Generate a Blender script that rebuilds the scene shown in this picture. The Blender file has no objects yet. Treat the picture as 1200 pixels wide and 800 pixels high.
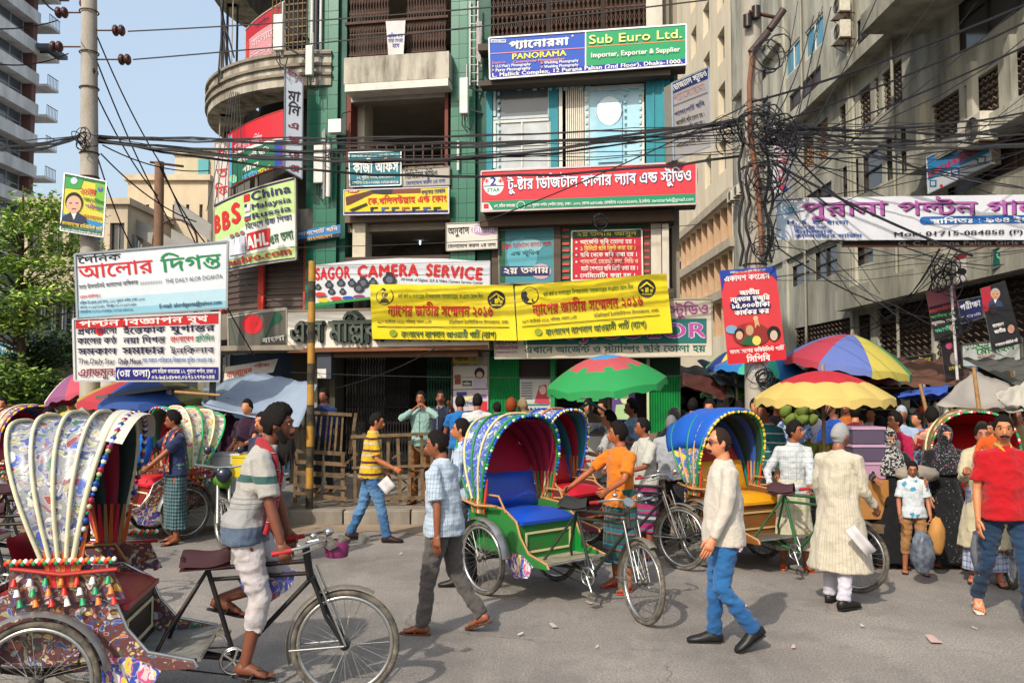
import bpy,bmesh,math,random,json,zlib,base64
import numpy as np
from mathutils import Vector,Matrix,noise
from math import sin,cos,pi,radians,sqrt,atan2

# ---------------------------------------------------------------- camera, light, exposure
S = bpy.context.scene
COL = S.collection
PITCH = math.atan(52/1000); CAMZ = 2.05
cam = bpy.data.cameras.new('camera'); cam.lens = 30; cam.sensor_width = 36
cam.clip_start = .1; cam.clip_end = 3000
cam_ob = bpy.data.objects.new('camera',cam); COL.objects.link(cam_ob)
cam_ob.location = (0,0,CAMZ); cam_ob.rotation_euler = (pi/2+PITCH,0,0)
S.camera = cam_ob
SUN_EL = radians(40); SUN_AZ = math.atan2(-.50,-.87)     # the sun stands behind the left shoulder of the camera
w = bpy.data.worlds.new('World'); S.world = w; w.use_nodes = True
nt = w.node_tree; bg = nt.nodes['Background']
sky = nt.nodes.new('ShaderNodeTexSky'); sky.sky_type = 'NISHITA'; sky.sun_disc = False
sky.sun_elevation = SUN_EL; sky.sun_rotation = SUN_AZ
sky.air_density = 1.3; sky.dust_density = 5.5; sky.ozone_density = 1.6; sky.altitude = 0
hz = nt.nodes.new('ShaderNodeMix'); hz.data_type = 'RGBA'; hz.blend_type = 'ADD'; hz.inputs[0].default_value = 1      # clear sky plus an even city haze
hz.inputs[7].default_value = (2.7,3.2,3.75,1); nt.links.new(sky.outputs[0],hz.inputs[6])
nt.links.new(hz.outputs[2],bg.inputs[0]); bg.inputs[1].default_value = .13
sl = bpy.data.lights.new('sun','SUN'); sl.energy = 4.6; sl.angle = radians(.8); sl.color = (1,.93,.82)
sun = bpy.data.objects.new('sun',sl); COL.objects.link(sun); sun.location = (-10,-17,20)
sun.rotation_euler = Vector((.50*cos(SUN_EL),.87*cos(SUN_EL),-sin(SUN_EL))).to_track_quat('-Z','Y').to_euler()
S.view_settings.view_transform = 'Standard'; S.view_settings.look = 'None'
S.view_settings.exposure = -0.03; S.view_settings.gamma = 1
S.cycles.max_bounces = 5; S.cycles.diffuse_bounces = 3; S.cycles.glossy_bounces = 2
S.cycles.transparent_max_bounces = 6

# ---------------------------------------------------------------- measuring helpers (photo pixel -> place)
FWD = Vector((0,cos(PITCH),sin(PITCH))); UPV = Vector((0,-sin(PITCH),cos(PITCH)))
EYE = Vector((0,0,CAMZ))
def ray(px,py): return FWD + Vector((1,0,0))*((px-600)/1000) + UPV*((400-py)/1000)
def at(px,py,Y): d = ray(px,py); return EYE + d*(Y/d.y)
def gnd(px,py,z=0): d = ray(px,py); return EYE + d*((z-CAMZ)/d.z)
def hit(px,py,p,n): d = ray(px,py); return EYE + d*((p-EYE).dot(n)/d.dot(n))

# text of the signs: each line as letter codes in drawing order (negative numbers are joined letters drawn from JOINED)
LINES = {'দৈনিক':[504,470,495,472,453],
'আলোর':[438,503,482,494,480],
'দিগন্ত':[495,470,455,-1],
'সত্য উদঘাটনই আমাদের অঙ্গিকার':[488,468,-2,32,441,470,456,494,463,472,439,32,438,478,494,503,470,480,32,437,495,-3,453,494,480],
'প্রধান কার্যালয় ঃ':[-4,471,494,472,32,453,494,479,-5,494,482,527,32,435],
'মল্লিক টাওয়ার (৪র্থ তলা), ১২/১ পুরানা পল্টন, ঢাকা ১০০০':[478,495,-6,453,32,463,494,451,527,494,480,32,40,538,469,-5,32,468,482,494,41,44,32,535,536,47,535,32,474,497,480,494,472,494,32,474,-7,472,44,32,466,494,453,494,32,535,534,534,534],
'ফোনঃ ০২-৯৫৭১৬৪১, ফ্যাক্সঃ ৮৮-০২-৯৫৭১৬৪৩':[503,475,494,472,435,32,534,536,45,543,539,541,535,540,538,535,44,32,475,-2,494,-8,435,32,542,542,45,534,536,45,543,539,541,535,540,538,537],
'মোবাইলঃ ০১৭১২-০২৩৪৫৬, ০১৭১৫-৬৪৩২১৯':[503,478,494,476,494,439,482,435,32,534,535,541,535,536,45,534,536,537,538,539,540,44,32,534,535,541,535,539,45,540,538,537,536,535,543],
'পল্টন বিজ্ঞাপন বুথ':[474,-7,472,32,495,476,-9,494,474,472,32,476,497,469],
'প্রথম':[-4,469,478],
'আলো':[438,503,482,494],
'ইত্তেফাক':[439,503,-10,475,494,453],
'যুগান্তর':[479,497,455,494,-1,480],
'কালের কণ্ঠ':[453,494,503,482,480,32,453,-11],
'নয়া দিগন্ত':[472,527,494,32,495,470,455,-1],
'বাংলাদেশ':[476,494,434,482,494,503,470,486],
'প্রতিদিন':[-4,495,468,495,470,472],
'সমকাল':[488,478,453,494,482],
'সমাচার':[488,478,494,458,494,480],
'ইনকিলাব':[439,472,495,453,482,494,476],
'সহ সকল পত্রিকার বিজ্ঞাপন বুকিং নেওয়া হয় ।':[488,489,32,488,453,482,32,474,495,-12,453,494,480,32,495,476,-9,494,474,472,32,476,497,495,453,434,32,503,472,451,527,494,32,489,527,32,404],
'এ্যাডমুন':[447,-2,494,465,478,497,472],
'(৩য় তলা)':[40,537,527,32,468,482,494,41],
'এল মল্লিক কমপ্লেক্স ১২, পুরানা পল্টন, ঢাকা ।':[447,482,32,478,495,-6,453,32,453,478,503,-13,-8,32,535,536,44,32,474,497,480,494,472,494,32,474,-7,472,44,32,466,494,453,494,32,404],
'০২-৯৫১৫৮৬৩,০১৭১২৭৭৮২৪৪':[534,536,45,543,539,535,539,542,540,537,44,534,535,541,535,536,541,541,542,536,538,538],
'প্যানোরমা':[474,-2,494,503,472,494,480,478,494],
'টু-ষ্টার ডিজিটাল কালার ল্যাব এন্ড স্টুডিও':[463,497,45,-14,494,480,32,495,465,495,460,463,494,482,32,453,494,482,494,480,32,482,-2,494,476,32,447,-15,32,-16,497,495,465,451],
'এল, মল্লিক কমপ্লেক্স':[447,482,44,32,478,495,-6,453,32,453,478,503,-13,-8],
'১২, পুরানা পল্টন (পল্টন মোড়), ঢাকা - ১০০০, ফোনঃ ৯৫৭১৬৪৮, মোবাইলঃ ০১৮১৩-৪১৬৮৭১, ই-মেইলঃ':[535,536,44,32,474,497,480,494,472,494,32,474,-7,472,32,40,474,-7,472,32,503,478,494,524,41,44,32,466,494,453,494,32,45,32,535,534,534,534,44,32,503,475,494,472,435,32,543,539,541,535,540,538,542,44,32,503,478,494,476,494,439,482,435,32,534,535,542,535,537,45,538,535,540,542,541,535,44,32,439,45,503,478,439,482,435],
'কাজী অফিস':[453,494,460,496,32,437,495,475,488],
'১২, পুরানা পল্টন, ঢাকা-১০০০ ।':[535,536,44,32,474,497,480,494,472,494,32,474,-7,472,44,32,466,494,453,494,45,535,534,534,534,32,404],
'কে.খলিলউল্লাহ এন্ড কোং':[503,453,46,454,495,482,482,441,-6,494,489,32,447,-15,32,503,453,494,434],
'বন্দুকের দোকান':[476,-17,497,503,453,480,32,503,470,494,453,494,472],
'অনুবাদ':[437,472,497,476,494,470],
'নোটারী':[503,472,494,463,494,480,496],
'যোগাযোগ করুন ২য় তলা':[503,479,494,455,494,503,479,494,455,32,453,-18,472,32,536,527,32,468,482,494],
'ধর্ম কর্ম ও গণতন্ত্রের নিশ্চয়তাসহ সমাজতন্ত্রের সংগ্রামে যোগ দিন':[471,478,-5,32,453,478,-5,32,451,32,455,467,468,503,-19,480,32,495,472,-20,527,468,494,488,489,32,488,478,494,460,468,503,-19,480,32,488,434,-21,494,503,478,32,503,479,494,455,32,495,470,472],
'ন্যাপের জাতীয় সম্মেলন ২০১৬':[472,-2,494,503,474,480,32,460,494,468,496,527,32,488,503,-22,482,472,32,536,534,535,540],
'২৯শে অক্টোবর ২০১৬, শনিবার, সকাল ১০টা':[536,543,503,486,32,437,503,-23,494,476,480,32,536,534,535,540,44,32,486,495,472,476,494,480,44,32,488,453,494,482,32,535,534,463,494],
'ইঞ্জিনিয়ার্স ইনস্টিটিউশন মিলনায়তন, ঢাকা':[439,495,-24,495,472,527,494,488,-5,32,439,472,495,-16,-25,441,486,472,32,495,478,482,472,494,527,468,472,44,32,466,494,453,494],
'বাংলাদেশ ন্যাশনাল আওয়ামী পার্টি (ন্যাপ)':[476,494,434,482,494,503,470,486,32,472,-2,494,486,472,494,482,32,438,451,527,494,478,496,32,474,494,-25,-5,32,40,472,-2,494,474,41],
'২য় তলায়':[536,527,32,468,482,494,527],
'টু-ষ্টার ডিজিটাল কালার ল্যাব':[463,497,45,-14,494,480,32,495,465,495,460,463,494,482,32,453,494,482,494,480,32,482,-2,494,476],
'এন্ড স্টুডিও':[447,-15,32,-16,497,495,465,451],
'২য় তলায় আসুন':[536,527,32,468,482,494,527,32,438,488,497,472],
'আর্জেন্ট ছবি তোলা হয় ।':[438,503,460,-5,-26,32,459,495,476,32,503,468,494,482,494,32,489,527,32,404],
'১ মিনিটে ছবি প্রিন্ট করা হয় ।':[535,32,495,478,495,472,503,463,32,459,495,476,32,495,-4,-26,32,453,480,494,32,489,527,32,404],
'ছবি থেকে ছবি করা হয় ।':[459,495,476,32,503,469,503,453,32,459,495,476,32,453,480,494,32,489,527,32,404],
'পাসপোর্ট, মেমোরী কার্ড, সিডি ও':[474,494,488,503,474,494,463,-5,44,32,503,478,503,478,494,480,496,32,453,494,465,-5,44,32,495,488,495,465,32,451],
'ম্যাট পেপারে ছবি প্রিন্ট করা হয় ।':[478,-2,494,463,32,503,474,474,494,503,480,32,459,495,476,32,495,-4,-26,32,453,480,494,32,489,527,32,404],
'লেমিনেটিং করা হয় ।':[503,482,495,478,503,472,-25,434,32,453,480,494,32,489,527,32,404],
'এখানে আর্জেন্ট ও স্ট্যাম্পিং ছবি তোলা হয়':[447,454,494,503,472,32,438,503,460,-5,-26,32,451,32,-16,-2,494,495,-27,434,32,459,495,476,32,503,468,494,482,494,32,489,527],
'স্টুডিও':[-16,497,495,465,451],
'এন্টারপ্রাইজ':[447,-26,494,480,-4,494,439,460],
'এল মল্লিক কমপ্লেক্স':[447,482,32,478,495,-6,453,32,453,478,503,-13,-8],
'পুরানা পল্টন গার্লস':[474,497,480,494,472,494,32,474,-7,472,32,455,494,482,-5,488],
'স্থাপিতঃ ১৯৬৪ ইং':[-28,494,495,474,468,435,32,535,543,540,538,32,439,434],
'একাদশ কংগ্রেস':[447,453,494,470,486,32,453,434,503,-21,488],
'জাতীয়':[460,494,468,496,527],
'ন্যূনতম মজুরি':[472,-2,498,472,468,478,32,478,460,497,495,480],
'১৫,০০০টাকা':[535,539,44,534,534,534,463,494,453,494],
'কার্যকর কর':[453,494,479,-5,453,480,32,453,480],
'বাংলাদেশের কমিউনিস্ট পার্টি':[476,494,434,482,494,503,470,503,486,480,32,453,495,478,441,495,472,-16,32,474,494,-25,-5],
'সিপিবি':[495,488,495,474,495,476],
'বিদেশে উচ্চ শিক্ষা':[495,476,503,470,503,486,32,441,-29,32,495,486,-30,494],
'৫ম তলা':[539,478,32,468,482,494],
'মা':[478,494],
'নি':[495,472],
'এ':[447],
'ক্স':[-8],
'চে':[503,458],
'ঞ্জ':[-24],
'ফি':[495,475],
'ত':[468],
'জ':[460],
'ডিজিটাল স্টুডিও':[495,465,495,460,463,494,482,32,-16,497,495,465,451],
'২০তম':[536,534,468,478],
'অফিস কক্ষ':[437,495,475,488,32,453,-30],
'ভাড়া দেওয়া':[477,494,524,494,32,503,470,451,527,494],
'হবে':[489,503,476],
'ঢাকা':[466,494,453,494],
'কলেজ':[453,503,482,460],
'মোবাইল':[503,478,494,476,494,439,482],
'কম্পিউটার সার্ভিস':[453,495,-27,441,463,494,480,32,488,494,495,477,-5,488],
'পাসপোর্ট ছবি':[474,494,488,503,474,494,463,-5,32,459,495,476],
'বাংলা':[476,494,434,482,494],
'পরীক্ষা':[474,480,496,-30,494],
'গাইড':[455,494,439,465]}
# joined letters: width, then outlines in steps of 1/200 em, pairs (2x + on-curve flag, y)
JOINED = [[144,[203,61,-14,0,-20,3,-20,6,-11,5,-10,5,-10,3,-5,0,-8,0,-10,-4,1,-4,0,-4,10,-6,7,-3,-21,-11,-12,5,-14,12,1,8,0,7,12,10,22,5,11,0,16,0,24,-6,13,-6,14,-6,20,-6,13,0,12,0,16,7,1,7,0,8,-16,14,-11,5,33,3,6,-3,12,-9,8,-11,1,-7,0,-9,-12,-12,-26,-6],[293,124,1,-14,-295,0,1,14],[169,-11,-34,0,-60,13,-46,30,-17,25,31,4,14,-19,34,-25,48,-13,31,0,36,0,30,13,1,12,0,6,-10,10,-20,6,-13,0,-8,0,-12,-3,-6,-6,1,-3,0,-2,2,-5,1,-2,-29,-3,-2,3,-2,8,1,3,0,8,16,10,26,5,17,0,24,0,34,-10,16,-16,1,-10,0,-12,-20,-17,-42,-10]],
[51,[107,124,1,-14,-27,0,25,5,-16,-7,-18,-11,-4,-10,1,-8,0,-7,6,-14,6,-16,1,-9,0,-7,-6,-13,-18,-12,-30,-9,-25,-2,-7,13,26,3,24,9,8,12,1,7,0,8,-8,15,-6,15,1,7,0,7,6,12,14,10,11,6,7,-4,-71,0,1,14]],
[145,[91,17,-14,0,-26,10,-11,9,23,8,8,-7,12,-4,9,0,8,0,12,5,11,6,6,4,4,7,1,3,0,8,-12,13,-20,6,-13,0,-12,0,-14,-5,1,-5,0,-2,4,-4,1,-2,-27,-4,-4,4,-2,8,1,3,0,7,16,10,24,4,15,0,24,0,34,-10,18,-19,1,-14,0,-2,0,-4,-1,-2,-17,6,10,8,30,13,40,9,29,3,21,-11,-10,-9,-10,-19,1,-10,0,-9,8,-18,7,-9,-29,-3,-8,10,-8,21,1,11,0,8,8,17,9,8,13,-2,-16,-1,-30,-6,-30,-13,-13,-10,-12,-9,-18,-11,-18,-5],[29,120,19,-2,22,-5,22,-11,1,-8,-29,-1,-2,6,-20,10,-19,2],[193,86,-26,0,-38,15,-11,14,35,3,4,-8,16,-8,16,-3,7,0,14,0,14,6,1,5,0,3,-8,5,-3,1,37,2,2,-2,4,-6,1,-3,0,-8,-16,-11,-26,-5],[295,124,1,-14,-57,0,-3,0,-89,0,-3,0,-141,0,1,14]],
[151,[307,124,1,-14,-41,0,1,-110,-29,0,1,79,9,-13,-16,12,-28,17,-24,11,-24,5,-15,0,-16,0,-26,-6,-20,-10,-9,-6,-3,0,8,2,12,2,9,0,22,0,22,-13,1,-9,0,-2,0,-4,-1,-1,-5,1,4,3,10,5,10,4,5,3,51,23,21,-10,-113,-54,-23,11,35,16,-15,-9,-11,-5,6,4,10,8,1,5,0,5,-12,6,-11,0,-6,0,-12,-2,-7,-2,-29,14,16,11,34,16,36,9,23,0,22,0,36,-9,34,-16,19,-13,-5,1,-2,5,0,11,1,7,1,26,21,0,11,-14],[265,-9,-29,0,-4,6,-12,8,-18,4,-9,0,-20,0,-40,-4,-21,0,-14,0,-32,3,-28,8,-16,14,1,12,0,4,2,8,3,3,31,-2,-2,-2,0,-7,1,-4,0,-8,14,-10,26,-4,19,0,18,0,38,3,21,0,14,0,26,-5,11,-6,1,18,31,0]],
[0,[-101,141,131,42,17,-11,-127,-43]],
[146,[297,124,1,-14,-41,0,1,-68,-29,0,1,31,3,-6,-8,6,-20,8,-11,0,-6,0,-12,-2,-8,-6,1,-7,0,-2,0,-3,1,-2,-25,-1,-2,12,-30,14,-17,0,-16,0,-16,-8,1,-6,0,-7,20,-8,19,-4,-9,-15,-18,3,-28,9,-16,14,1,10,0,7,16,12,30,7,17,0,24,0,30,-8,15,-8,-5,0,4,6,22,7,13,0,16,0,20,-5,13,-6,-3,-3,0,4,0,9,1,4,1,12,-227,0,1,14],[115,40,16,0,28,-7,9,-6,4,4,16,5,11,0,12,0,20,-6,13,-5,-15,3,0,2,0,5,1,4,1,9,31,0,1,-57,-29,0,1,36,13,-17,-10,5,-16,7,-9,0,-8,0,-12,-5,1,-6,0,-1,0,-4,3,-1,-25,-1,-2,11,-22,11,-13,0,-12,0,-12,-6,1,-4,0,-6,14,-7,19,-3,-9,-14,-24,5,-30,14,1,11,0,10,30,14]],
[201,[81,97,12,0,22,-3,18,-7,9,-6,-5,0,6,6,20,7,15,0,16,0,24,-8,13,-6,-3,-17,-10,6,-20,11,-15,0,-8,0,-16,-5,1,-7,0,-2,2,-3,1,-2,-25,-1,-2,8,-14,10,-18,5,-11,0,-14,0,-16,-8,1,-6,0,-7,22,-9,21,-3,-11,-15,-18,3,-28,9,-18,14,1,10,0,7,16,12,28,7],[407,124,1,-14,-161,0,1,-69,0,-9,4,-7,3,-2,8,-4,15,0,16,0,28,8,11,5,12,7,12,14,1,7,0,6,-12,7,-15,0,-4,0,-12,-1,-3,-1,-3,15,6,1,18,1,9,0,16,0,22,-6,14,-12,1,-9,0,-12,-24,-22,-17,-8,-14,-6,-34,-8,-21,0,-14,0,-22,4,-5,4,-6,3,-10,11,1,11,1,37,3,7,0,4,-2,8,1,3,1,13,-215,0,1,14],[333,124,0,9,-14,7,-17,0,-35,0,-26,0,-30,3,-9,4,-10,4,-10,13,1,8,0,2,0,5,3,3,29,-1,0,-2,0,-3,1,-2,0,-5,2,-6,5,-3,6,-3,22,-3,21,0,31,0,22,0,24,-3,11,-4,6,-3,8,-11,1,-9]],
[183,[177,111,1,-10,1,2,26,-2,42,-10,24,-16,1,-11,0,-6,-10,-11,-22,-6,-15,0,-4,0,-12,1,-3,0,3,14,2,0,6,0,5,0,16,0,10,5,1,4,0,8,-32,13,-31,2,1,2,1,-77,-27,0,-14,9,-32,17,-44,12,-27,3,-15,19,24,6,48,12,48,9,21,3,-7,-8,1,16],[147,94,9,-6,-16,-3,-40,-8,-38,-9,-15,-5,-3,4,38,-3,52,-19,19,-11,-2,4,0,10,1,3],[265,124,1,-14,-267,0,1,14],[371,124,1,-14,-41,0,1,-117,-31,0,1,10,3,6,-2,5,0,10,1,4,1,82,-39,0,1,14],[123,-6,-10,0,-20,5,-20,10,-9,9,25,7,10,-9,16,-7,11,0,8,0,10,2,14,3,13,4,20,6,28,7,19,0,12,0,20,-4,22,-8,15,-7,-1,-17,-14,8,-22,9,-18,5,-9,0,-8,0,-14,-2,-16,-5,-9,-3,-14,-4,-22,-6,-18,-3]],
[195,[395,124,1,-14,-183,0,-32,-7,-32,-12,-12,-10,1,-5,0,-6,12,-4,9,0,18,0,22,7,17,6,31,-4,4,-4,6,-13,1,-6,0,-10,-18,-19,-38,-10,-33,0,-24,0,-42,8,-38,19,-32,31,-11,22,31,4,14,-25,34,-30,44,-14,29,0,30,0,30,13,1,13,0,6,-6,9,-3,3,25,1,-22,-11,-36,-11,-21,0,-16,0,-24,6,-12,12,1,8,0,9,24,18,31,7,-8,-1,-20,0,-9,0,-123,0,1,14],[219,66,-14,6,-18,16,-12,16,-1,6,31,4,4,-12,18,-19,17,-8],[311,104,28,0,28,-13,1,-10,0,-5,-8,-12,-28,-10,-25,-3,-7,14,22,1,18,8,1,5,0,6,-16,5,-9,0,-18,0,-34,-14,-13,-14,-13,16,18,13,38,13],[313,16,-18,0,-28,5,-18,11,-7,7,-9,24,17,5,4,-13,20,-17,26,-8,15,0,12,0,16,5,1,6,0,5,-12,8,-15,3,23,8,8,-2,18,-6,10,-10,1,-6,0,-7,-12,-11,-26,-7]],
[145,[195,106,30,0,34,-14,1,-13,0,-9,-20,-13,-34,-11,-21,-4,-11,14,26,5,30,9,1,9,0,6,-16,6,-15,0,-14,0,-24,-4,-20,-6,-10,-7,1,-2,0,-3,8,-4,13,-1,-7,-14,-22,2,-22,10,1,8,0,7,16,12,28,11,36,6],[263,34,0,-16,-48,-18,-41,0,-26,0,-48,9,-40,19,-34,32,-11,23,31,5,14,-26,36,-32,48,-15,35,0,24,0,32,9,1,10,0,7,-20,10,-15,3,33,7,18,-5,18,-14],[295,124,1,-14,-297,0,1,14]],
[146,[79,126,16,0,32,-8,36,-17,23,-14,-13,-10,-20,12,-30,15,-26,7,-13,0,-12,0,-20,-8,1,-7,0,-5,10,-7,20,-5,21,-1,-3,-16,-22,1,-36,8,-20,14,1,11,0,9,16,14,28,7],[171,0,-24,0,-40,9,-28,15,-7,10,11,15,32,2,36,11,14,17,1,10,0,5,-2,8,-6,7,-12,10,-9,8,-10,6,-14,14,1,8,0,9,18,13,19,6,21,-11,-12,-5,-12,-8,1,-6,0,-6,18,-14,15,-9,125,0,1,-14,-67,0,-8,0,-12,0,-5,1,30,-15,36,-30,1,-18,0,-14,-24,-22,-44,-12],[169,15,24,0,30,9,14,16,1,9,0,9,-12,18,-28,19,-21,12,7,-1,4,-5,6,-12,1,-8,0,-7,-10,-15,-22,-13,-38,-10,-29,-2,7,12,4,-11,22,-14,30,-6]],
[143,[189,106,16,0,20,-3,7,-3,10,-3,8,-10,1,-9,1,-78,-29,0,-4,9,-18,8,-15,0,-14,0,-22,-1,-26,-2,-17,0,-12,0,-28,3,-26,8,-16,15,1,12,0,5,2,10,3,4,33,-3,-2,-3,-2,-7,1,-5,0,-11,16,-10,24,-3,11,0,16,0,22,2,22,1,13,0,14,0,24,-5,9,-6,1,55,0,6,-4,5,-3,2,-4,1,-10,1,-7,0,-12,0,-20,-4,-7,-4,-8,-3,-10,-8,1,-4,0,-3,8,-5,13,0,6,0,8,1,5,0,5,-14,-4,-1,-14,-1,-9,0,-18,0,-28,10,1,12,0,6,14,14,15,6,12,5,32,8],[291,124,1,-14,-293,0,1,14]],
[143,[117,126,26,0,36,-10,38,-20,25,-16,-21,-8,-14,11,-26,14,-22,10,-24,4,-13,0,-14,0,-28,-4,-22,-7,-7,-4,-3,-1,6,2,16,2,9,0,22,0,18,-12,1,-8,0,-1,0,-4,1,-1,-43,-13,8,3,10,8,1,6,0,3,-10,7,-11,0,-6,0,-14,-2,-5,-2,-29,14,16,9,34,12,38,8],[201,95,-113,-47,-21,11,39,15,5,0,4,2,10,4,8,4,7,2,47,19],[291,124,1,-14,-41,0,1,-64,-29,0,1,33,3,10,-2,5,0,11,1,7,1,26,21,0,11,-14],[109,46,16,0,28,-7,9,-6,4,4,16,5,11,0,12,0,20,-6,13,-5,-15,3,0,2,0,5,1,2,1,8,31,0,1,-51,-29,0,1,33,13,-17,-10,5,-16,7,-9,0,-8,0,-12,-5,1,-6,0,-2,0,-3,3,-1,-25,-1,-2,11,-22,11,-13,0,-12,0,-12,-6,1,-4,0,-6,14,-7,19,-3,-9,-14,-24,5,-30,14,1,12,0,9,30,14]],
[113,[109,123,40,0,42,-17,1,-15,0,-10,-16,-14,-26,-9,-34,-5,-15,0,-22,0,-36,8,-22,15,1,11,0,9,16,14,26,9,32,4],[111,111,-18,0,-28,-6,-16,-10,1,-8,0,-9,28,-11,25,0,16,0,28,6,16,11,1,7,0,10,-26,10],[53,110,32,-6,62,-19,23,-11,-11,-11,-26,11,-62,20,-35,6],[231,124,1,-14,-67,0,-51,4,-39,-3,-14,0,-28,-1,-13,0,-17,0,1,14],[159,124,-2,9,-14,7,-15,0,-35,0,-26,0,-28,3,-9,4,-10,4,-12,13,1,8,0,2,2,5,1,3,31,-1,0,-2,-2,-3,1,-2,0,-5,4,-6,5,-3,6,-3,20,-3,21,0,29,0,22,0,24,-3,11,-4,6,-3,8,-11,1,-9],[121,-2,-34,0,-38,16,1,14,0,7,16,13,32,10,23,5,37,-2,-26,-8,-34,-10,-16,-10,1,-6,0,-6,12,-7,20,-2,13,0,16,0,26,4,12,8,1,4,0,3,-6,4,-7,3,19,11,16,-4,12,-10,1,-6,0,-8,-20,-15,-40,-8]],
[162,[329,124,1,-14,-145,0,1,-35,0,-6,8,-6,7,0,8,0,16,5,20,10,13,9,25,1,12,-9,14,-20,1,-10,0,-13,-22,-20,-44,-11,-29,0,-24,0,-46,10,-42,23,-17,21,29,6,12,-14,28,-20,36,-11,27,0,30,0,36,16,1,13,0,9,-10,12,-7,5,19,3,-12,-10,-26,-13,-24,-7,-11,0,-10,0,-16,3,-5,3,-6,2,-8,11,1,12,1,1,1,0,0,3,0,8,1,3,1,16,-155,0,1,14],[73,100,18,0,30,-5,28,-11,15,-7,5,-20,-22,14,-48,15,-19,0,-10,0,-16,-5,1,-6,0,-3,8,-6,9,-2,-19,-12,-14,4,-14,12,1,7,0,8,16,11,24,6]],
[197,[77,25,-12,0,-20,5,-18,10,-11,9,25,7,12,-9,14,-6,9,0,6,0,14,4,14,10,11,9,9,7,12,11,18,8,13,0,14,0,20,-8,15,-7,3,-6,-3,-11,-12,8,-18,9,-7,0,-6,0,-8,-3,-12,-9,-9,-9,-12,-10,-18,-13,-18,-6],[109,54,-4,14,-8,16,-9,4,-10,5,-34,4,-25,2,7,15,21,-4,24,-2,30,-5,18,-9,10,-13,3,-10],[399,124,1,-14,-161,0,1,-69,0,-9,4,-7,3,-2,8,-4,15,0,16,0,28,8,11,5,12,7,12,14,1,7,0,6,-12,7,-15,0,-4,0,-12,-1,-3,-1,-5,15,8,1,16,1,11,0,14,0,24,-6,14,-12,1,-9,0,-12,-24,-22,-17,-8,-14,-6,-36,-8,-19,0,-14,0,-22,4,-5,4,-8,3,-8,11,1,11,1,29,3,8,0,3,-2,8,1,6,1,18,-207,0,1,14],[325,124,0,9,-14,7,-17,0,-37,0,-26,0,-28,3,-9,4,-10,4,-12,13,1,8,0,2,2,5,1,3,31,-1,0,-2,-2,-3,1,-2,0,-5,4,-6,5,-3,6,-3,22,-3,19,0,33,0,22,0,24,-3,9,-4,8,-3,6,-11,3,-9]],
[179,[363,124,1,-14,-181,0,1,-59,-3,4,16,9,40,15,48,13,29,5,27,-13,-8,-7,-10,-13,-4,-14,1,-9,0,-10,6,-18,9,-11,-29,-3,-8,11,-8,22,1,12,0,9,6,14,8,11,5,4,7,-1,-24,-5,-42,-13,-42,-17,-21,-11,-23,8,1,29,3,2,-2,4,0,8,1,4,1,20,-153,0,1,14],[79,95,16,0,28,-5,26,-11,13,-7,1,-18,-18,12,-40,15,-19,0,-12,0,-18,-7,1,-7,0,-5,14,-8,15,-3,-13,-14,-22,4,-26,16,1,11,0,9,18,12,28,6]],
[161,[327,124,1,-14,-125,0,1,-52,1,-3,0,-4,0,-8,1,-4,1,-39,-29,0,-12,12,-42,20,-54,14,-31,3,-15,19,40,11,82,19,43,7,-7,-9,1,14,-173,0,1,14],[171,95,9,-6,-30,-5,-68,-14,-27,-9,22,-3,48,-11,42,-18,13,-11,-3,0,-2,4,0,9,1,7],[257,33,-16,0,-26,6,-22,13,-7,11,17,14,6,-11,14,-13,20,-6,13,0,8,0,16,5,1,8,0,4,-6,7,-18,5,-13,2,7,15,16,-2,30,-8,16,-13,1,-10,0,-12,-28,-15],[75,-1,-10,0,-14,6,1,5,0,6,14,6,11,0,10,0,14,-6,1,-6,0,-5,-14,-6]],
[139,[189,62,-14,0,-20,2,-20,6,-11,5,-10,5,-10,3,-7,0,-6,0,-10,-4,1,-4,0,-4,8,-6,9,-3,-21,-11,-12,5,-16,12,1,8,0,7,14,10,22,5,11,0,16,0,24,-6,13,-6,14,-6,18,-6,15,0,12,0,16,7,1,7,0,8,-18,14,-11,5,33,3,8,-3,12,-9,8,-11,1,-7,0,-13,-30,-13],[283,124,1,-14,-285,0,1,14],[183,74,14,0,20,-3,7,-2,8,-3,10,-9,1,-10,1,-70,-31,0,-4,9,-18,8,-13,0,-10,0,-24,-2,-24,-1,-15,0,-12,0,-26,2,-26,8,-16,16,1,12,0,4,2,10,3,4,33,-2,-2,-3,-2,-8,1,-5,0,-10,16,-10,22,-4,11,0,12,0,22,2,24,2,11,0,12,0,22,-5,9,-6,1,48,0,5,-4,5,-3,2,-2,1,-10,2,-7,0,-10,0,-18,-4,-16,-6,-8,-7,1,-4,0,-2,6,-4,15,0,4,0,8,0,5,0,3,-14,-4,0,-12,-1,-9,0,-10,0,-20,4,-14,9,1,6,0,6,14,13,24,11,32,6]],
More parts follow.
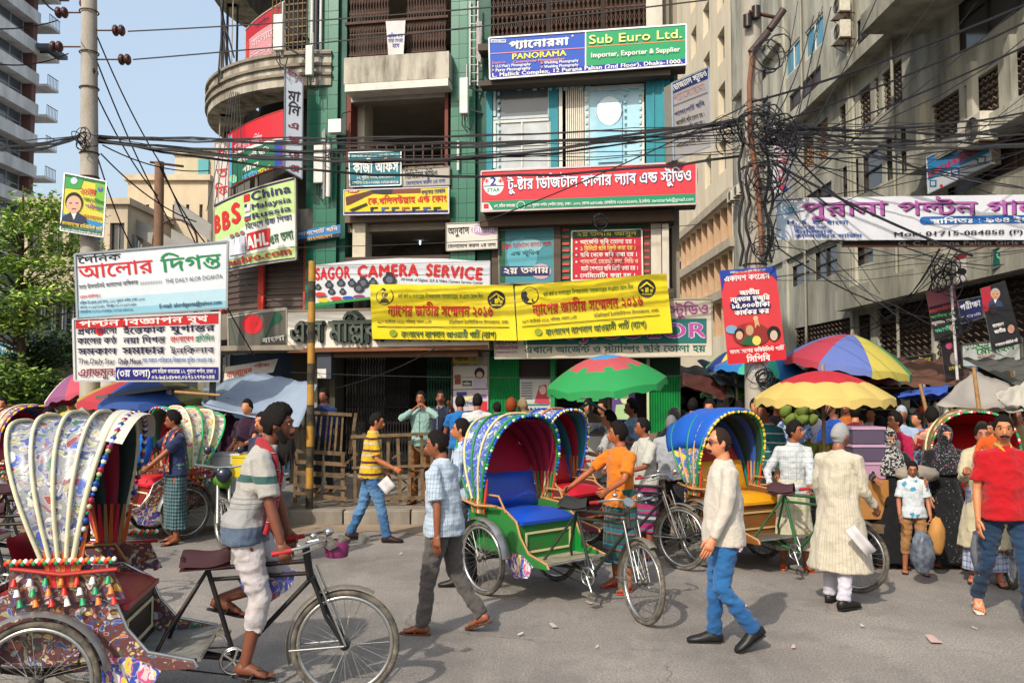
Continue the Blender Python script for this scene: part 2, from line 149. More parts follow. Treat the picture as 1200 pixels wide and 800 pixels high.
[196,[145,126,16,0,26,-6,22,-11,7,-7,-1,-21,-12,14,-34,16,-19,0,-16,0,-20,-8,1,-9,0,-8,26,-10,31,-1,-3,-15,-26,1,-34,9,-16,15,1,10,0,10,16,14,28,7],[31,126,18,0,30,-7,18,-15,1,-12,0,-8,-16,-15,-32,-9,-25,0,-1,15,20,1,22,5,10,8,1,5,0,8,-20,9,-21,0,-6,0,-14,-1,-9,-1,-3,15,10,1,16,1],[397,124,1,-14,-161,0,1,-6,-1,-12,0,-3,2,-9,1,-4,1,-35,0,-9,4,-7,3,-2,8,-4,15,0,16,0,28,8,11,5,12,6,12,14,1,7,0,7,-14,4,-13,0,-1,0,-18,0,-22,3,-11,2,-8,3,-16,7,-3,4,5,18,8,-7,18,-10,28,-5,23,0,7,0,14,0,18,-2,7,-2,8,-3,10,-10,1,-7,0,-12,-24,-22,-17,-8,-14,-7,-34,-7,-21,0,-14,0,-22,4,-5,4,-6,3,-10,11,1,11,1,65,3,3,0,4,-2,7,1,4,1,3]],
[145,[295,124,1,-14,-41,0,1,-110,-29,0,1,85,9,-13,-14,10,-24,15,-22,10,-24,4,-11,0,-22,0,-26,-11,-9,-7,-5,-2,6,3,24,3,15,0,20,0,22,-7,10,-11,1,-5,0,-12,-30,-18,-29,-8,-19,14,20,5,28,10,1,8,0,4,-12,6,-13,0,-10,0,-18,-2,-9,-3,-31,14,12,10,28,15,32,9,21,0,20,0,34,-7,32,-14,17,-11,-7,3,0,2,-2,12,1,6,1,21,23,0,9,-14],[253,-9,-27,0,-6,9,-24,9,-15,0,-12,0,-24,-2,-26,-2,-15,0,-12,0,-28,3,-26,8,-16,14,1,12,0,4,2,8,3,3,31,-2,-2,-3,0,-6,1,-4,0,-8,12,-10,24,-4,17,0,14,0,22,1,22,2,15,0,14,0,22,-4,13,-7,1,2,31,0]],
[174,[159,60,-18,0,-30,7,-15,6,-10,4,-12,3,-5,0,-8,0,-8,-4,1,-3,0,-3,8,-6,7,-2,-21,-11,-10,4,-16,12,1,7,0,7,14,9,22,4,11,0,10,0,18,-3,14,-5,9,-2,12,-5,20,-5,13,0,14,0,16,7,1,7,0,8,-16,14,-11,5,31,3,8,-3,12,-9,8,-11,1,-7,0,-9,-12,-12,-26,-7],[35,120,21,-2,26,-5,18,-14,1,-11,0,-1,0,-4,-1,-2,-29,0,0,3,2,3,1,2,0,8,-20,12,-21,2],[353,124,1,-14,-41,0,1,-110,-31,0,1,15,3,8,0,5,-2,10,1,5,1,67,-281,0,1,14],[189,46,0,7,-12,7,-9,2,29,7,6,-2,12,-6,6,-9,1,-7],[199,47,20,0,34,-8,30,-14,15,-9,-11,-14,-12,9,-26,14,-30,8,-15,0,-8,0,-10,-4,1,-4,0,-4,10,-4,13,-2,-13,-14,-20,4,-20,12,1,8,0,11,28,11]],
[144,[177,-2,-38,0,-38,15,1,13,0,8,12,11,9,6,13,10,6,3,4,6,2,7,1,5,1,17,1,2,1,10,33,0,1,-30,0,-6,-4,-9,-6,-8,-5,-4,-9,-7,-8,-6,-8,-7,-4,-6,1,-3,0,-5,14,-6,20,-2,13,0,18,0,24,4,14,8,1,4,0,3,-6,3,-5,2,23,11,10,-3,12,-9,1,-6,0,-8,-22,-15,-38,-8],[153,89,-16,-2,-36,-7,-36,-7,-15,-5,-3,3,28,-2,42,-10,17,-7,-15,-10,-10,4,-28,7,-30,5,-15,0,-15,18,22,6,48,11,48,8,21,3],[219,49,-8,0,-10,1,-3,0,3,14,2,0,8,0,5,0,12,0,8,4,1,3,0,4,-14,8,-26,5,-21,2,1,14,32,-2,40,-11,20,-14,1,-8,0,-6,-10,-8,-20,-6],[-3,110,1,14,297,0,1,-14],[221,124,0,9,-16,7,-15,0,-55,0,-26,0,-28,3,-9,4,-10,4,-12,13,1,8,0,2,2,5,1,3,31,-1,0,-2,-2,-3,1,-2,0,-5,4,-6,5,-3,6,-3,20,-3,21,0,51,0,20,0,26,-3,9,-4,8,-3,6,-11,1,-9]],
[172,[155,125,16,0,24,-5,12,-10,1,-7,0,-9,-22,-15,-17,-7,-12,-4,-16,-8,1,-5,0,-4,10,-4,9,0,10,0,18,4,13,5,31,-5,4,-4,2,-10,1,-5,0,-14,-40,-18,-39,0,-18,0,-40,6,-38,17,-32,31,-11,25,31,4,10,-21,26,-27,28,-15,30,-5,17,0,16,0,22,4,12,9,1,6,0,2,-2,6,-3,4,25,1,-14,-6,-28,-8,-21,0,-22,0,-26,12,1,9,0,7,12,11,20,8,11,4,12,4,16,8,1,5,0,2,-2,5,-12,3,-9,0,-14,0,-24,-5,-14,-8,1,-3,0,-3,8,-4,7,-2,-21,-12,-14,4,-10,11,1,4,0,6,14,11,24,9,30,6],[271,125,22,0,28,-11,1,-9,0,-5,-10,-10,-26,-8,-21,-3,-5,13,14,2,18,5,1,5,0,4,-10,4,-9,0,-18,0,-36,-15,-11,-11,-23,8,14,10,28,14,32,7],[265,50,-16,0,-26,6,-20,10,-16,12,-3,7,21,13,6,-12,18,-15,24,-7,17,0,10,0,16,4,1,6,0,4,-14,7,-13,2,23,7,8,-1,18,-6,10,-9,1,-5,0,-9,-30,-14],[299,29,0,-5,4,-16,7,-6,-27,-3,-6,8,-6,18,1,8,0,9,8,14,7,4,13,5,21,-11,-10,-6,-6,-12]],
[167,[339,124,1,-14,-161,0,1,-69,0,-9,4,-7,3,-2,8,-4,15,0,16,0,28,8,11,5,12,7,12,14,1,7,0,6,-12,7,-15,0,-4,0,-12,-1,-3,-1,-5,15,8,1,16,1,11,0,14,0,24,-6,14,-12,1,-9,0,-12,-24,-22,-17,-8,-14,-6,-36,-8,-19,0,-14,0,-22,4,-5,4,-8,3,-8,11,1,11,1,72,-41,0,1,14],[265,124,0,9,-18,6,-15,0,-35,0,-26,0,-28,4,-9,3,-10,4,-12,13,1,8,0,3,2,5,1,3,31,-1,0,-2,-2,-4,1,-2,0,-5,4,-6,5,-3,6,-3,22,-3,19,0,13,0,6,0,20,-1,28,-3,21,-2,6,-3,8,-11,3,-9],[111,124,1,-14,-41,0,1,-110,-29,0,1,110,-41,0,1,14,37,0,-6,4,-12,9,-5,4,14,12,30,19,44,11,31,0,28,0,48,-8,48,-17,29,-11,-15,-9,-20,8,-36,12,-30,7,-30,4,-15,0,-22,0,-32,-8,-24,-13,-9,-9,4,-3,10,-8,9,-4]],
[170,[77,94,18,0,30,-6,24,-10,13,-6,1,-18,-18,11,-40,15,-19,0,-12,0,-18,-7,1,-7,0,-5,14,-8,15,-3,-13,-14,-22,5,-26,16,1,10,0,9,18,12,26,6],[345,124,1,-14,-163,0,1,-69,0,-9,4,-7,5,-2,6,-4,17,0,16,0,28,8,11,5,12,7,12,14,1,7,0,6,-14,7,-13,0,-4,0,-12,-1,-5,-1,-3,15,8,1,16,1,11,0,14,0,24,-6,12,-12,1,-9,0,-12,-22,-22,-17,-8,-14,-6,-36,-8,-19,0,-16,0,-20,4,-7,4,-6,3,-8,11,1,11,1,29,3,6,-2,4,0,7,1,5,1,21,-153,0,1,14],[271,124,0,9,-16,7,-15,0,-37,0,-26,0,-28,3,-9,4,-10,4,-12,13,1,8,0,2,2,5,1,3,31,-1,0,-2,-2,-3,1,-2,0,-5,4,-6,5,-3,6,-3,20,-3,21,0,33,0,20,0,26,-3,9,-4,8,-3,6,-11,1,-9]],
[229,[159,60,-12,0,-22,3,-20,6,-9,4,-10,4,-12,3,-5,0,-8,0,-8,-4,1,-3,0,-3,8,-6,7,-2,-21,-11,-10,4,-16,12,1,7,0,7,14,9,22,4,11,0,10,0,18,-3,14,-5,9,-2,12,-5,20,-5,13,0,14,0,16,7,1,7,0,8,-16,14,-11,5,7,9,19,0,6,-3,16,-11,12,-14,1,-8,0,-9,-12,-12,-26,-7],[35,120,21,-2,26,-5,18,-14,1,-11,0,-1,0,-4,-1,-2,-29,0,0,3,2,3,1,2,0,8,-20,12,-21,2],[173,124,3,-14,-177,0,1,14],[463,124,1,-14,-41,0,1,-110,-29,0,1,79,9,-13,-16,12,-26,17,-26,11,-24,5,-13,0,-16,0,-26,-6,-22,-10,-9,-6,-1,0,6,2,12,2,9,0,24,0,20,-13,1,-9,0,-2,0,-4,1,-1,-7,1,6,3,8,5,10,4,7,3,49,23,21,-10,-113,-54,-21,11,33,16,-13,-9,-11,-5,6,4,8,8,1,5,0,5,-12,6,-11,0,-6,0,-12,-2,-5,-2,-15,23,12,8,30,12,32,7,19,0,24,0,34,-9,34,-16,21,-13,-7,1,-2,5,0,11,1,7,1,26,23,0,9,-14]],
[144,[201,61,-28,0,-38,14,-9,12,7,1,-4,-7,-12,-12,-20,-9,-15,0,-10,0,-22,4,-20,10,-11,9,27,8,10,-10,16,-6,9,0,10,0,14,7,10,15,1,13,29,0,4,-7,10,-13,16,-10,20,-6,15,0,14,0,16,8,1,6,0,8,-18,14,-9,5,33,3,6,-3,12,-9,8,-11,1,-7,0,-14,-32,-13],[293,124,1,-14,-295,0,1,14],[183,64,22,0,30,-6,18,-9,8,-10,1,-5,0,-7,-10,-10,-18,-8,-28,-4,-17,-1,3,5,14,-2,32,-6,32,-8,17,-5,-15,-11,-18,6,-38,9,-36,7,-40,5,-21,2,7,14,14,-2,24,-2,15,0,32,0,28,10,1,8,0,8,-24,9,-19,0,-18,0,-14,-6,1,-5,0,-2,2,-3,1,-1,-27,-3,-2,3,-4,6,1,3,0,6,16,10,26,5]],
[172,[117,124,1,-14,-51,0,1,-8,-1,-5,0,-3,2,-8,1,-6,1,-25,0,-9,10,-7,15,0,14,0,24,5,11,5,8,4,12,11,1,6,0,5,-12,4,-11,0,-1,0,-18,0,-18,2,-7,2,-8,2,-14,5,-5,3,7,14,6,-5,16,-6,24,-3,17,0,7,0,16,0,16,-3,7,-1,8,-3,6,-8,1,-6,0,-7,-8,-13,-16,-11,-9,-4,-14,-6,-32,-6,-17,0,-14,0,-18,3,-7,3,-4,3,-10,9,1,11,1,56,-35,0,1,14],[349,124,1,-14,-161,0,1,-6,1,-12,0,-3,0,-9,1,-4,1,-35,0,-9,4,-7,5,-2,6,-4,17,0,16,0,26,8,13,5,10,6,14,14,1,7,0,7,-16,4,-11,0,-1,0,-20,0,-22,3,-9,2,-10,3,-14,7,-5,4,5,18,8,-7,20,-10,28,-5,21,0,7,0,16,0,16,-2,7,-2,10,-3,8,-10,1,-7,0,-12,-22,-22,-17,-8,-16,-7,-34,-7,-19,0,-16,0,-20,4,-7,4,-6,3,-8,11,1,11,1,15,9,6,-7,24,1,27,-43,0,1,14]],
[184,[373,124,1,-14,-125,0,1,-110,-31,0,1,17,3,5,0,2,-2,11,1,5,1,44,1,2,1,24,-217,0,1,14],[351,54,0,-6,-10,-11,-22,-7,-19,0,-6,0,-12,0,-3,1,3,14,2,0,8,0,5,0,16,0,12,6,1,4,0,4,-6,6,-5,2,-10,4,-34,3,-25,0,-13,0,-24,0,-36,6,-22,14,1,12,0,2,2,5,1,2,31,-1,0,-2,-2,-3,1,-2,0,-12,28,-7,25,0,15,0,38,0,44,-6,13,-6,10,-4,8,-11],[139,53,18,0,30,-7,26,-13,11,-8,1,-14,-3,-4,-14,10,-24,14,-26,8,-13,0,-6,0,-10,-2,-4,-4,1,-3,0,-4,2,-4,3,-2,-29,-3,-4,2,-4,8,1,3,0,6,8,8,14,6,20,3],[75,93,20,0,34,-10,20,-17,1,-13,0,-4,-2,-6,1,-2,-31,1,2,2,2,5,1,2,0,7,-8,12,-18,8,-15,0,-12,0,-12,-5,1,-5,0,-1,2,-4,3,-2,-31,-3,-2,3,-2,6,1,3,0,5,8,8,14,6,20,4],[51,81,0,2,0,4,1,3,0,8,-16,16,-17,2,39,4,14,-5,12,-14,1,-11,0,-3,0,-4,-1,-3]]]

STR = LINES
_flat = {}
def _curve(s):
    c = bpy.data.curves.new('line','FONT'); c.body = s; c.size = 1
    o = bpy.data.objects.new('line',c); COL.objects.link(o); cu = o.to_curve(bpy.context.evaluated_depsgraph_get()); out = []
    for sp in cu.splines:
        P = sp.bezier_points; n = len(P); R = []
        for i in range(n):
            a,b = P[i],P[(i+1) % n]; p0,p1,p2,p3 = a.co,a.handle_right,b.handle_left,b.co
            R.append((p0.x,p0.y))
            if (p1-p0).cross(p3-p0).length > 1e-6 or (p2-p0).cross(p3-p0).length > 1e-6:
                for t in (.3,.65): q = p0*(1-t)**3+p1*(3*t*(1-t)**2)+p2*(3*t*t*(1-t))+p3*t**3; R.append((q.x,q.y))
        if len(R) > 2: out.append(R)
    o.to_curve_clear(); bpy.data.objects.remove(o); bpy.data.curves.remove(c); return out
_bar = min(p[0] for c in _curve('I') for p in c)
def glyph_outline(g):
    """advance and closed outlines of one letter, 1 unit = 1 em"""
    if g in _flat: return _flat[g]
    if g >= 0:
        ch = chr(g if g < 128 else g+2000)
        full = _curve(ch+'I'); xs = [min(p[0] for p in c) for c in full]; k = xs.index(max(xs)) if ch != ' ' else 0
        w_ = xs[k]-_bar; _flat[g] = (w_,[] if ch == ' ' else [c for i,c in enumerate(full) if i != k]); return _flat[g]
    j = JOINED[-1-g]; out = []
    for c in j[1:]:
        P = []; x = y = 0
        for i in range(0,len(c),2): x += c[i] >> 1; y += c[i+1]; P.append((x/200,y/200,c[i] & 1))
        Q = []
        for i in range(len(P)):
            a,b = P[i],P[(i+1) % len(P)]; Q.append(a)
            if not a[2] and not b[2]: Q.append(((a[0]+b[0])/2,(a[1]+b[1])/2,1))
        k = next(i for i,q in enumerate(Q) if q[2]); Q = Q[k:]+Q[:k]; R = []; n = len(Q)
        for i in range(n):
            a = Q[i]
            if a[2]: R.append((a[0],a[1]))
            else:
                p,q = Q[i-1],Q[(i+1) % n]
                for t in (.33,.67): R.append(((1-t)**2*p[0]+2*t*(1-t)*a[0]+t*t*q[0],(1-t)**2*p[1]+2*t*(1-t)*a[1]+t*t*q[1]))
        if len(R) > 2: out.append(R)
    _flat[g] = (j[0]/200,out); return _flat[g]
_quads = {}
def glyph_quads(g,bold,slabs):
    """fill of a letter as trapezoids between evenly spaced levels; bold thickens it"""
    key = (g,bold,slabs)
    if key in _quads: return _quads[key]
    w,cs = glyph_outline(g); E = []
    for dx,dy in ([(0,0)] if not bold else [(-bold,0),(bold,0),(0,bold*.7),(0,-bold*.7)]):
        for c in cs:
            for i in range(len(c)): a,b = c[i],c[(i+1) % len(c)]; E.append((a[0]+dx,a[1]+dy,b[0]+dx,b[1]+dy))
    Q = []
    if E:
        y0 = min(min(e[1],e[3]) for e in E); y1 = max(max(e[1],e[3]) for e in E); n = max(3,int((y1-y0)*slabs)+1); h = (y1-y0)/n
        for k in range(n):
            ym = y0+(k+.5)*h; X = []
            for a0,a,b0,b in E:
                if (a <= ym) != (b <= ym):
                    s = (b0-a0)/(b-a); X.append((a0+(b0-a0)*(ym-a)/(b-a),max(-1.2,min(1.2,s)) if abs(s) < 6 else 0,1 if b > a else -1))
            X.sort(); wd = 0; st = None
            for x,s,d in X:
                if wd == 0: st = (x,s)
                wd += d
                if wd == 0 and x-st[0] > .002:
                    a,sa = st; hh = h/2; p = (a-sa*hh,x-s*hh,x+s*hh,a+sa*hh)
                    if p[0] > p[1] or p[3] > p[2]: p = (a,x,x,a)
                    Q.append((p[0],ym-hh,p[1],ym-hh,p[2],ym+hh,p[3],ym+hh))
    _quads[key] = (w,Q); return _quads[key]
def text_quads(s,bold=0,slabs=22):
    """quads of a whole line, and its width"""
    x = 0; out = []
    for g in (STR.get(s) or [ord(c) for c in s]):
        w,Q = glyph_quads(g,bold,slabs)
        for q in Q: out.append((q[0]+x,q[1],q[2]+x,q[3],q[4]+x,q[5],q[6]+x,q[7]))
        x += w+(bold*1.2 if w > .02 else 0)
    return out,max(x,.01)

# ---------------------------------------------------------------- materials
MATS = {}
def sr(h,k=1):
    """#rrggbb -> linear rgb"""
    if not isinstance(h,str): return tuple(x*k for x in h[:3])
    h = h.lstrip('#'); c = [int(h[i:i+2],16)/255 for i in (0,2,4)]
    return tuple(k*(v/12.92 if v <= .04045 else ((v+.055)/1.055)**2.4) for v in c)
def node(nt,t,**k):
    n = nt.nodes.new('ShaderNode'+t)
    for a,b in k.items(): setattr(n,a,b)
    return n
def mth(nt,op,a,b=None):
    n = node(nt,'Math',operation=op)
    for i,v in enumerate((a,b)):
        if v is None: continue
        if isinstance(v,(int,float)): n.inputs[i].default_value = v
        else: nt.links.new(v,n.inputs[i])
    return n.outputs[0]
def mixc(nt,f,a,b,mode='MIX'):
    n = node(nt,'Mix',data_type='RGBA',blend_type=mode)
    for i,v in ((0,f),(6,a),(7,b)):
        if isinstance(v,(int,float)): n.inputs[i].default_value = v
        elif isinstance(v,tuple): n.inputs[i].default_value = v+(1,)
        else: nt.links.new(v,n.inputs[i])
    return n.outputs[2]
def ramp(nt,fac,stops,const=False):
    r = node(nt,'ValToRGB'); nt.links.new(fac,r.inputs[0]); e = r.color_ramp
    if const: e.interpolation = 'CONSTANT'
    while len(e.elements) > 1: e.elements.remove(e.elements[0])
    e.elements[0].position = stops[0][0]; e.elements[0].color = tuple(stops[0][1])+(1,)
    for p,c in stops[1:]:
        x = e.elements.new(p); x.color = tuple(c)+(1,)
    return r.outputs[0]
def new_mat(key,rough=.6,metal=0,spec=.3):
    m = bpy.data.materials.new(key); m.use_nodes = True; nt = m.node_tree
    b = nt.nodes['Principled BSDF']; b.inputs['Roughness'].default_value = rough
    b.inputs['Metallic'].default_value = metal; b.inputs['Specular IOR Level'].default_value = spec
    return m,nt,b
def tc(nt,which='Object'): return node(nt,'TexCoord').outputs[which]
def noi(nt,vec,scale,detail=4,rough=.6,sc=None):
    n = node(nt,'TexNoise'); n.inputs['Scale'].default_value = scale; n.inputs['Detail'].default_value = detail
    n.inputs['Roughness'].default_value = rough
    if sc:
        mp = node(nt,'Mapping'); mp.inputs['Scale'].default_value = sc; nt.links.new(vec,mp.inputs[0]); vec = mp.outputs[0]
    nt.links.new(vec,n.inputs['Vector']); return n.outputs[0]
def bump(nt,b,h,strength=.3,dist=.02):
    n = node(nt,'Bump'); n.inputs['Strength'].default_value = strength; n.inputs['Distance'].default_value = dist
    nt.links.new(h,n.inputs['Height']); nt.links.new(n.outputs[0],b.inputs['Normal'])
def mat(color,rough=.6,metal=0,grime=.25,gs=3,bmp=.15,bs=25,spec=.3,dirt=None,key=None,streak=False):
    """a painted / plain surface of one real colour with wear, mottling and fine relief"""
    c = sr(color); k = key or ('%s_%.2f_%.2f_%.2f_%.1f_%.2f_%.0f_%s_%s' % (c,rough,metal,grime,gs,bmp,bs,dirt,streak))
    if k in MATS: return MATS[k]
    m,nt,b = new_mat('surface',rough,metal,spec)
    v = tc(nt)
    if grime > 0:
        n1 = noi(nt,v,gs,6,.65,(1,1,.25) if streak else None)
        f = ramp(nt,n1,[(.38,(0,0,0)),(.68,(1,1,1))])
        d = sr(dirt) if dirt else tuple(x*.45+.02 for x in c)
        base = mixc(nt,mth(nt,'MULTIPLY',f,grime),c,d)
        nt.links.new(base,b.inputs['Base Color'])
        nt.links.new(mth(nt,'ADD',mth(nt,'MULTIPLY',n1,.25),rough-.12),b.inputs['Roughness'])
    else: b.inputs['Base Color'].default_value = c+(1,)
    if bmp > 0: bump(nt,b,noi(nt,v,bs,3),bmp,.01)
    MATS[k] = m; return m
def cloth(c,pattern=None,k='',rough=.85):
    """woven cloth; pattern: ('h', period, [(pos, col)...]) bands by height, ('v', count, [...]) round the body, ('c', period, count, [...],[...]) checks"""
    key = 'cloth%s%s%s' % (c,pattern,k)
    if key in MATS: return MATS[key]
    m,nt,b = new_mat('cloth',rough,0,.15)
    v = tc(nt); base = sr(c,.76) if c else (.5,.5,.5)
    s = node(nt,'SeparateXYZ'); nt.links.new(v,s.inputs[0])
    def hb(per,st): return ramp(nt,mth(nt,'FRACT',mth(nt,'DIVIDE',s.outputs[2],per)),[(p,sr(q,.76)) for p,q in st],True)
    def vb(cnt,st):
        a = mth(nt,'ARCTAN2',s.outputs[1],s.outputs[0])
        return ramp(nt,mth(nt,'FRACT',mth(nt,'MULTIPLY',a,cnt/6.2832)),[(p,sr(q,.76)) for p,q in st],True)
    col = base
    if pattern:
        if pattern[0] == 'h': col = hb(pattern[1],pattern[2])
        elif pattern[0] == 'v': col = vb(pattern[1],pattern[2])
        elif pattern[0] == 'c': col = mixc(nt,.5,hb(pattern[1],pattern[3]),vb(pattern[2],pattern[4]))
        elif pattern[0] == 'n':
            n = node(nt,'TexVoronoi'); n.inputs['Scale'].default_value = pattern[1]; nt.links.new(v,n.inputs['Vector'])
            sx = node(nt,'SeparateColor'); nt.links.new(n.outputs['Color'],sx.inputs[0])
            col = ramp(nt,sx.outputs[0],[(p,sr(q,.76)) for p,q in pattern[2]],True)
    n1 = noi(nt,v,5,4)
    col = mixc(nt,mth(nt,'MULTIPLY',n1,.22),col,tuple(x*.5 for x in base),'MIX') if not pattern else mixc(nt,mth(nt,'MULTIPLY',n1,.25),col,(.05,.05,.05))
    nt.links.new(col,b.inputs['Base Color'])
    bump(nt,b,mth(nt,'ADD',noi(nt,v,11,5,.6),mth(nt,'MULTIPLY',noi(nt,v,260,2),.12)),.75,.03)
    b.inputs['Sheen Weight'].default_value = .15
    MATS[key] = m; return m
def artmat(c,palette,scale=14,rough=.35,amount=.55,k=''):
    """painted and stitched rickshaw decoration: patches of many colours over a base"""
    key = 'art%s%s%s%s%s' % (c,palette,scale,amount,k)
    if key in MATS: return MATS[key]
    m,nt,b = new_mat('decoration',rough,0,.5); v = tc(nt)
    wv = node(nt,'VectorMath',operation='MULTIPLY_ADD'); nn = node(nt,'TexNoise'); nn.inputs['Scale'].default_value = 6
    nt.links.new(v,nn.inputs['Vector']); nt.links.new(nn.outputs['Color'],wv.inputs[0]); wv.inputs[1].default_value = (.3,)*3; nt.links.new(v,wv.inputs[2])
    n = node(nt,'TexVoronoi'); n.inputs['Scale'].default_value = scale; nt.links.new(wv.outputs[0],n.inputs['Vector'])
    sx = node(nt,'SeparateColor'); nt.links.new(n.outputs['Color'],sx.inputs[0])
    pal = ramp(nt,sx.outputs[0],[(i/len(palette),sr(p)) for i,p in enumerate(palette)],True)
    f = ramp(nt,n.outputs['Distance'],[(0,(1,1,1)),(amount,(0,0,0))],True)
    col = mixc(nt,f,sr(c),pal)
    c2 = node(nt,'TexVoronoi'); c2.inputs['Scale'].default_value = scale*3.1; nt.links.new(wv.outputs[0],c2.inputs['Vector'])
    s2 = node(nt,'SeparateColor'); nt.links.new(c2.outputs['Color'],s2.inputs[0])
    col = mixc(nt,ramp(nt,s2.outputs[1],[(0,(0,0,0)),(.72,(.75,.75,.75))],True),col,ramp(nt,s2.outputs[0],[(i/len(palette),sr(p)) for i,p in enumerate(palette)],True))
    ring = ramp(nt,n.outputs['Distance'],[(0,(0,0,0)),(amount*.82,(1,1,1)),(amount,(0,0,0))],True)
    col = mixc(nt,mth(nt,'MULTIPLY',ring,.45),col,(.75,.72,.6))
    col = mixc(nt,mth(nt,'MULTIPLY',noi(nt,v,9,5),.6),col,(.12,.1,.08))
    nt.links.new(col,b.inputs['Base Color'])
    bump(nt,b,noi(nt,v,40,3),.3,.01)
    MATS[key] = m; return m
def ink(c,rough=.5):
    """flat print / sign paint"""
    key = 'ink%s' % (sr(c),)
    if key in MATS: return MATS[key]
    m,nt,b = new_mat('sign_paint',rough,0,.25); v = tc(nt)
    c_ = tuple(x*.8 for x in sr(c)); col = mixc(nt,mth(nt,'MULTIPLY',ramp(nt,noi(nt,v,1.6,7,.75),[(.35,(0,)*3),(.75,(1,)*3)]),.4),c_,tuple(x*.55+.035 for x in c_))
    nt.links.new(col,b.inputs['Base Color']); MATS[key] = m; return m
def glassy(c=(.03,.04,.05),rough=.12):
    key = 'glass%s%s' % (c,rough)
    if key in MATS: return MATS[key]
    m,nt,b = new_mat('window_glass',rough,0,.6); v = tc(nt)
    col = mixc(nt,noi(nt,v,1.3,4),sr(c),tuple(x*1.8+.01 for x in sr(c)))
    nt.links.new(col,b.inputs['Base Color']); bump(nt,b,noi(nt,v,2),.08,.02); MATS[key] = m; return m
def skin(tone):
    key = 'skin%s' % (tone,)
    if key in MATS: return MATS[key]
    m,nt,b = new_mat('skin',.5,0,.4); v = tc(nt)
    c = tuple(min(.8,q*1.75) for q in sr(tone))
    col = mixc(nt,noi(nt,v,12,4),c,(c[0]*.7,c[1]*.62,c[2]*.6))
    nt.links.new(col,b.inputs['Base Color']); b.inputs['Subsurface Weight'].default_value = .04
    b.inputs['Subsurface Radius'].default_value = (.02,.008,.004)
    bump(nt,b,noi(nt,v,60,3),.15,.004); MATS[key] = m; return m
CHROME = mat('#b8b8b4',.25,.9,.35,14,.05,30)
STEEL = mat('#8c8c88',.45,.6,.4,6)
BLACK = mat('#141414',.45,0,.3,8,spec=.4)
RUBBER = mat('#2a2826',.85,0,.5,9,dirt='#6b6358')
TYRE = mat('#3a3733',.9,0,.6,12,dirt='#8a8070')
RUST = mat('#5a3a28',.8,.2,.6,12,dirt='#2a1a12')
WOODG = mat('#8d7a62',.85,0,.6,6,.5,40,dirt='#4c3d2e')
DARK = mat('#191512',.9,0,.4,3)
CONC = mat('#8d8578',.9,0,.7,1.6,.5,18,dirt='#4a443c',streak=True)
CABLE = mat('#15151a',.6,0,0,bmp=0)

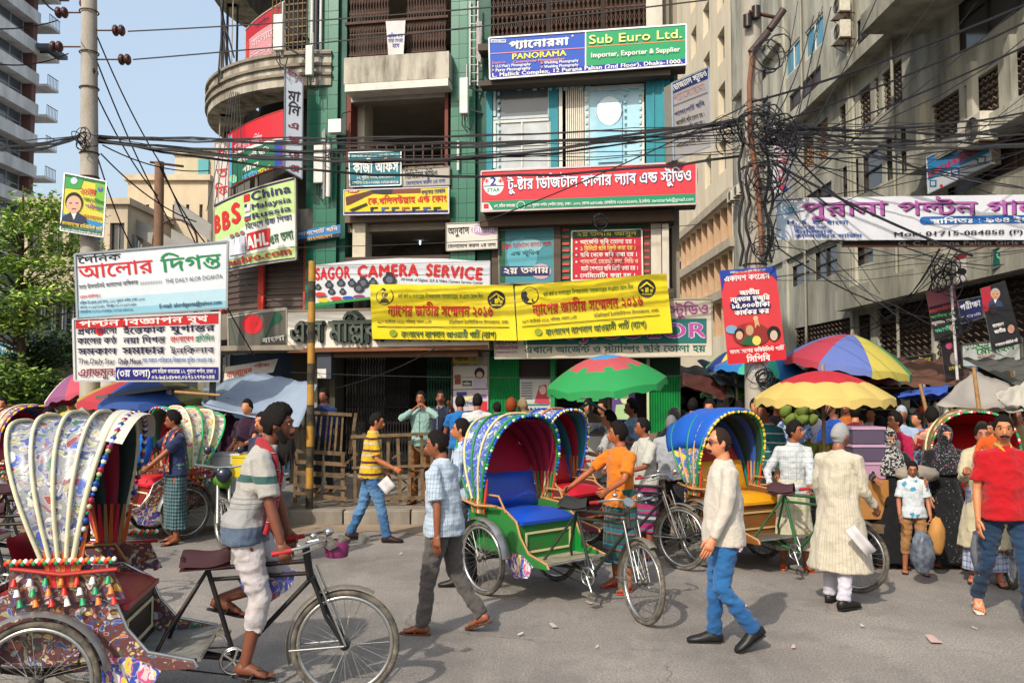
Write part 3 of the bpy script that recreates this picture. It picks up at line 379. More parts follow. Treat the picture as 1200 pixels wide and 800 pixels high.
# ---------------------------------------------------------------- mesh builder
class MB:
    def __init__(s): s.v = []; s.f = []; s.m = []; s.sm = []
    def add(s,vs,fs,mi=0,smooth=False):
        n = len(s.v); s.v += [tuple(v) for v in vs]
        for f in fs: s.f.append(tuple(i+n for i in f)); s.m.append(mi); s.sm.append(smooth)
        return s
    def box(s,x0,y0,z0,x1,y1,z1,mi=0,M=None):
        vs = [Vector(p) for p in ((x0,y0,z0),(x1,y0,z0),(x1,y1,z0),(x0,y1,z0),(x0,y0,z1),(x1,y0,z1),(x1,y1,z1),(x0,y1,z1))]
        if M is not None: vs = [M @ v for v in vs]
        return s.add(vs,[(0,3,2,1),(4,5,6,7),(0,1,5,4),(1,2,6,5),(2,3,7,6),(3,0,4,7)],mi)
    def quad(s,a,b,c,d,mi=0): return s.add([a,b,c,d],[(0,1,2,3)],mi)
    def tube(s,pts,r,n=6,mi=0,cap=True,flat=None,up=None):
        """r number or list; flat = (rx factor, ry factor) across the up hint"""
        P = [Vector(p) for p in pts]; k = len(P)
        R = r if isinstance(r,(list,tuple)) else [r]*k
        u = Vector(up) if up else None; vs = []
        for i in range(k):
            t = (P[min(i+1,k-1)]-P[max(i-1,0)])
            t = t.normalized() if t.length > 1e-9 else Vector((0,0,1))
            if u is None: u = Vector((0,0,1)) if abs(t.z) < .9 else Vector((1,0,0))
            a = t.cross(u)
            if a.length < 1e-4: a = t.cross(Vector((.3,1,.2)))
            a.normalize(); b = a.cross(t).normalized()
            if not up: u = b
            fx,fy = flat if flat else (1,1)
            for j in range(n):
                q = 2*pi*(j+.5)/n
                vs.append(P[i]+a*(cos(q)*R[i]*fx)+b*(sin(q)*R[i]*fy))
        fs = [(i*n+j,i*n+(j+1) % n,(i+1)*n+(j+1) % n,(i+1)*n+j) for i in range(k-1) for j in range(n)]
        s.add(vs,fs,mi,n > 4)
        if cap: s.add([vs[j] for j in range(n)],[tuple(range(n))[::-1]],mi); s.add([vs[(k-1)*n+j] for j in range(n)],[tuple(range(n))],mi)
        return s
    def lathe(s,prof,n=16,c=(0,0,0),mi=0,axis='z',smooth=True):
        vs = []
        for r,h in prof:
            for j in range(n):
                q = 2*pi*j/n; x,y = r*cos(q),r*sin(q)
                p = (x,y,h) if axis == 'z' else ((x,h,y) if axis == 'y' else (h,x,y))
                vs.append((p[0]+c[0],p[1]+c[1],p[2]+c[2]))
        fs = [(i*n+j,i*n+(j+1) % n,(i+1)*n+(j+1) % n,(i+1)*n+j) for i in range(len(prof)-1) for j in range(n)]
        return s.add(vs,fs,mi,smooth)
    def torus(s,R,r,n=36,k=8,c=(0,0,0),mi=0,fy=1.0,a0=0,a1=2*pi):
        """ring in the XZ plane round the Y axis"""
        full = abs(a1-a0-2*pi) < 1e-6; m = n if full else n+1; vs = []
        for i in range(m):
            a = a0+(a1-a0)*i/n
            for j in range(k):
                b = 2*pi*j/k; q = R+r*cos(b)
                vs.append((c[0]+q*cos(a),c[1]+r*sin(b)*fy,c[2]+q*sin(a)))
        fs = [(i*k+j,i*k+(j+1) % k,((i+1) % m)*k+(j+1) % k,((i+1) % m)*k+j) for i in range(n) for j in range(k)]
        return s.add(vs,fs,mi,True)
    def ball(s,c,rx,ry=None,rz=None,n=10,k=7,mi=0,M=None,fn=None):
        ry = rx if ry is None else ry; rz = rx if rz is None else rz; vs = []
        for i in range(k+1):
            th = pi*i/k
            for j in range(n):
                q = 2*pi*j/n; d = Vector((sin(th)*cos(q),sin(th)*sin(q),cos(th)))
                f = fn(d) if fn else 1
                p = Vector((d.x*rx*f,d.y*ry*f,d.z*rz*f))
                if M is not None: p = M @ p
                vs.append(p+Vector(c))
        fs = [(i*n+j,(i+1)*n+j,(i+1)*n+(j+1) % n,i*n+(j+1) % n) for i in range(k) for j in range(n)]
        return s.add(vs,fs,mi,True)
    def prism(s,poly,y0,y1,mi=0,plane='xz'):
        n = len(poly)
        def P(p,y): return (p[0],y,p[1]) if plane == 'xz' else ((p[0],p[1],y) if plane == 'xy' else (y,p[0],p[1]))
        vs = [P(p,y0) for p in poly]+[P(p,y1) for p in poly]
        fs = [tuple(range(n)),tuple(range(n,2*n))[::-1]]+[(i,i+n,(i+1) % n+n,(i+1) % n) for i in range(n)]
        return s.add(vs,fs,mi)
    def grid(s,fn,nu,nv,mi=0,smooth=True,close_u=False):
        vs = [fn(i/nu,j/nv) for i in range(nu+(0 if close_u else 1)) for j in range(nv+1)]
        m = nu if close_u else nu+1; w_ = nv+1
        fs = [(i*w_+j,((i+1) % m)*w_+j,((i+1) % m)*w_+j+1,i*w_+j+1) for i in range(nu) for j in range(nv)]
        return s.add(vs,fs,mi,smooth)
    def mesh(s,name,mats):
        me = bpy.data.meshes.new(name); me.from_pydata(s.v,[],s.f)
        for m in (mats if isinstance(mats,(list,tuple)) else [mats]): me.materials.append(m)
        if s.m: me.polygons.foreach_set('material_index',s.m); me.polygons.foreach_set('use_smooth',s.sm)
        me.update(); return me
    def build(s,name,mats,parent=None,**k): return obj(name,s.mesh(name,mats),parent,**k)
def obj(name,me,parent=None,loc=None,rot=None,label=None,cat=None,group=None,kind=None):
    o = bpy.data.objects.new(name,me); COL.objects.link(o)
    if parent is not None: o.parent = parent
    if loc is not None: o.location = loc
    if rot is not None: o.rotation_euler = rot
    for a,b in (('label',label),('category',cat),('group',group),('kind',kind)):
        if b: o[a] = b
    return o
def thing(name,label,cat,loc=(0,0,0),rotz=0,group=None,scale=1):
    o = obj(name,None,None,loc,(0,0,rotz),label,cat,group); o.empty_display_size = .1
    if scale != 1: o.scale = (scale,)*3
    return o
def bevel(o,w_=.01,seg=2):
    m = o.modifiers.new('bevel','BEVEL'); m.width = w_; m.segments = seg; m.limit_method = 'ANGLE'; return o
def rnd(a,b): return random.uniform(a,b)
random.seed(7)

def holes_wall(mb,u0,u1,z0,z1,holes,thick,mi=0,rv=None):
    """wall in local (u, depth, z): front at depth 0, back at depth thick, with rectangular openings and their reveals"""
    us = sorted(set([u0,u1]+[max(u0,min(u1,h[k])) for h in holes for k in (0,1)])); zs = sorted(set([z0,z1]+[max(z0,min(z1,h[k])) for h in holes for k in (2,3)]))
    inh = lambda u,z: any(h[0] < u < h[1] and h[2] < z < h[3] for h in holes)
    rv = mi if rv is None else rv
    for i in range(len(us)-1):
        for j in range(len(zs)-1):
            a,b,c,d = us[i],us[i+1],zs[j],zs[j+1]
            if b-a < 1e-5 or d-c < 1e-5 or inh((a+b)/2,(c+d)/2): continue
            mb.quad((a,0,c),(b,0,c),(b,0,d),(a,0,d),mi)
            mb.quad((a,thick,c),(a,thick,d),(b,thick,d),(b,thick,c),mi)
    for a,b,c,d in holes:
        mb.quad((a,0,c),(a,thick,c),(b,thick,c),(b,0,c),rv); mb.quad((a,0,d),(b,0,d),(b,thick,d),(a,thick,d),rv)
        mb.quad((a,0,c),(a,0,d),(a,thick,d),(a,thick,c),rv); mb.quad((b,0,c),(b,thick,c),(b,thick,d),(b,0,d),rv)
    for q in (((u0,0,z0),(u0,0,z1),(u0,thick,z1),(u0,thick,z0)),((u1,0,z0),(u1,thick,z0),(u1,thick,z1),(u1,0,z1)),
              ((u0,0,z1),(u1,0,z1),(u1,thick,z1),(u0,thick,z1)),((u0,0,z0),(u0,thick,z0),(u1,thick,z0),(u1,0,z0))): mb.quad(*q,mi)
    return mb

# ---------------------------------------------------------------- sign boards
FA = math.atan(.17); FD = Vector((cos(FA),-sin(FA),0)); FN = Vector((-sin(FA),-cos(FA),0)); F0 = Vector((0,17.13,0))
class Flat:
    curved = False
    def __init__(s,p,n):
        s.p = Vector(p); s.n = Vector(n).normalized(); s.e1 = Vector((0,0,1)).cross(s.n).normalized(); s.e2 = s.n.cross(s.e1)
    def proj(s,px,py): q = hit(px,py,s.p,s.n)-s.p; return q.dot(s.e1),q.dot(s.e2)
    def world(s,a,b,off=0): return s.p+s.e1*a+s.e2*b+s.n*off
class Cyl:
    curved = True
    def __init__(s,c,R): s.c = Vector((c[0],c[1],0)); s.R = R
    def proj(s,px,py):
        d = ray(px,py); o = EYE-s.c; A = d.x**2+d.y**2; B = 2*(o.x*d.x+o.y*d.y); C_ = o.x**2+o.y**2-s.R**2
        D_ = max(B*B-4*A*C_,0); t = (-B-sqrt(D_))/(2*A); q = o+d*t
        return (atan2(q.x,-q.y))*s.R,q.z
    def world(s,a,b,off=0):
        t = a/s.R; r = s.R+off; return s.c+Vector((sin(t)*r,-cos(t)*r,b))
def facade(off=0): return Flat(F0+FN*off,FN)
def facing(px,py,Y,yaw=0,tilt=0):
    """upright plane through a place, its face turned yaw degrees from straight at the camera"""
    n = Vector((sin(radians(yaw)),-cos(radians(yaw)),0)); n = n*cos(radians(tilt))+Vector((0,0,sin(radians(tilt))))
    return Flat(at(px,py,Y),n)
def sign(name,label,ch,quad,base='#e9e6de',items=(),thick=.06,frame=None,fw=.03,cat='sign',group=None,sag=None,side=None,fl=None,back=True):
    """quad: tl tr br bl in photo pixels; items: flat print of the sign"""
    C4 = [ch.proj(*q) for q in quad]
    ca = sum(c[0] for c in C4)/4; cb = sum(c[1] for c in C4)/4; O = ch.world(ca,cb)
    root = thing(name,label,cat,O,0,group)
    nu = 14 if ch.curved or sag else 1; nv = 4 if sag else 1
    def bl(u,v):
        a = (C4[0][0]*(1-u)+C4[1][0]*u)*(1-v)+(C4[3][0]*(1-u)+C4[2][0]*u)*v
        b = (C4[0][1]*(1-u)+C4[1][1]*u)*(1-v)+(C4[3][1]*(1-u)+C4[2][1]*u)*v
        return a,b
    def wob(a,b): return sag*noise.noise(Vector((a*2.2,b*.8,3.1)))+sag*.5*noise.noise(Vector((a*6,b*5,9))) if sag else 0
    W = lambda a,b,off: ch.world(a,b,off+wob(a,b))-O
    if sag: nu,nv = 28,6
    mb = MB()
    mb.grid(lambda u,v: W(*bl(u,v),0),nu,nv,0,ch.curved or bool(sag))
    if not sag:
        mb.grid(lambda u,v: W(*bl(u,v),-thick),nu,nv,1,ch.curved)
        for s0,s1 in (((0,0),(1,0)),((1,0),(1,1)),((1,1),(0,1)),((0,1),(0,0))):
            mb.grid(lambda u,v: W(*bl(s0[0]+(s1[0]-s0[0])*u,s0[1]+(s1[1]-s0[1])*u),-thick*v),nu,1,1,False)
    mb.build('board',[ink(base),mat(side or '#7d7970',.7,.2,.5)],root)
    if frame:
        fb = MB()
        for s0,s1 in (((0,0),(1,0)),((1,0),(1,1)),((1,1),(0,1)),((0,1),(0,0))):
            n = nu if abs(s1[0]-s0[0]) > .5 else 1
            fb.tube([W(*bl(s0[0]+(s1[0]-s0[0])*i/n,s0[1]+(s1[1]-s0[1])*i/n),.004) for i in range(n+1)],fw*.7,4)
        fb.build('frame',mat(frame,.55,.2,.4),root)
    tm = MB(); cols = []; 
    def ci(c):
        if c not in cols: cols.append(c)
        return cols.index(c)
    for k,it in enumerate(items):
        off = .006+k*.0012; t = it[0]
        if t == 't':
            _,st,x0,y0,x1,y1,h,c = it[:8]; bold = it[8] if len(it) > 8 else .02
            A = Vector(ch.proj(x0,y0)); B = Vector(ch.proj(x1,y1)); T_ = Vector(ch.proj(x0,y0-h)); hh = (T_-A).length/.72
            L = (B-A).length; ex = (B-A)/L; ey = Vector((-ex.y,ex.x))
            if st in STR: hh *= 1.0
            Q,wd = text_quads(st,bold,26 if h > 14 else (16 if h > 8 else 9)); sx = L/wd
            for q in Q:
                P = [A+ex*(q[i]*sx)+ey*(q[i+1]*hh) for i in (0,2,4,6)]
                tm.quad(*[W(p.x,p.y,off) for p in P],ci(c))
        elif t in 'rpc':
            if t == 'r': _,x0,y0,x1,y1,c = it; pts = [(x0,y0),(x1,y0),(x1,y1),(x0,y1)]
            elif t == 'p': _,pts,c = it
            else: _,cx,cy,r,c = it[:5]; ry = it[5] if len(it) > 5 else r; pts = [(cx+r*cos(a*pi/10),cy+ry*sin(a*pi/10)) for a in range(20)]
            PP = [ch.proj(*p) for p in pts]
            if (ch.curved or sag) and len(PP) == 4:
                tm.grid(lambda u,v: W((PP[0][0]*(1-u)+PP[1][0]*u)*(1-v)+(PP[3][0]*(1-u)+PP[2][0]*u)*v,(PP[0][1]*(1-u)+PP[1][1]*u)*(1-v)+(PP[3][1]*(1-u)+PP[2][1]*u)*v,off),12,2,ci(c),False)
            else: tm.add([W(a,b,off) for a,b in PP],[tuple(range(len(PP)))],ci(c))
    if tm.v: tm.build('lettering',[ink(c) for c in cols],root)
    return root
def face_art(cx,cy,r,skinc='#c99a78',hair='#15100e',cloth_='#2a3550'):
    """a plain printed portrait: shoulders, head, hair"""
    return [('p',[(cx-r*1.7,cy+r*2.6),(cx-r*1.3,cy+r*1.5),(cx-r*.4,cy+r*1.0),(cx+r*.4,cy+r*1.0),(cx+r*1.3,cy+r*1.5),(cx+r*1.7,cy+r*2.6)],cloth_),
            ('p',[(cx-r*.35,cy+r*1.0),(cx,cy+r*1.9),(cx+r*.35,cy+r*1.0)],'#e8e4dc'),('c',cx,cy-r*.2,r*1.02,hair,r*1.15),
            ('c',cx,cy+r*.08,r*.88,skinc,r*1.02),('r',cx-r*.55,cy-r*.12,cx-r*.2,cy+r*.0,'#2a1a14'),('r',cx+r*.2,cy-r*.12,cx+r*.55,cy+r*.0,'#2a1a14'),
            ('r',cx-r*.25,cy+r*.55,cx+r*.25,cy+r*.66,'#8a4038')]

# ================================================================ ground
def mat_road():
    m,nt,b = new_mat('asphalt',.9,0,.25); v = tc(nt)
    n1 = noi(nt,v,.45,8,.62); n2 = noi(nt,v,55,4,.8); n3 = noi(nt,v,3.2,7,.7,(1,.35,1))
    c = ramp(nt,n1,[(.36,(.18,.158,.138)),(.48,(.255,.226,.198)),(.56,(.29,.257,.225)),(.68,(.36,.318,.275))])
    c = mixc(nt,mth(nt,'MULTIPLY',ramp(nt,n3,[(.5,(0,0,0)),(.64,(1,1,1))]),.35),c,(.4,.355,.305))
    c = mixc(nt,mth(nt,'MULTIPLY',ramp(nt,noi(nt,v,1.3,5,.6),[(.53,(0,0,0)),(.6,(1,1,1))]),.4),c,(.165,.15,.138))
    c = mixc(nt,ramp(nt,n2,[(.35,(.8,)*3),(.6,(0,)*3)]),c,(.075,.07,.066))
    vo = node(nt,'TexVoronoi'); vo.inputs['Scale'].default_value = 85; nt.links.new(v,vo.inputs['Vector'])
    c = mixc(nt,ramp(nt,vo.outputs['Distance'],[(.0,(.5,)*3),(.28,(0,)*3)]),c,(.48,.44,.39))
    cr = node(nt,'TexVoronoi',feature='DISTANCE_TO_EDGE'); cr.inputs['Scale'].default_value = .55; wv = node(nt,'VectorMath',operation='MULTIPLY_ADD'); nn = node(nt,'TexNoise'); nn.inputs['Scale'].default_value = 1.6; nn.inputs['Detail'].default_value = 6
    nt.links.new(v,nn.inputs['Vector']); nt.links.new(nn.outputs['Color'],wv.inputs[0]); wv.inputs[1].default_value = (.9,)*3; nt.links.new(v,wv.inputs[2]); nt.links.new(wv.outputs[0],cr.inputs['Vector'])
    ck = mth(nt,'MULTIPLY',ramp(nt,cr.outputs[0],[(0,(1,1,1)),(.009,(0,0,0))]),ramp(nt,noi(nt,v,.9,3),[(.5,(0,)*3),(.6,(.75,)*3)])); c = mixc(nt,ck,c,(.09,.08,.075))
    st = ramp(nt,noi(nt,v,2.1,5,.7),[(.62,(0,)*3),(.7,(.55,)*3)]); c = mixc(nt,st,c,(.13,.12,.11))
    nt.links.new(c,b.inputs['Base Color']); bump(nt,b,mth(nt,'ADD',n2,mth(nt,'MULTIPLY',n1,.6)),.7,.012); return m
mb = MB(); mb.quad((-900,-40,0),(900,-40,0),(900,1500,0),(-900,1500,0)); mb.build('road',mat_road(),kind='structure')
dirt = mat('#8f7d68',.95,0,.7,2.5,.8,40,dirt='#5e5042')
# dusty strip along the kerb: an uneven sheet just above the asphalt
mb = MB(); mb.grid(lambda u,v: (-8+20*u,12.75-(1-v)*(.75+.35*noise.noise(Vector((u*22,0,1)))+.2*noise.noise(Vector((u*70,3,1)))),.006),120,2); mb.build('gutter_dirt',dirt,kind='structure')
mb = MB(); mb.box(-3.55,12.98,.0,6.5,19,.2); mb.build('pavement',mat('#84786a',.9,0,.7,2.5,.5,30,dirt='#4e443a'),kind='structure')
ks = MB(); ks.box(-.49,-.11,0,.49,.11,.215); ksm = ks.mesh('kerb_stone',CONC)
kerb = thing('kerb','worn concrete kerb of separate blocks in front of the railings','kerb',(-3.5,12.86,0))
for i in range(10):
    o = obj('kerb_stone',ksm,kerb,(.5+i*1.0,rnd(-.012,.012),rnd(-.012,.01)),(rnd(-.01,.01),rnd(-.01,.01),rnd(-.008,.008))); bevel(o,.015)
for i in range(6): o = obj('kerb_stone',ksm,kerb,(-.02+rnd(-.01,.01),.62+i*1.0,rnd(-.012,.01)),(0,0,pi/2+rnd(-.01,.01))); bevel(o,.015)

# ================================================================ central building (local: x along facade, y into it, z up)
CB = thing('commercial_building','green tiled commercial building with a rounded corner covered in shop signs','building',(0,17.13,0),-FA)
def fl(px,py,d=0):
    """photo pixel -> (x, z) on the facade plane pushed d metres to the front"""
    q = hit(px,py,F0+FN*d,FN)-F0; return q.dot(FD),q.z
def fbox(m,x0,y0,x1,y1,front,back,mi=0):
    a,b = fl(x0,(y0+y1)/2,front),fl(x1,(y0+y1)/2,front); t = fl((x0+x1)/2,y0,front)[1]; u = fl((x0+x1)/2,y1,front)[1]
    m.box(a[0],-front,u,b[0],back,t,mi); return a[0],b[0],u,t
GREEN = mat('#12644c',.32,0,.55,2.2,.1,30,spec=.5,dirt='#0c3a30',streak=True)
GREEND = mat('#0e4a3a',.5,0,.5,2.2,.1,30,dirt='#0a2a22')
PLAST = mat('#a8a294',.85,0,1.0,2.6,.4,15,dirt='#453d33',streak=True)
BROWN = mat('#4a342a',.7,.1,.5,6,dirt='#20160f')
SHUT = mat('#4a403c',.6,.2,.5,4); TEAL = mat('#1d7f8c',.55,0,.5,2.5,dirt='#14505a',streak=True)
CREAM = mat('#c8bda6',.8,0,.5,2)
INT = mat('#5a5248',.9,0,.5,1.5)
def part(name,m,mats,parent=CB,**k):
    if name in ('entrance_frame','mullion','window_frame','slab_edge','teal_cladding','door_frame','corrugated_cladding','window_backing','floor_slab','inner_wall') and m.sm.count(True) == 0 and len(m.v) < 81:
        for i in range(0,len(m.v),8): o = MB(); o.v = m.v[i:i+8]; o.f = [tuple(q-i for q in f) for f in m.f[i//8*6:i//8*6+6]]; o.m = [0]*6; o.sm = [False]*6; o.build(name,mats,parent)
        return None
    return m.build(name,mats,parent,**k)
PZ = 15.5
# pillars
def pillar(x0,x1,d,z1,tiles=True,zb=.2):
    a,b = fl(x0,200,d)[0],fl(x1,200,d)[0]; m = MB(); m.box(a,-d,zb,b,.5,z1); part('pillar',m,GREEND)
    if tiles:
        n = max(2,round((b-a)/.2)); w_ = (b-a)/n; t = MB(); t.box(-w_/2+.004,-.008,-.146,w_/2-.004,0,.146); tm = t.mesh('tile',GREEN); k = 0
        z = 2.9
        while z < 10.6:
            for i in range(n):
                if rnd(0,1) < .985: o = obj('tile',tm,CB,(a+w_*(i+.5),-d-.002+rnd(-.002,.002),z),(rnd(-.012,.012),0,rnd(-.01,.01)))
            z += .3
        m = MB(); m.box(a+.003,-d-.008,z-.15,b-.003,-d-.001,PZ); part('tiling',m,GREEN)
    return a,b
pa = pillar(359,395,.12,PZ,zb=2.9); pillar(397,405,.02,PZ,False,2.9)
pbv = pillar(528,557,.12,PZ,zb=2.9); pillar(559,575,.0,PZ,False)
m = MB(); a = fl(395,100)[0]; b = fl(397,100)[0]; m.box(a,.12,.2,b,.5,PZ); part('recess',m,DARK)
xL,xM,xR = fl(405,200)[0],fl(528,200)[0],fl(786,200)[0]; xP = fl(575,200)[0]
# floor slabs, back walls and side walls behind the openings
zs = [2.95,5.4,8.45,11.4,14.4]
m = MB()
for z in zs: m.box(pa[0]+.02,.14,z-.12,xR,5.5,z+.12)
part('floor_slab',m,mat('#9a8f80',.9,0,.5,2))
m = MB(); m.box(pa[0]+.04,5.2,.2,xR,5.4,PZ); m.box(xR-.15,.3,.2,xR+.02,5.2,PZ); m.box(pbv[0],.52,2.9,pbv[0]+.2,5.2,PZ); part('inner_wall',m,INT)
# bay 1: slab parapet, shutter box, gate, railing, balcony
m = MB()
fbox(m,403,64,526,95,.45,-.1); part('balcony_parapet',m,PLAST)
m = MB(); fbox(m,404,95.5,525,104,.5,-.1); part('parapet_ledge',m,mat('#cfc8bc',.8,0,.5,4))
m = MB(); fbox(m,410,106,522,117,.1,.2)
o = part('roller_shutter_box',m,mat('#8f8a80',.6,.3,.5,5))
m = MB(); fbox(m,406,106,411,196,.1,.3); fbox(m,521,106,525,196,.1,.3); part('door_frame',m,mat('#6a3328',.7))
m = MB(); a = fbox(m,413,118,427,198,-.35,.9); part('side_wall',m,CREAM)
def bars(name,x0,y0,x1,y1,d,n,r,mt,hz=2,diag=0,mid=None):
    m = MB(); a,zb = fl(x0,(y0+y1)/2,d)[0],fl(x0,y1,d)[1]; b = fl(x1,(y0+y1)/2,d)[0]; zt = fl(x0,y0,d)[1]
    for i in range(n):
        x = a+(b-a)*(i+.5)/n
        m.box(x-r,-d-.01,zb,x+r,-d+.01,zt)
    for j in range(hz):
        z = zb+(zt-zb)*(j/(hz-1) if hz > 1 else 1); m.box(a,-d-.02,z-.015,b,-d-.012,z+.015)
    if diag:
        w_ = (b-a)/n; k = 0; z = zb
        while z < zt-.01:
            for i in range(n):
                x = a+w_*(i+.5); m.tube([(x-w_*.5,-d-.015,z),(x+w_*.5,-d-.015,min(zt,z+diag))],.006,4,cap=False); m.tube([(x+w_*.5,-d-.02,z),(x-w_*.5,-d-.02,min(zt,z+diag))],.006,4,cap=False)
            z += diag
    return part(name,m,mt,kind='stuff' if n > 24 else None)
bars('collapsible_gate',410,-30,456,66,.05,14,.012,BROWN,5,.3); bars('collapsible_gate',477,-30,523,62,.05,14,.012,BROWN,5,.3)
m = MB(); fbox(m,404,22,525,25,.12,0); part('grille_rail',m,BROWN)
bars('balcony_railing',405,172,523,196,.18,11,.014,BROWN,2)
m = MB(); fbox(m,406,196,525,220,.1,.3); part('lower_parapet',m,mat('#7a7266',.9,0,.7,3))
m = MB(); fbox(m,404,251,527,259,.15,.3); part('ledge',m,mat('#6a5d4e',.9)); 
m = MB(); fbox(m,413,259,428,310,.02,.4); part('side_wall',m,CREAM)
m = MB(); fbox(m,404,300,527,345,.05,.3); part('spandrel',m,mat('#4a4038',.9))
# lit tube lamps on the first floor ceiling (the photo shows two glowing tubes)
for px,py in ((480,263),(494,286)):
    a = fl(px,py,-1.6); m = MB(); m.tube([(a[0]-.03,1.6,a[1]+.25),(a[0]+.05,1.3,a[1]-.05)],.022,6)
    em,nt_,b_ = new_mat('tube_glow'); b_.inputs['Emission Color'].default_value = (.7,.95,1,1); b_.inputs['Emission Strength'].default_value = 3
    part('tube_lamp',m,em)
m = MB(); a = fl(425,330,-1.2); b = fl(470,258,-1.2); m.add([(a[0],1.2,a[1]),(b[0],2.6,b[1]+.3),(b[0]+.9,2.6,b[1]+.3),(a[0]+1.6,1.2,a[1])],[(0,1,2,3)]); part('stair_underside',m,mat('#7a6e60',.85,0,.6,3,dirt='#5a1c1c'))
# bay 2: top grille, frames
a = bars('mesh_grille',576,-30,757,44,.02,34,.012,BROWN,4,.22)
m = MB(); fbox(m,640,-30,645,44,.05,.1); fbox(m,704,-30,709,44,.05,.1); fbox(m,608,-30,611,44,.05,.1); part('mullion',m,mat('#2a1e18',.8))
m = MB(); fbox(m,757,-60,776,44,.2,.5); part('corner_pillar',m,mat('#b8b2a4',.8,0,.5,3,streak=True))
m = MB(); fbox(m,777,-60,785,250,.0,.5); part('corner_pillar',m,mat('#77705f',.8,0,.5,3,streak=True))
m = MB(); fbox(m,560,44,786,52,.5,-.1); fbox(m,562,88,786,94,.45,-.1); part('slab_edge',m,mat('#4c443c',.9))
m = MB(); fbox(m,572,92,790,98,.03,.3); fbox(m,643,98,654,200,.03,.2); fbox(m,570,98,577,200,.03,.2); fbox(m,757,92,786,200,.14,.3); fbox(m,776,92,779,200,.18,.15); fbox(m,765,92,767,200,.17,.15); part('teal_cladding',m,TEAL)
def window(x0,y0,x1,y1,d,fr,gm,nx=1,ny=1,fw=3,nm='window'):
    """frame with mullions in photo pixels and its panes as sub-parts"""
    m = MB(); fbox(m,x0,y0,x1,y0+fw,d,.05-d); fbox(m,x0,y1-fw,x1,y1,d,.05-d); fbox(m,x0,y0+fw,x0+fw,y1-fw,d,.05-d); fbox(m,x1-fw,y0+fw,x1,y1-fw,d,.05-d)
    for i in range(1,nx): x = x0+(x1-x0)*i/nx; fbox(m,x-fw*.3,y0+fw,x+fw*.3,y1-fw,d-.004,.05-d)
    for j in range(1,ny): y = y0+(y1-y0)*j/ny; fbox(m,x0+fw,y-fw*.3,x1-fw,y+fw*.3,d-.008,.05-d)
    w_ = part(nm,m,fr)
    for i in range(nx):
        for j in range(ny):
            p = MB(); q = [x0+(x1-x0)*i/nx+1,y0+(y1-y0)*j/ny+1,x0+(x1-x0)*(i+1)/nx-1,y0+(y1-y0)*(j+1)/ny-1]
            fbox(p,*q,d-.03,.045-d); o = p.build('pane',gm,w_); 
    return w_
WH = mat('#c6c4bc',.5,0,.4,5); LG = mat('#a9aeb0',.25,0,.5,1.6,0,spec=.6,dirt='#4a5254'); DG = glassy((.06,.07,.075))
window(578,100,645,139,.02,mat('#a9b4b8',.5),DG,1,1); window(578,140,645,200,.03,WH,LG,2,2)
window(685,100,755,200,.03,WH,mat('#9cc4d2',.3,0,.6,1.5,0,spec=.6,dirt='#54838f'),1,1,5)
m = MB(); 
for i in range(9): fbox(m,663+i*2.4,100,664.7+i*2.4,200,.01,.05)
part('curtain',m,mat('#cfc6b6',.85,0,.4,8))
m = MB(); fbox(m,655,98,659,200,.05,.02); part('window_post',m,WH)
m = MB(); ph = fbox(m,700,118,729,190,.045,-.035); part('window_decal',m,mat('#86b8cc',.4,0,.4,4))
m = MB(); m2 = fl(714,130,.06); m.ball((m2[0],-.05,m2[1]),.26,.012,.3,14,8); part('window_decal',m,mat('#c8dce0',.4))
m = MB()
for i in range(24):
    x = 579+i*9 if i % 2 else 579+i*9
    if x > 752: break
    fbox(m,x,101+(i % 3),x+5,104+(i % 2)*2,.055,-.04)
for x in (583,686,731,749):
    for k in range(11): fbox(m,x,108+k*8.3,x+2.5,112+k*8.3,.06,-.04)
part('window_stickers',m,mat('#8fc4cf',.5),kind='stuff')
# first floor of bay 2
m = MB(); fbox(m,562,249,790,262,.35,.2); part('beam',m,mat('#4a3c30',.9,0,.6,4)); m = MB(); fbox(m,576,262,584,345,.06,.2); fbox(m,649,262,657,345,.1,.2); fbox(m,755,262,763,345,.04,.2); part('window_frame',m,mat('#51443a',.8,0,.6,5))
m = MB(); fbox(m,763,262,775,345,.12,.2); fbox(m,776,262,784,345,.2,.2); part('corrugated_cladding',m,mat('#b9b1a2',.7,.1,.5,4,streak=True))
m = MB(); fbox(m,657,262,755,345,.02,.1); fbox(m,576,262,650,345,.0,.1); part('window_backing',m,mat('#1d5a44',.6,0,.5,4))
m = MB(); fbox(m,560,340,790,350,.3,.2); part('slab_edge',m,mat('#4c443c',.9))
for x0,x1 in ((658,668),(754,762),(578,584)):
    m = MB()
    for k in range(9): fbox(m,x0+1,268+k*8,x1-1,271+k*8,.05,-.03)
    part('window_stickers',m,mat('#b5403a',.5),kind='stuff')
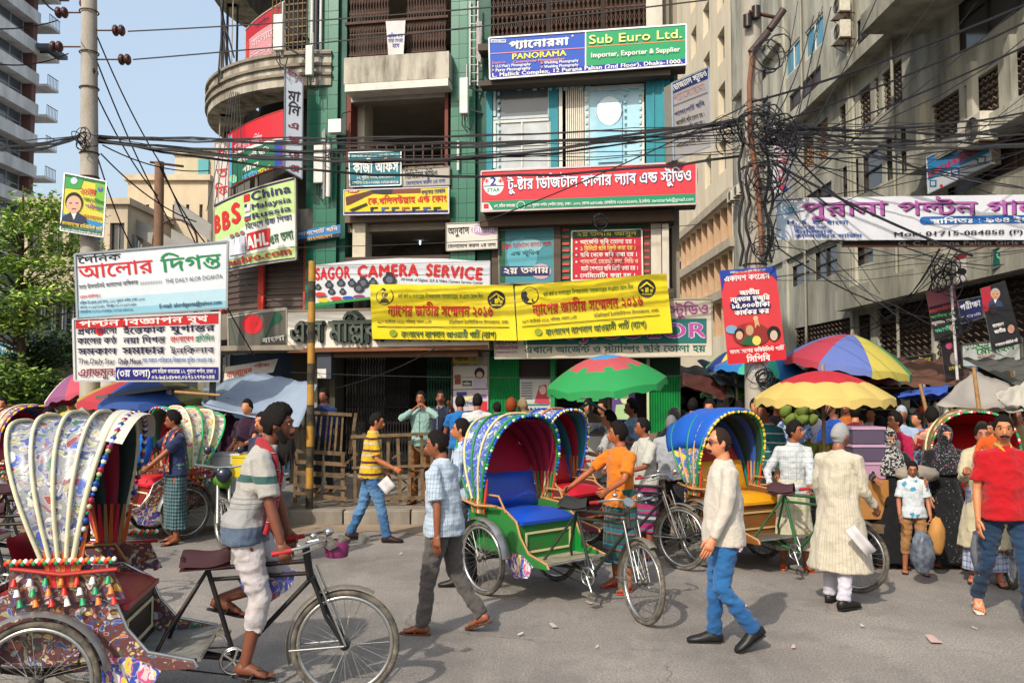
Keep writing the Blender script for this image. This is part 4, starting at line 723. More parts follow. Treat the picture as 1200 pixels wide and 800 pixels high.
# ground floor: entrance, shutters, studio
m = MB(); fbox(m,386,412,392,600,.1,.4); fbox(m,528,412,530,600,.12,.4); fbox(m,340,412,388,600,-.2,.6); part('entrance_frame',m,mat('#4a4438',.9,0,.6,5))
m = MB(); fbox(m,530,412,573,600,.05,.4); part('entrance_pillar',m,mat('#b4ab9c',.85,0,.7,4,dirt='#5a4a3a'))
bars('entrance_gate',393,415,480,600,-.5,26,.012,mat('#1d1a18',.8),4,.4); bars('entrance_gate',500,415,527,600,-.3,8,.012,mat('#1c4a34',.8),4,.4)
m = MB(); fbox(m,382,410,560,418,.95,-.5); part('canopy_soffit',m,mat('#6a4a32',.85,.1,.7,6))
def shutter(x0,y0,x1,y1,d,mt,nm='roller_shutter',vert=True,pitch=3.0):
    m = MB(); a,b = fl(x0,450,d)[0],fl(x1,450,d)[0]; zb,zt = fl(x0,y1,d)[1],fl(x0,y0,d)[1]
    if vert:
        n = max(4,int((x1-x0)/pitch)); 
        m.grid(lambda u,v: (a+(b-a)*u,-d+(.02 if int(u*n*2+.5) % 2 else 0),zb+(zt-zb)*v),n*2,1,0,False)
    else:
        n = max(4,int((y1-y0)/pitch)); m.grid(lambda u,v: (a+(b-a)*u,-d+(.025 if int(v*n*2+.5) % 2 else 0),zb+(zt-zb)*v),1,n*2,0,False)
    return part(nm,m,mt)
GSH = mat('#157a3a',.45,.1,.5,3,dirt='#0d4a26'); 
shutter(573,418,608,600,.05,GSH); shutter(608,490,650,600,.05,GSH); shutter(761,440,797,520,.25,GSH); shutter(761,418,797,440,.2,mat('#1c3a26',.7))
m = MB(); fbox(m,758,437,761,545,.3,.1); fbox(m,757.6,420,761.4,437,.3,.1); part('shutter_post',m,mat('#a8b48a',.6)); m = MB(); fbox(m,645,420,650,520,.15,.2); part('shutter_post',m,mat('#1f7a44',.6))
m = MB(); fbox(m,755,508,800,516,.5,-.2); part('shutter_step',m,mat('#6a5a48',.9))
m = MB(); fbox(m,608,418,645,444,-.05,.3); part('fascia',m,mat('#3a302a',.8)); m = MB(); fbox(m,652,420,757,447,-.3,.4); part('studio_lintel',m,mat('#231f1e',.8))
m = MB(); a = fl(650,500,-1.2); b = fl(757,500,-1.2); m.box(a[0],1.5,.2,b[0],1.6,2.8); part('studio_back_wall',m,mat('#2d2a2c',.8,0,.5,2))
m = MB(); a = fl(655,500,-.6); b = fl(750,500,-.6); m.box(a[0],.4,.2,b[0],.9,1.15); part('studio_counter',m,mat('#5a2c28',.6))
# curved corner bays
ctr = MB()
def arc(m,R0,R1,z0,z1,a0=-2.05,a1=.06,n=22,mi=0):
    """curved block round the corner centre, in world coordinates turned to the building's own"""
    def L(t,r,z):
        p = Vector((CC[0]+sin(t)*r,CC[1]-cos(t)*r,z))-F0; return Vector((p.dot(FD),-p.dot(FN),z))
    for i in range(n):
        t0,t1 = a0+(a1-a0)*i/n,a0+(a1-a0)*(i+1)/n
        p = [L(t0,R0,z0),L(t1,R0,z0),L(t1,R0,z1),L(t0,R0,z1),L(t0,R1,z0),L(t1,R1,z0),L(t1,R1,z1),L(t0,R1,z1)]
        m.add(p,[(4,5,6,7),(1,0,3,2),(3,7,6,2),(0,1,5,4)],mi,False)
CC = (-4.0,21.0)
for z0,z1,R1,mt in ((8.35,9.1,3.4,PLAST),(11.6,12.4,3.4,PLAST),(5.3,5.75,3.3,PLAST),(3.05,3.6,3.4,mat('#6f665a',.9,0,.7,3))):
    m = MB(); arc(m,2.6,R1,z0,z1); part('curved_slab',m,mt)
for z in (8.55,8.75,9.0,11.8,12.1): m = MB(); arc(m,3.4,3.46,z,z+.06); part('moulding',m,mat('#7d7365',.9,0,.7,4))
m = MB(); arc(m,.5,2.2,.2,PZ); part('corner_core',m,mat('#2d2823',.9,0,.4,1.5))
SHB = mat('#5a4c46',.55,.3,.5,4)
m = MB(); 
for i in range(26): arc(m,3.0,3.05 if i % 2 else 3.08,3.6+i*.065,3.6+i*.065+.06,-1.3,.06,12)
part('roller_shutter',m,SHB)
for t in (-.95,-.45,-.1): m = MB(); arc(m,3.1,3.16,3.6,5.3,t-.025,t+.025,1); part('shutter_post',m,mat('#c23a26',.6))
for z0,z1 in ((5.75,8.35),(9.1,11.6),(12.4,14.8),(.2,3.05)):
    for t in (-2.0,-1.57,-1.1,-.05):
        m = MB(); arc(m,2.9,3.15,z0,z1,t-.03,t+.03,1); part('mullion',m,mat('#8d8373',.85,0,.6,4))
for k in range(3):
    m = MB(); t0 = -.42+k*.14
    for i in range(14): arc(m,3.0,3.015,9.1+i*.17,9.13+i*.17,t0,t0+.13,1)
    for i in range(4): arc(m,3.016,3.03,9.1,11.6,t0+i*.035,t0+i*.035+.004,1)
    part('lattice_grille',m,mat('#6a5840',.7,.2))
# ledge shutters / low ground floor left of entrance
m = MB(); arc(m,3.0,4.3,2.75,2.85,-1.5,.06,16); part('shop_canopy',m,mat('#8a7f70',.9,0,.6,3))
m = MB(); arc(m,2.7,2.8,.2,2.75,-1.6,.06,12); part('shop_front',m,mat('#233a52',.7,0,.6,2))
# back of the building so it stays closed from the side
m = MB(); m.box(pa[0]-1.5,5.6,0,xR+.01,12,PZ+.3); part('rear_block',m,PLAST)
m = MB(); m.box(xR+.012,.2,0,xR+.16,12,PZ); part('side_wall',m,mat('#8a8070',.9,0,.7,2,streak=True))
m = MB(); m.box(pa[0]-.4,-.2,PZ,xR+.2,12,PZ+.25); part('roof_slab',m,CONC)
# fittings on the facade
def fitting(name,label,cat,px,py,d): a = fl(px,py,d); return thing(name,label,cat,F0+FD*a[0]+FN*d+Vector((0,0,a[1])),-FA)
def antenna(px,y0,y1,wpx,d,label):
    a = fl(px,y0,d)[1]-fl(px,y1,d)[1]; w_ = wpx*.0172
    t = fitting('antenna_panel',label,'antenna',px,(y0+y1)/2,d)
    m = MB(); m.box(-w_/2,-.06,-a/2,w_/2,.04,a/2); o = m.build('panel',mat('#c9c6bc',.5,0,.4,4),t); bevel(o,.02)
    m = MB(); m.tube([(w_*.2,.08,-a/2-.1),(w_*.2,.08,a/2+.3)],.03,8); m.tube([(w_*.2,.08,a*.3),(w_*.2+.25,d,a*.3)],.02,6); m.tube([(w_*.2,.08,-a*.3),(w_*.2+.25,d,-a*.3)],.02,6); m.build('bracket',STEEL,t)
    m = MB(); m.tube([(0,0,-a/2),(.02,.02,-a/2-.25),(.12,.05,-a/2-.3),(.15,.1,-a/2-.1)],.012,5); m.tube([(-.04,0,-a/2),(-.05,.02,-a/2-.2),(.06,.05,-a/2-.36)],.012,5); m.build('lead',CABLE,t)
antenna(327,18,60,12,1.0,'white antenna panel on an arm in front of the faded billboard'); antenna(363,54,89,9,.5,'small white antenna panel low on the left green pillar')
antenna(544,92,134,10,.45,'white antenna panel on the right green pillar'); antenna(374,170,215,12,.3,'long pale panel box beside the teal office sign')
t = fitting('junction_box','small white junction box on the left green pillar','box',394,149,.35); m = MB(); m.box(-.14,-.1,-.14,.14,.1,.14); bevel(m.build('case',mat('#d2cfc8',.5),t),.01); m = MB(); m.tube([(.1,0,.14),(.12,.05,.3),(.3,.1,.35)],.012,5); m.build('lead',CABLE,t)
for px,d,r,c,y0,y1,lb_ in ((366,.2,.035,'#b9b6b0',-60,56,'pale'),(376,.2,.03,'#b9b6b0',-60,100,'thin pale'),(371,.17,.05,'#2b2b30',-60,90,'black'),(551,.18,.02,'#b9b6b0',0,102,'left of two narrow light'),(560,.2,.02,'#b9b6b0',0,102,'narrow light'),(385,.3,.05,'#c4c1ba',165,232,'thick pale'),(380,.3,.03,'#8a8a88',150,235,'grey'),(537,.2,.03,'#c4c1ba',165,200,'short pale')):
    t = fitting('pipe',lb_+' pipe running down the green pillar','pipe',px,(y0+y1)/2,d); t['group'] = 'pipes on the green pillars'; m = MB(); h = (y1-y0)/2*.0172; m.tube([(0,0,-h),(0,0,h)],r,8); m.build('tube',mat(c,.5),t)
t = fitting('ladder','thin metal ladder rails on the right green pillar','ladder',555,50,.25); m = MB(); 
for i in range(10): m.tube([(-.08,0,-.8+i*.17),(.08,0,-.8+i*.17)],.008,4)
m.build('rung',STEEL,t)
t = fitting('rag','grimy white cloth hanging on the right green pillar','cloth',561,45,.3); m = MB(); m.grid(lambda u,v: (-.06+.12*u*(1-.3*v)+.1*v*sin(u*3)*u,.02*sin(u*9),.35-.75*v-.2*u*v),6,8); m.build('cloth',cloth('#b4aaa6'),t)
t = fitting('meter_box','dark grey meter box with a white label on the wall beside the striped pole','box',382,425,.9); m = MB(); m.box(-.15,-.1,-.32,.15,.1,.32); bevel(m.build('case',mat('#3a3f48',.5),t),.01); m = MB(); m.box(-.13,-.112,-.3,.05,-.101,-.12); m.build('label_plate',mat('#c4c2b8'),t)

# ================================================================ right hand building (faces the street, plane x = 11)
RX = 11.0
def rp(px,py,X=RX): d = ray(px,py); q = EYE+d*(X/d.x); return q.y,q.z
# wall local frame: u = world Y, depth = away from the street (+X); object rotated so that local x -> +Y
RB = thing('office_building','long grey white office building with grilled windows along the right side of the street','building',(RX,0,0),pi/2)
# rotation by +90: local (x, y) -> world (-y, x); depth into the building is local -y, so walls are built with negative depth
def hole(px0,px1,yt,yb,ref):
    """opening between two columns of photo pixels; yt, yb read at column ref"""
    u0,u1 = rp(px1,300)[0],rp(px0,300)[0]; return (u0,u1,rp(ref,yb)[1],rp(ref,yt)[1])
RH = [('grille',hole(987,1006,124,170,987)),('grille',hole(1010,1024,105,150,1010)),('grille',hole(1029,1034,90,137,1029)),('grille',hole(1038,1062,84,131,1038)),
      ('dark',hole(989,1008,196,236,989)),('dark',hole(1013,1036,182,226,1013)),('dark',hole(1041,1054,163,212,1041)),('dark',hole(1058,1065,150,203,1058)),
      ('grille',hole(1096,1129,122,180,1096)),('grille',hole(1135,1176,98,160,1135)),('grille',hole(1184,1230,66,128,1184)),
      ('blue',hole(924,943,58,90,924)),('blue',hole(948,970,33,68,948)),('brown',hole(928,966,110,144,928)),('tan',hole(943,956,158,200,943)),('tan',hole(960,973,145,190,960)),
      ('brown',hole(942,976,232,258,942)),('dark',hole(928,948,313,337,928)),('dark',hole(955,981,297,329,955)),('dark',hole(1000,1023,290,314,1000)),
      ('dark',hole(886,901,66,104,886)),('dark',hole(894,903,118,150,894)),('ribbon',hole(1010,1090,20,72,1010)),('brown',hole(1112,1240,196,232,1112)),
      ('dark',hole(1130,1240,-20,60,1130)),('arcade',hole(1026,1089,362,520,1026)),('arcade',hole(1092,1240,330,520,1092)),('arcade',hole(930,1018,385,500,930))]
RWALL = mat('#aba899',.85,0,.9,.9,.3,8,dirt='#55544c',streak=True)
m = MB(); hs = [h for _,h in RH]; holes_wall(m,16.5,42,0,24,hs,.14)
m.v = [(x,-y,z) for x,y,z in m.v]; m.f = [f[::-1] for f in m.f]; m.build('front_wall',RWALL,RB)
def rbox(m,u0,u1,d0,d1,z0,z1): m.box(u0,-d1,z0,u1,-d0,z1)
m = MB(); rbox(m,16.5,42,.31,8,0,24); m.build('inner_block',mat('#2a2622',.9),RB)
m = MB(); rbox(m,16.4,16.5,0,8,0,24.1); m.build('end_wall',RWALL,RB)
GRB = mat('#33241d',.7,.2,.4,6); 
def diamond(h,mt,par,step=.22,r=.018):
    m = MB(); a,b,c,d = h; n = max(2,round((b-a)/step/1.0)); k = max(2,round((d-c)/.17)); su = (b-a)/n; sz = (d-c)/k
    for j in range(k):
        for i in range(n):
            x = a+i*su; z = c+j*sz
            m.tube([(x,-.08,z),(x+su/2,-.06,z+sz*.5),(x+su,-.08,z)],r,3,cap=False)
            m.tube([(x,-.08,z),(x+su/2,-.1,z-sz*.0+sz*.1),(x+su,-.08,z)],r*.6,3,cap=False)
    o = m.build('window_grille',mt,par); o['kind'] = 'stuff'
for k,h in RH:
    a,b,c,d = h; m = MB()
    if k in ('grille','tan'):
        m.quad((a,-.13,c),(b,-.13,c),(b,-.13,d),(a,-.13,d)); m.build('window',mat('#2a221e',.6) if k == 'grille' else mat('#8a6a50',.7),RB); diamond(h,mat('#6a5a4c',.7,.1,.4) if k == 'grille' else mat('#9a7454',.7),RB)
    elif k == 'blue':
        f = MB(); rbox(f,a,b,.04,.08,c,c+.08); rbox(f,a,b,.04,.08,d-.08,d); rbox(f,(a+b)/2-.03,(a+b)/2+.03,.04,.08,c+.08,d-.08); w_ = f.build('window',mat('#c8c8c0',.5),RB)
        for i in (0,1): m = MB(); rbox(m,a+(b-a)*i/2+.03,a+(b-a)*(i+1)/2-.03,.09,.1,c,d); m.build('pane',mat('#2f7f98',.2,0,.4,2,0,spec=.7),w_)
    elif k == 'ribbon':
        w_ = None; n = 14; f = MB()
        for i in range(n+1): u = a+(b-a)*i/n; rbox(f,u-.03,u+.03,.02,.09,c,d)
        rbox(f,a,b,.025,.08,(c+d)/2-.03,(c+d)/2+.03); w_ = f.build('window',mat('#1c1e22',.5),RB)
        for i in range(n): m = MB(); u0,u1 = a+(b-a)*i/n+.03,a+(b-a)*(i+1)/n-.03; rbox(m,u0,u1,.1,.11,c,d); m.build('pane',glassy((.045,.055,.07) if i % 3 else (.09,.1,.12)),w_)
    elif k == 'arcade':
        m.quad((a,-1.2,c),(b,-1.2,c),(b,-1.2,d),(a,-1.2,d)) if False else rbox(m,a,b,.25,.29,c,d); m.build('shop_front',mat('#3a2e26',.85,0,.6,1.5),RB)
        if c > 0 or True: diamond((a,b,max(c,2.2),d),mat('#5a4a3e',.8),RB,.35,.02)
    else:
        n = max(1,round((b-a)/1.3)); f = MB()
        for i in range(n+1): u = a+(b-a)*i/n; rbox(f,max(a,u-.03),min(b,u+.03),.03,.09,c,d)
        rbox(f,a,b,.034,.08,(c+d)/2-.02,(c+d)/2+.02); w_ = f.build('window',mat('#3a2a22' if k == 'brown' else '#2a2624',.6),RB)
        for i in range(n): m = MB(); rbox(m,a+(b-a)*i/n+.03,a+(b-a)*(i+1)/n-.03,.1,.11,c,d); m.build('pane',mat('#3a2a24',.4,0,.4) if k == 'brown' else glassy((.035,.032,.03)),w_)
# ledges, piers and the overhang
for u0,u1,z0,z1,dd in ((18.2,33.9,11.95,12.35,.5),(22.3,40,7.05,7.3,.12),(16.5,27.5,4.45,5.1,.55),(33.9,41,15.9,16.1,.3)):
    m = MB(); rbox(m,u0,u1,-dd,.0,z0,z1); m.build('ledge',RWALL,RB)
m = MB(); rbox(m,16.5,22.3,-.55,0,7.6,8.0); m.build('ledge',RWALL,RB)
for u in (22.45,19.9,18.35): m = MB(); rbox(m,u-.12,u+.12,-.16,-.002,8.0,9.7); m.build('pier',RWALL,RB)
m = MB(); rbox(m,16.5,22.3,-1.7,0,11.4,11.9); m.build('overhang',RWALL,RB)
for u in (33.95,27.2): m = MB(); rbox(m,u-.25,u+.25,-.1,-.003,0,24); m.build('pier',RWALL,RB)
for i,(u,z) in enumerate(((27.1,9.3),(31.5,6.0),(24.0,6.4))):
    m = MB(); m.tube([(u,.12,0),(u,.12,24)],.05,6); m.build('drain_pipe',mat('#8a8678',.6),RB)
def ac(label,u,z,x=RX,s=1.0,g='air conditioners on the right building'):
    t = thing('air_conditioner',label,'air conditioner',(x-.35,u,z),pi/2,g,s)
    m = MB(); m.box(-.42,-.17,-.28,.42,.17,.28); bevel(m.build('casing',mat('#bdb7a8',.5,0,.5,5),t),.015)
    m = MB(); 
    for i in range(5): m.torus(.05+.045*i,.006,20,4,(-.12,.178,0))
    m.build('fan_grille',mat('#6a675e',.5),t); m = MB(); m.lathe([(0,.172),(.24,.172),(.24,.176)],20,(-.12,0,0),0,'y'); m.build('fan',mat('#35332f',.7),t)
    m = MB(); 
    for q in (-.3,.3): m.box(q-.02,-.35,-.32,q+.02,.2,-.29); m.tube([(q,.15,-.3),(q,-.35,-.6)],.012,4)
    m.build('bracket',RUST,t)
ac('white air conditioner above the blue travel agency sign',18.9,7.75,RX-.2,1.15); ac('upper of two stacked air conditioners high by the dark ribbon windows',27.1,14.3); ac('lower of two stacked air conditioners high by the dark ribbon windows',27.1,13.45)
for i in range(4): ac(('nearest','second','third','farthest')[i]+' small air conditioner of the row behind the concrete pole',37.6+i*1.1,11.2,RX,.9)
# far part of the right side: cream tower with openings, then open floors with fins
FB = thing('cream_building','tall cream building with deep window openings behind the concrete pole','building',(RX,0,0),pi/2)
H2 = []
for k in range(7):
    for u in (43.3,46.6,49.9): H2.append((u,u+1.5,13.2+k*2.9,14.9+k*2.9))
for z0,z1 in ((9.5,11.4),(7.1,8.9),(4.7,6.5)): H2.append((42.3,57,z0,z1))
m = MB(); holes_wall(m,42,58,0,34,H2,.6); m.v = [(x,-y,z) for x,y,z in m.v]; m.f = [f[::-1] for f in m.f]; m.build('front_wall',mat('#c8bca4',.85,0,.45,.6,.2,8,dirt='#8a7d68',streak=True),FB)
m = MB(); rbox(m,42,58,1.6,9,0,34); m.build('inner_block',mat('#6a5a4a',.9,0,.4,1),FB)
for i in range(10):
    m = MB(); u = 43.2+i*1.5
    for z0,z1 in ((9.5,11.4),(7.1,8.9),(4.7,6.5)): rbox(m,u-.09,u+.09,.02,1.55,z0,z1)
    m.build('fin',mat('#b89878',.85,0,.4,2),FB)
for z in (11.45,8.95,6.55): m = MB(); rbox(m,41.9,58,-.25,-.002,z,z+.45); m.build('ledge',mat('#a09684',.85,0,.6,2),FB)
for h in H2[:-3]:
    f = MB(); rbox(f,h[0]+.05,h[1]-.05,.3,.34,h[2],h[3]); f.build('window',glassy((.05,.05,.05)),FB)
m = MB(); rbox(m,41.9,42,0,9,0,34.1); m.build('side_wall',mat('#b8ac96',.85,0,.45,.6),FB)

# ================================================================ left background
TW = thing('balcony_tower','tall apartment tower with stacked white balconies at the left edge','building',(-46.3,0,0))
wm = mat('#d0d0ce',.85,0,.6,.5,.2,4,dirt='#77736c',streak=True)
m = MB(); m.box(-16,56,0,-.02,80,60); m.build('inner_block',mat('#4a4845',.8,0,.5,.8),TW)
for k in range(17):
    z = 4+k*2.95; m = MB(); m.box(-15,55,z,1.2,80,z+1.15); m.build('balcony_front',wm,TW)
    m = MB(); m.box(1.2,80.01,z,2.0,82,z+.25); m.box(-10,80.01,z,1.2,82,z+.25); m.build('balcony_slab',wm,TW)
    w_ = MB()
    for i in range(12): w_.box(0.0,57+i*2,z+1.15,.08,57.12+i*2,z+2.95)
    w_.box(0,56,z+2.0,.07,80,z+2.08); fr = w_.build('window',mat('#9a9a98',.5),TW)
    m = MB(); m.box(-.01,56,z+1.15,.03,80,z+2.95); m.build('pane',glassy((.05,.06,.075)),fr)
    m = MB()
    for i in range(8): m.tube([(1.95,80.1+i*.26,z+.25),(1.95,80.1+i*.26,z+1.2)],.03,3)
    m.tube([(1.95,80.1,z+1.2),(1.95,82,z+1.2)],.04,4); m.build('railing',mat('#3a3a3c'),TW)
for k in range(4):
    m = MB(); m.box(-1.2,79.2,34+k*5.9,2.6,82.4,34.4+k*5.9); m.build('sun_canopy',mat('#5a6068'),TW)
m = MB(); m.box(-14,79.3,0,.9,80.0,60); m.build('side_wall',mat('#6a4a44',.85,0,.5,.6),TW)
def block(name,label,px0,px1,ytop,Y,col,floors,cols,dep=12,gl=(.05,.05,.05),zb=0,wfrac=(.55,.5),accent=None):
    a = at(px0,ytop,Y); b = at(px1,ytop,Y); W = b.x-a.x; Hh = a.z
    t = thing(name,label,'building',(a.x,Y,0)); hs = []
    fh = Hh/floors; cw = W/cols
    for i in range(cols):
        for j in range(floors): hs.append((cw*(i+.5-wfrac[0]/2),cw*(i+.5+wfrac[0]/2),fh*(j+.3),fh*(j+.3+wfrac[1])))
    m = MB(); holes_wall(m,0,W,0,Hh,hs,.3); m.build('front_wall',mat(col,.85,0,.5,.6,.2,5,streak=True),t)
    m = MB(); m.box(0.01,.31,0,W-.01,dep,Hh-.01); m.build('inner_block',mat(col,.85,0,.4,.5),t)
    m = MB(); m.box(-.2,-.25,Hh,W+.2,dep,Hh+.35); m.build('roof',mat(col,.9,0,.6,.8),t)
    for h in hs:
        f = MB(); f.box(h[0],.2,h[2],h[1],.24,h[2]+.06); f.box((h[0]+h[1])/2-.03,.2,h[2]+.06,(h[0]+h[1])/2+.03,.24,h[3]); o = f.build('window',mat('#77736b'),t)
        m = MB(); m.quad((h[0],.26,h[2]),(h[1],.26,h[2]),(h[1],.26,h[3]),(h[0],.26,h[3])); m.build('pane',glassy(gl),o)
    return t,W,Hh
block('low_building','beige low building with dark windows behind the left concrete pole',30,150,240,46,'#b3a48c',3,5,10,(.03,.03,.03),0,(.7,.45))
t,W,Hh = block('roof_terrace_building','beige building with sloping roof stairs behind the wooden pole',150,244,204+8,52,'#bfae93',4,6,10,(.05,.05,.05),0,(.25,.3))
for i,(x0,y0,x1,y1) in enumerate(((136,243,230,300),(206,236,244,263),(205,270,240,292))):
    a,b = at(x0,y0,47-i),at(x1,y1,45-i); m = MB(); m.prism([(a.x,a.z),(b.x,b.z),(b.x,b.z-.9),(a.x,a.z-.9)],-4.9-i*1.3,-3.9-i*1.3); m.v = [(x-at(150,212,52).x,y,z) for x,y,z in m.v]; m.build('stair_flight',mat('#8e8c86',.85,0,.5,1),t)
m = MB()
a = at(143,262,46.3); b = at(186,312,46.3); ox = at(150,212,52).x
for i in range(14):
    x = a.x+(b.x-a.x)*i/13; z = a.z+(b.z-a.z)*i/13; m.box(x-ox-.05,-5.4,z-3,x-ox+.05,-5.3,z)
m.build('stair_cladding',mat('#6f7678',.6),t)
t,W,Hh = block('cream_office_tower','plain cream tower with a vertical strip of teal glass behind the corner signs',205,268,181,60,'#bcb195',6,1,12,(.03,.16,.18),0,(.01,.01))
ox = at(205,181,60).x; a = at(232,206,59.8).x-ox; b = at(244,206,59.8).x-ox
for k in range(11):
    z = 5+k*1.2; m = MB(); m.box(a,-.2,z,b,.05,z+1.1); m.build('glass_band',mat('#1f6c76' if k % 2 else '#2f8a90',.25,0,.3,1,0,spec=.7),t)
block('dark_office','dark glass fronted office with blue billboard behind the trees',-60,90,352,40,'#3a4148',3,12,10,(.05,.07,.09),0,(.8,.7))
block('grey_apartments','grey block with white window boxes low behind the striped umbrellas',88,262,345,48,'#6f7470',3,9,10,(.06,.08,.09),0,(.6,.5))
sign('billboard','faded blue billboard behind the street trees at the left',Flat(at(15,420,33),(0,-1,0)),[(-20,402),(28,400),(28,418),(-20,420)],'#5fa0b4',[('t','Mobile',2,412,26,410,5,W_ if 'W_' in globals() else '#e8e8e8',.02)],.2,'#4a4a4a')

# ================================================================ the signs
W_ = '#ece9e2'; RED = '#c81e22'; NAVY = '#1d1a7a'; BLK = '#16161a'
LP = facing(175,360,12.8,12)
sign('newspaper_sign','white board with red and green headline lettering, upper of the two boards on poles',LP,[(88,298),(267,283),(266,361),(91,373)],'#dfe6ea',[
    ('p',[(90,352),(266,338),(266,361),(91,373)],'#b9dbe6'),('p',[(91,364),(266,352),(266,361),(91,373)],'#8fc6d8'),
    ('t','দৈনিক',92,309,142,304,8,BLK,.01),('t','আলোর',93,327,180,319,17,'#d8232a',.012),('t','দিগন্ত',190,319,260,312,17,'#168a4a',.012),
    ('t','সত্য উদঘাটনই আমাদের অঙ্গিকার',93,339,162,333,5,'#3a3a40',.01),('t','||||||||||||||',164,333,190,331,3,'#888888',0),
    ('t','THE DAILY ALOR DIGANTA',194,332,261,326,5,'#5a5560',.005),('t','প্রধান কার্যালয় ঃ',94,350,118,348,4,RED,.01),
    ('t','মল্লিক টাওয়ার (৪র্থ তলা), ১২/১ পুরানা পল্টন, ঢাকা ১০০০',94,357,170,352,3.6,'#20406a',.005),
    ('t','ফোনঃ ০২-৯৫৭১৬৪১, ফ্যাক্সঃ ৮৮-০২-৯৫৭১৬৪৩',94,362,160,358,3.4,'#20406a',.005),('t','মোবাইলঃ ০১৭১২-০২৩৪৫৬, ০১৭১৫-৬৪৩২১৯',94,367,156,364,3.4,'#20406a',.005),
    ('t','E-mail: alordiganta@yahoo.com',187,361,260,356,5,'#1c2440',.02)],.05,'#8b8f92')
NV = '#211c40'
sign('newspaper_sign','white board with red top and navy bottom bands listing newspapers, lower of two boards',LP,[(86,374),(258,366),(257,446),(88,446)],'#e4e2de',[
    ('p',[(89,375),(256,368),(256,379),(89,385)],RED),('t','পল্টন বিজ্ঞাপন বুথ',93,383.5,244,376.5,8,W_,.02),
    ('c',117,388,5,RED),('t','প্রথম',91,392,113,391,7.5,NV,.025),('t','আলো',114,391,137,390.5,7.5,NV,.025),('t','ইত্তেফাক',145,391,194,389,7.5,NV,.03),('t','যুগান্তর',200,389,252,387,7.5,NV,.03),
    ('t','কালের কণ্ঠ',91,403,137,402,7.5,NV,.025),('t','নয়া দিগন্ত',145,402.5,194,401,7.5,NV,.02),('t','বাংলাদেশ',200,401,227,400,7,'#c8242c',.02),('t','প্রতিদিন',229,400,251,399.5,7,'#157a5c',.02),
    ('t','সমকাল',92,415,137,414.5,7.5,NV,.03),('t','সমাচার',144,414.5,193,413.5,8,NV,.035),('t','ইনকিলাব',200,414.5,251,413,7,NV,.015),
    ('t','The Daily Star',92,426,135,426,6.5,'#3a3a3a',.012),('t','Daily Moon',139,426,166,426,6.5,NV,.035),('t','সহ সকল পত্রিকার বিজ্ঞাপন বুকিং নেওয়া হয় ।',167,424.5,252,424,5,'#1f62a8',.01),
    ('t','এ্যাডমুন',92,441,134,440,9.5,'#8a1630',.02),('p',[(136,430),(256,430),(256,445),(136,445)],NAVY),('t','(৩য় তলা)',137,441,177,441,8.5,W_,.025),
    ('t','এল মল্লিক কমপ্লেক্স ১২, পুরানা পল্টন, ঢাকা ।',178,437,253,437,4.6,W_,.02),('t','০২-৯৫১৫৮৬৩,০১৭১২৭৭৮২৪৪',178,444,252,443.5,4.6,W_,.025)],.05,'#b8b8b8')
sign('portrait_poster','green and yellow poster with portrait of a man in a suit tied to concrete pole',facing(97,240,13.7,8),[(76,203),(125,213),(121,278),(71,270)],'#d9cf4a',[
    ('p',[(76,203),(125,213),(124.5,217),(76,207)],'#126a3c'),('p',[(77,207),(98,211),(94,222),(76,220)],'#3aa24a'),('p',[(112,214),(124,217),(122,250),(112,246)],'#7ab83c'),
    ('p',[(73,250),(122,262),(121,272),(72,263)],'#2a8ac0'),('p',[(72,264),(121,273),(121,278),(71,270)],'#12664a'),('c',87,212,4,'#c9d4e8'),('c',118,222,3.2,'#3a6aa8'),('c',118,220,1.8,'#b08060')]
    + face_art(87,239,10,'#dcae92','#1a1412','#26304a') + [('t','২০তম',94,227,112,230,8,'#c21d3a',.03),('t','জাতীয়',98,235,122,240,4,'#1c6a3a',.02),
    ('t','পরীক্ষা',100,243,120,247,4,'#8a2a8a',.02),('t','বাংলাদেশ',98,255,120,259,4,'#a01a2a',.02),('t','বাংলাদেশের কমিউনিস্ট পার্টি',73,263,120,271,4,'#f0d020',.02),('t','সহ সকল পত্রিকার বিজ্ঞাপন বুকিং নেওয়া হয় ।',73,270,120,277,2.6,W_,.01)],.03,'#dcdcdc',.02)
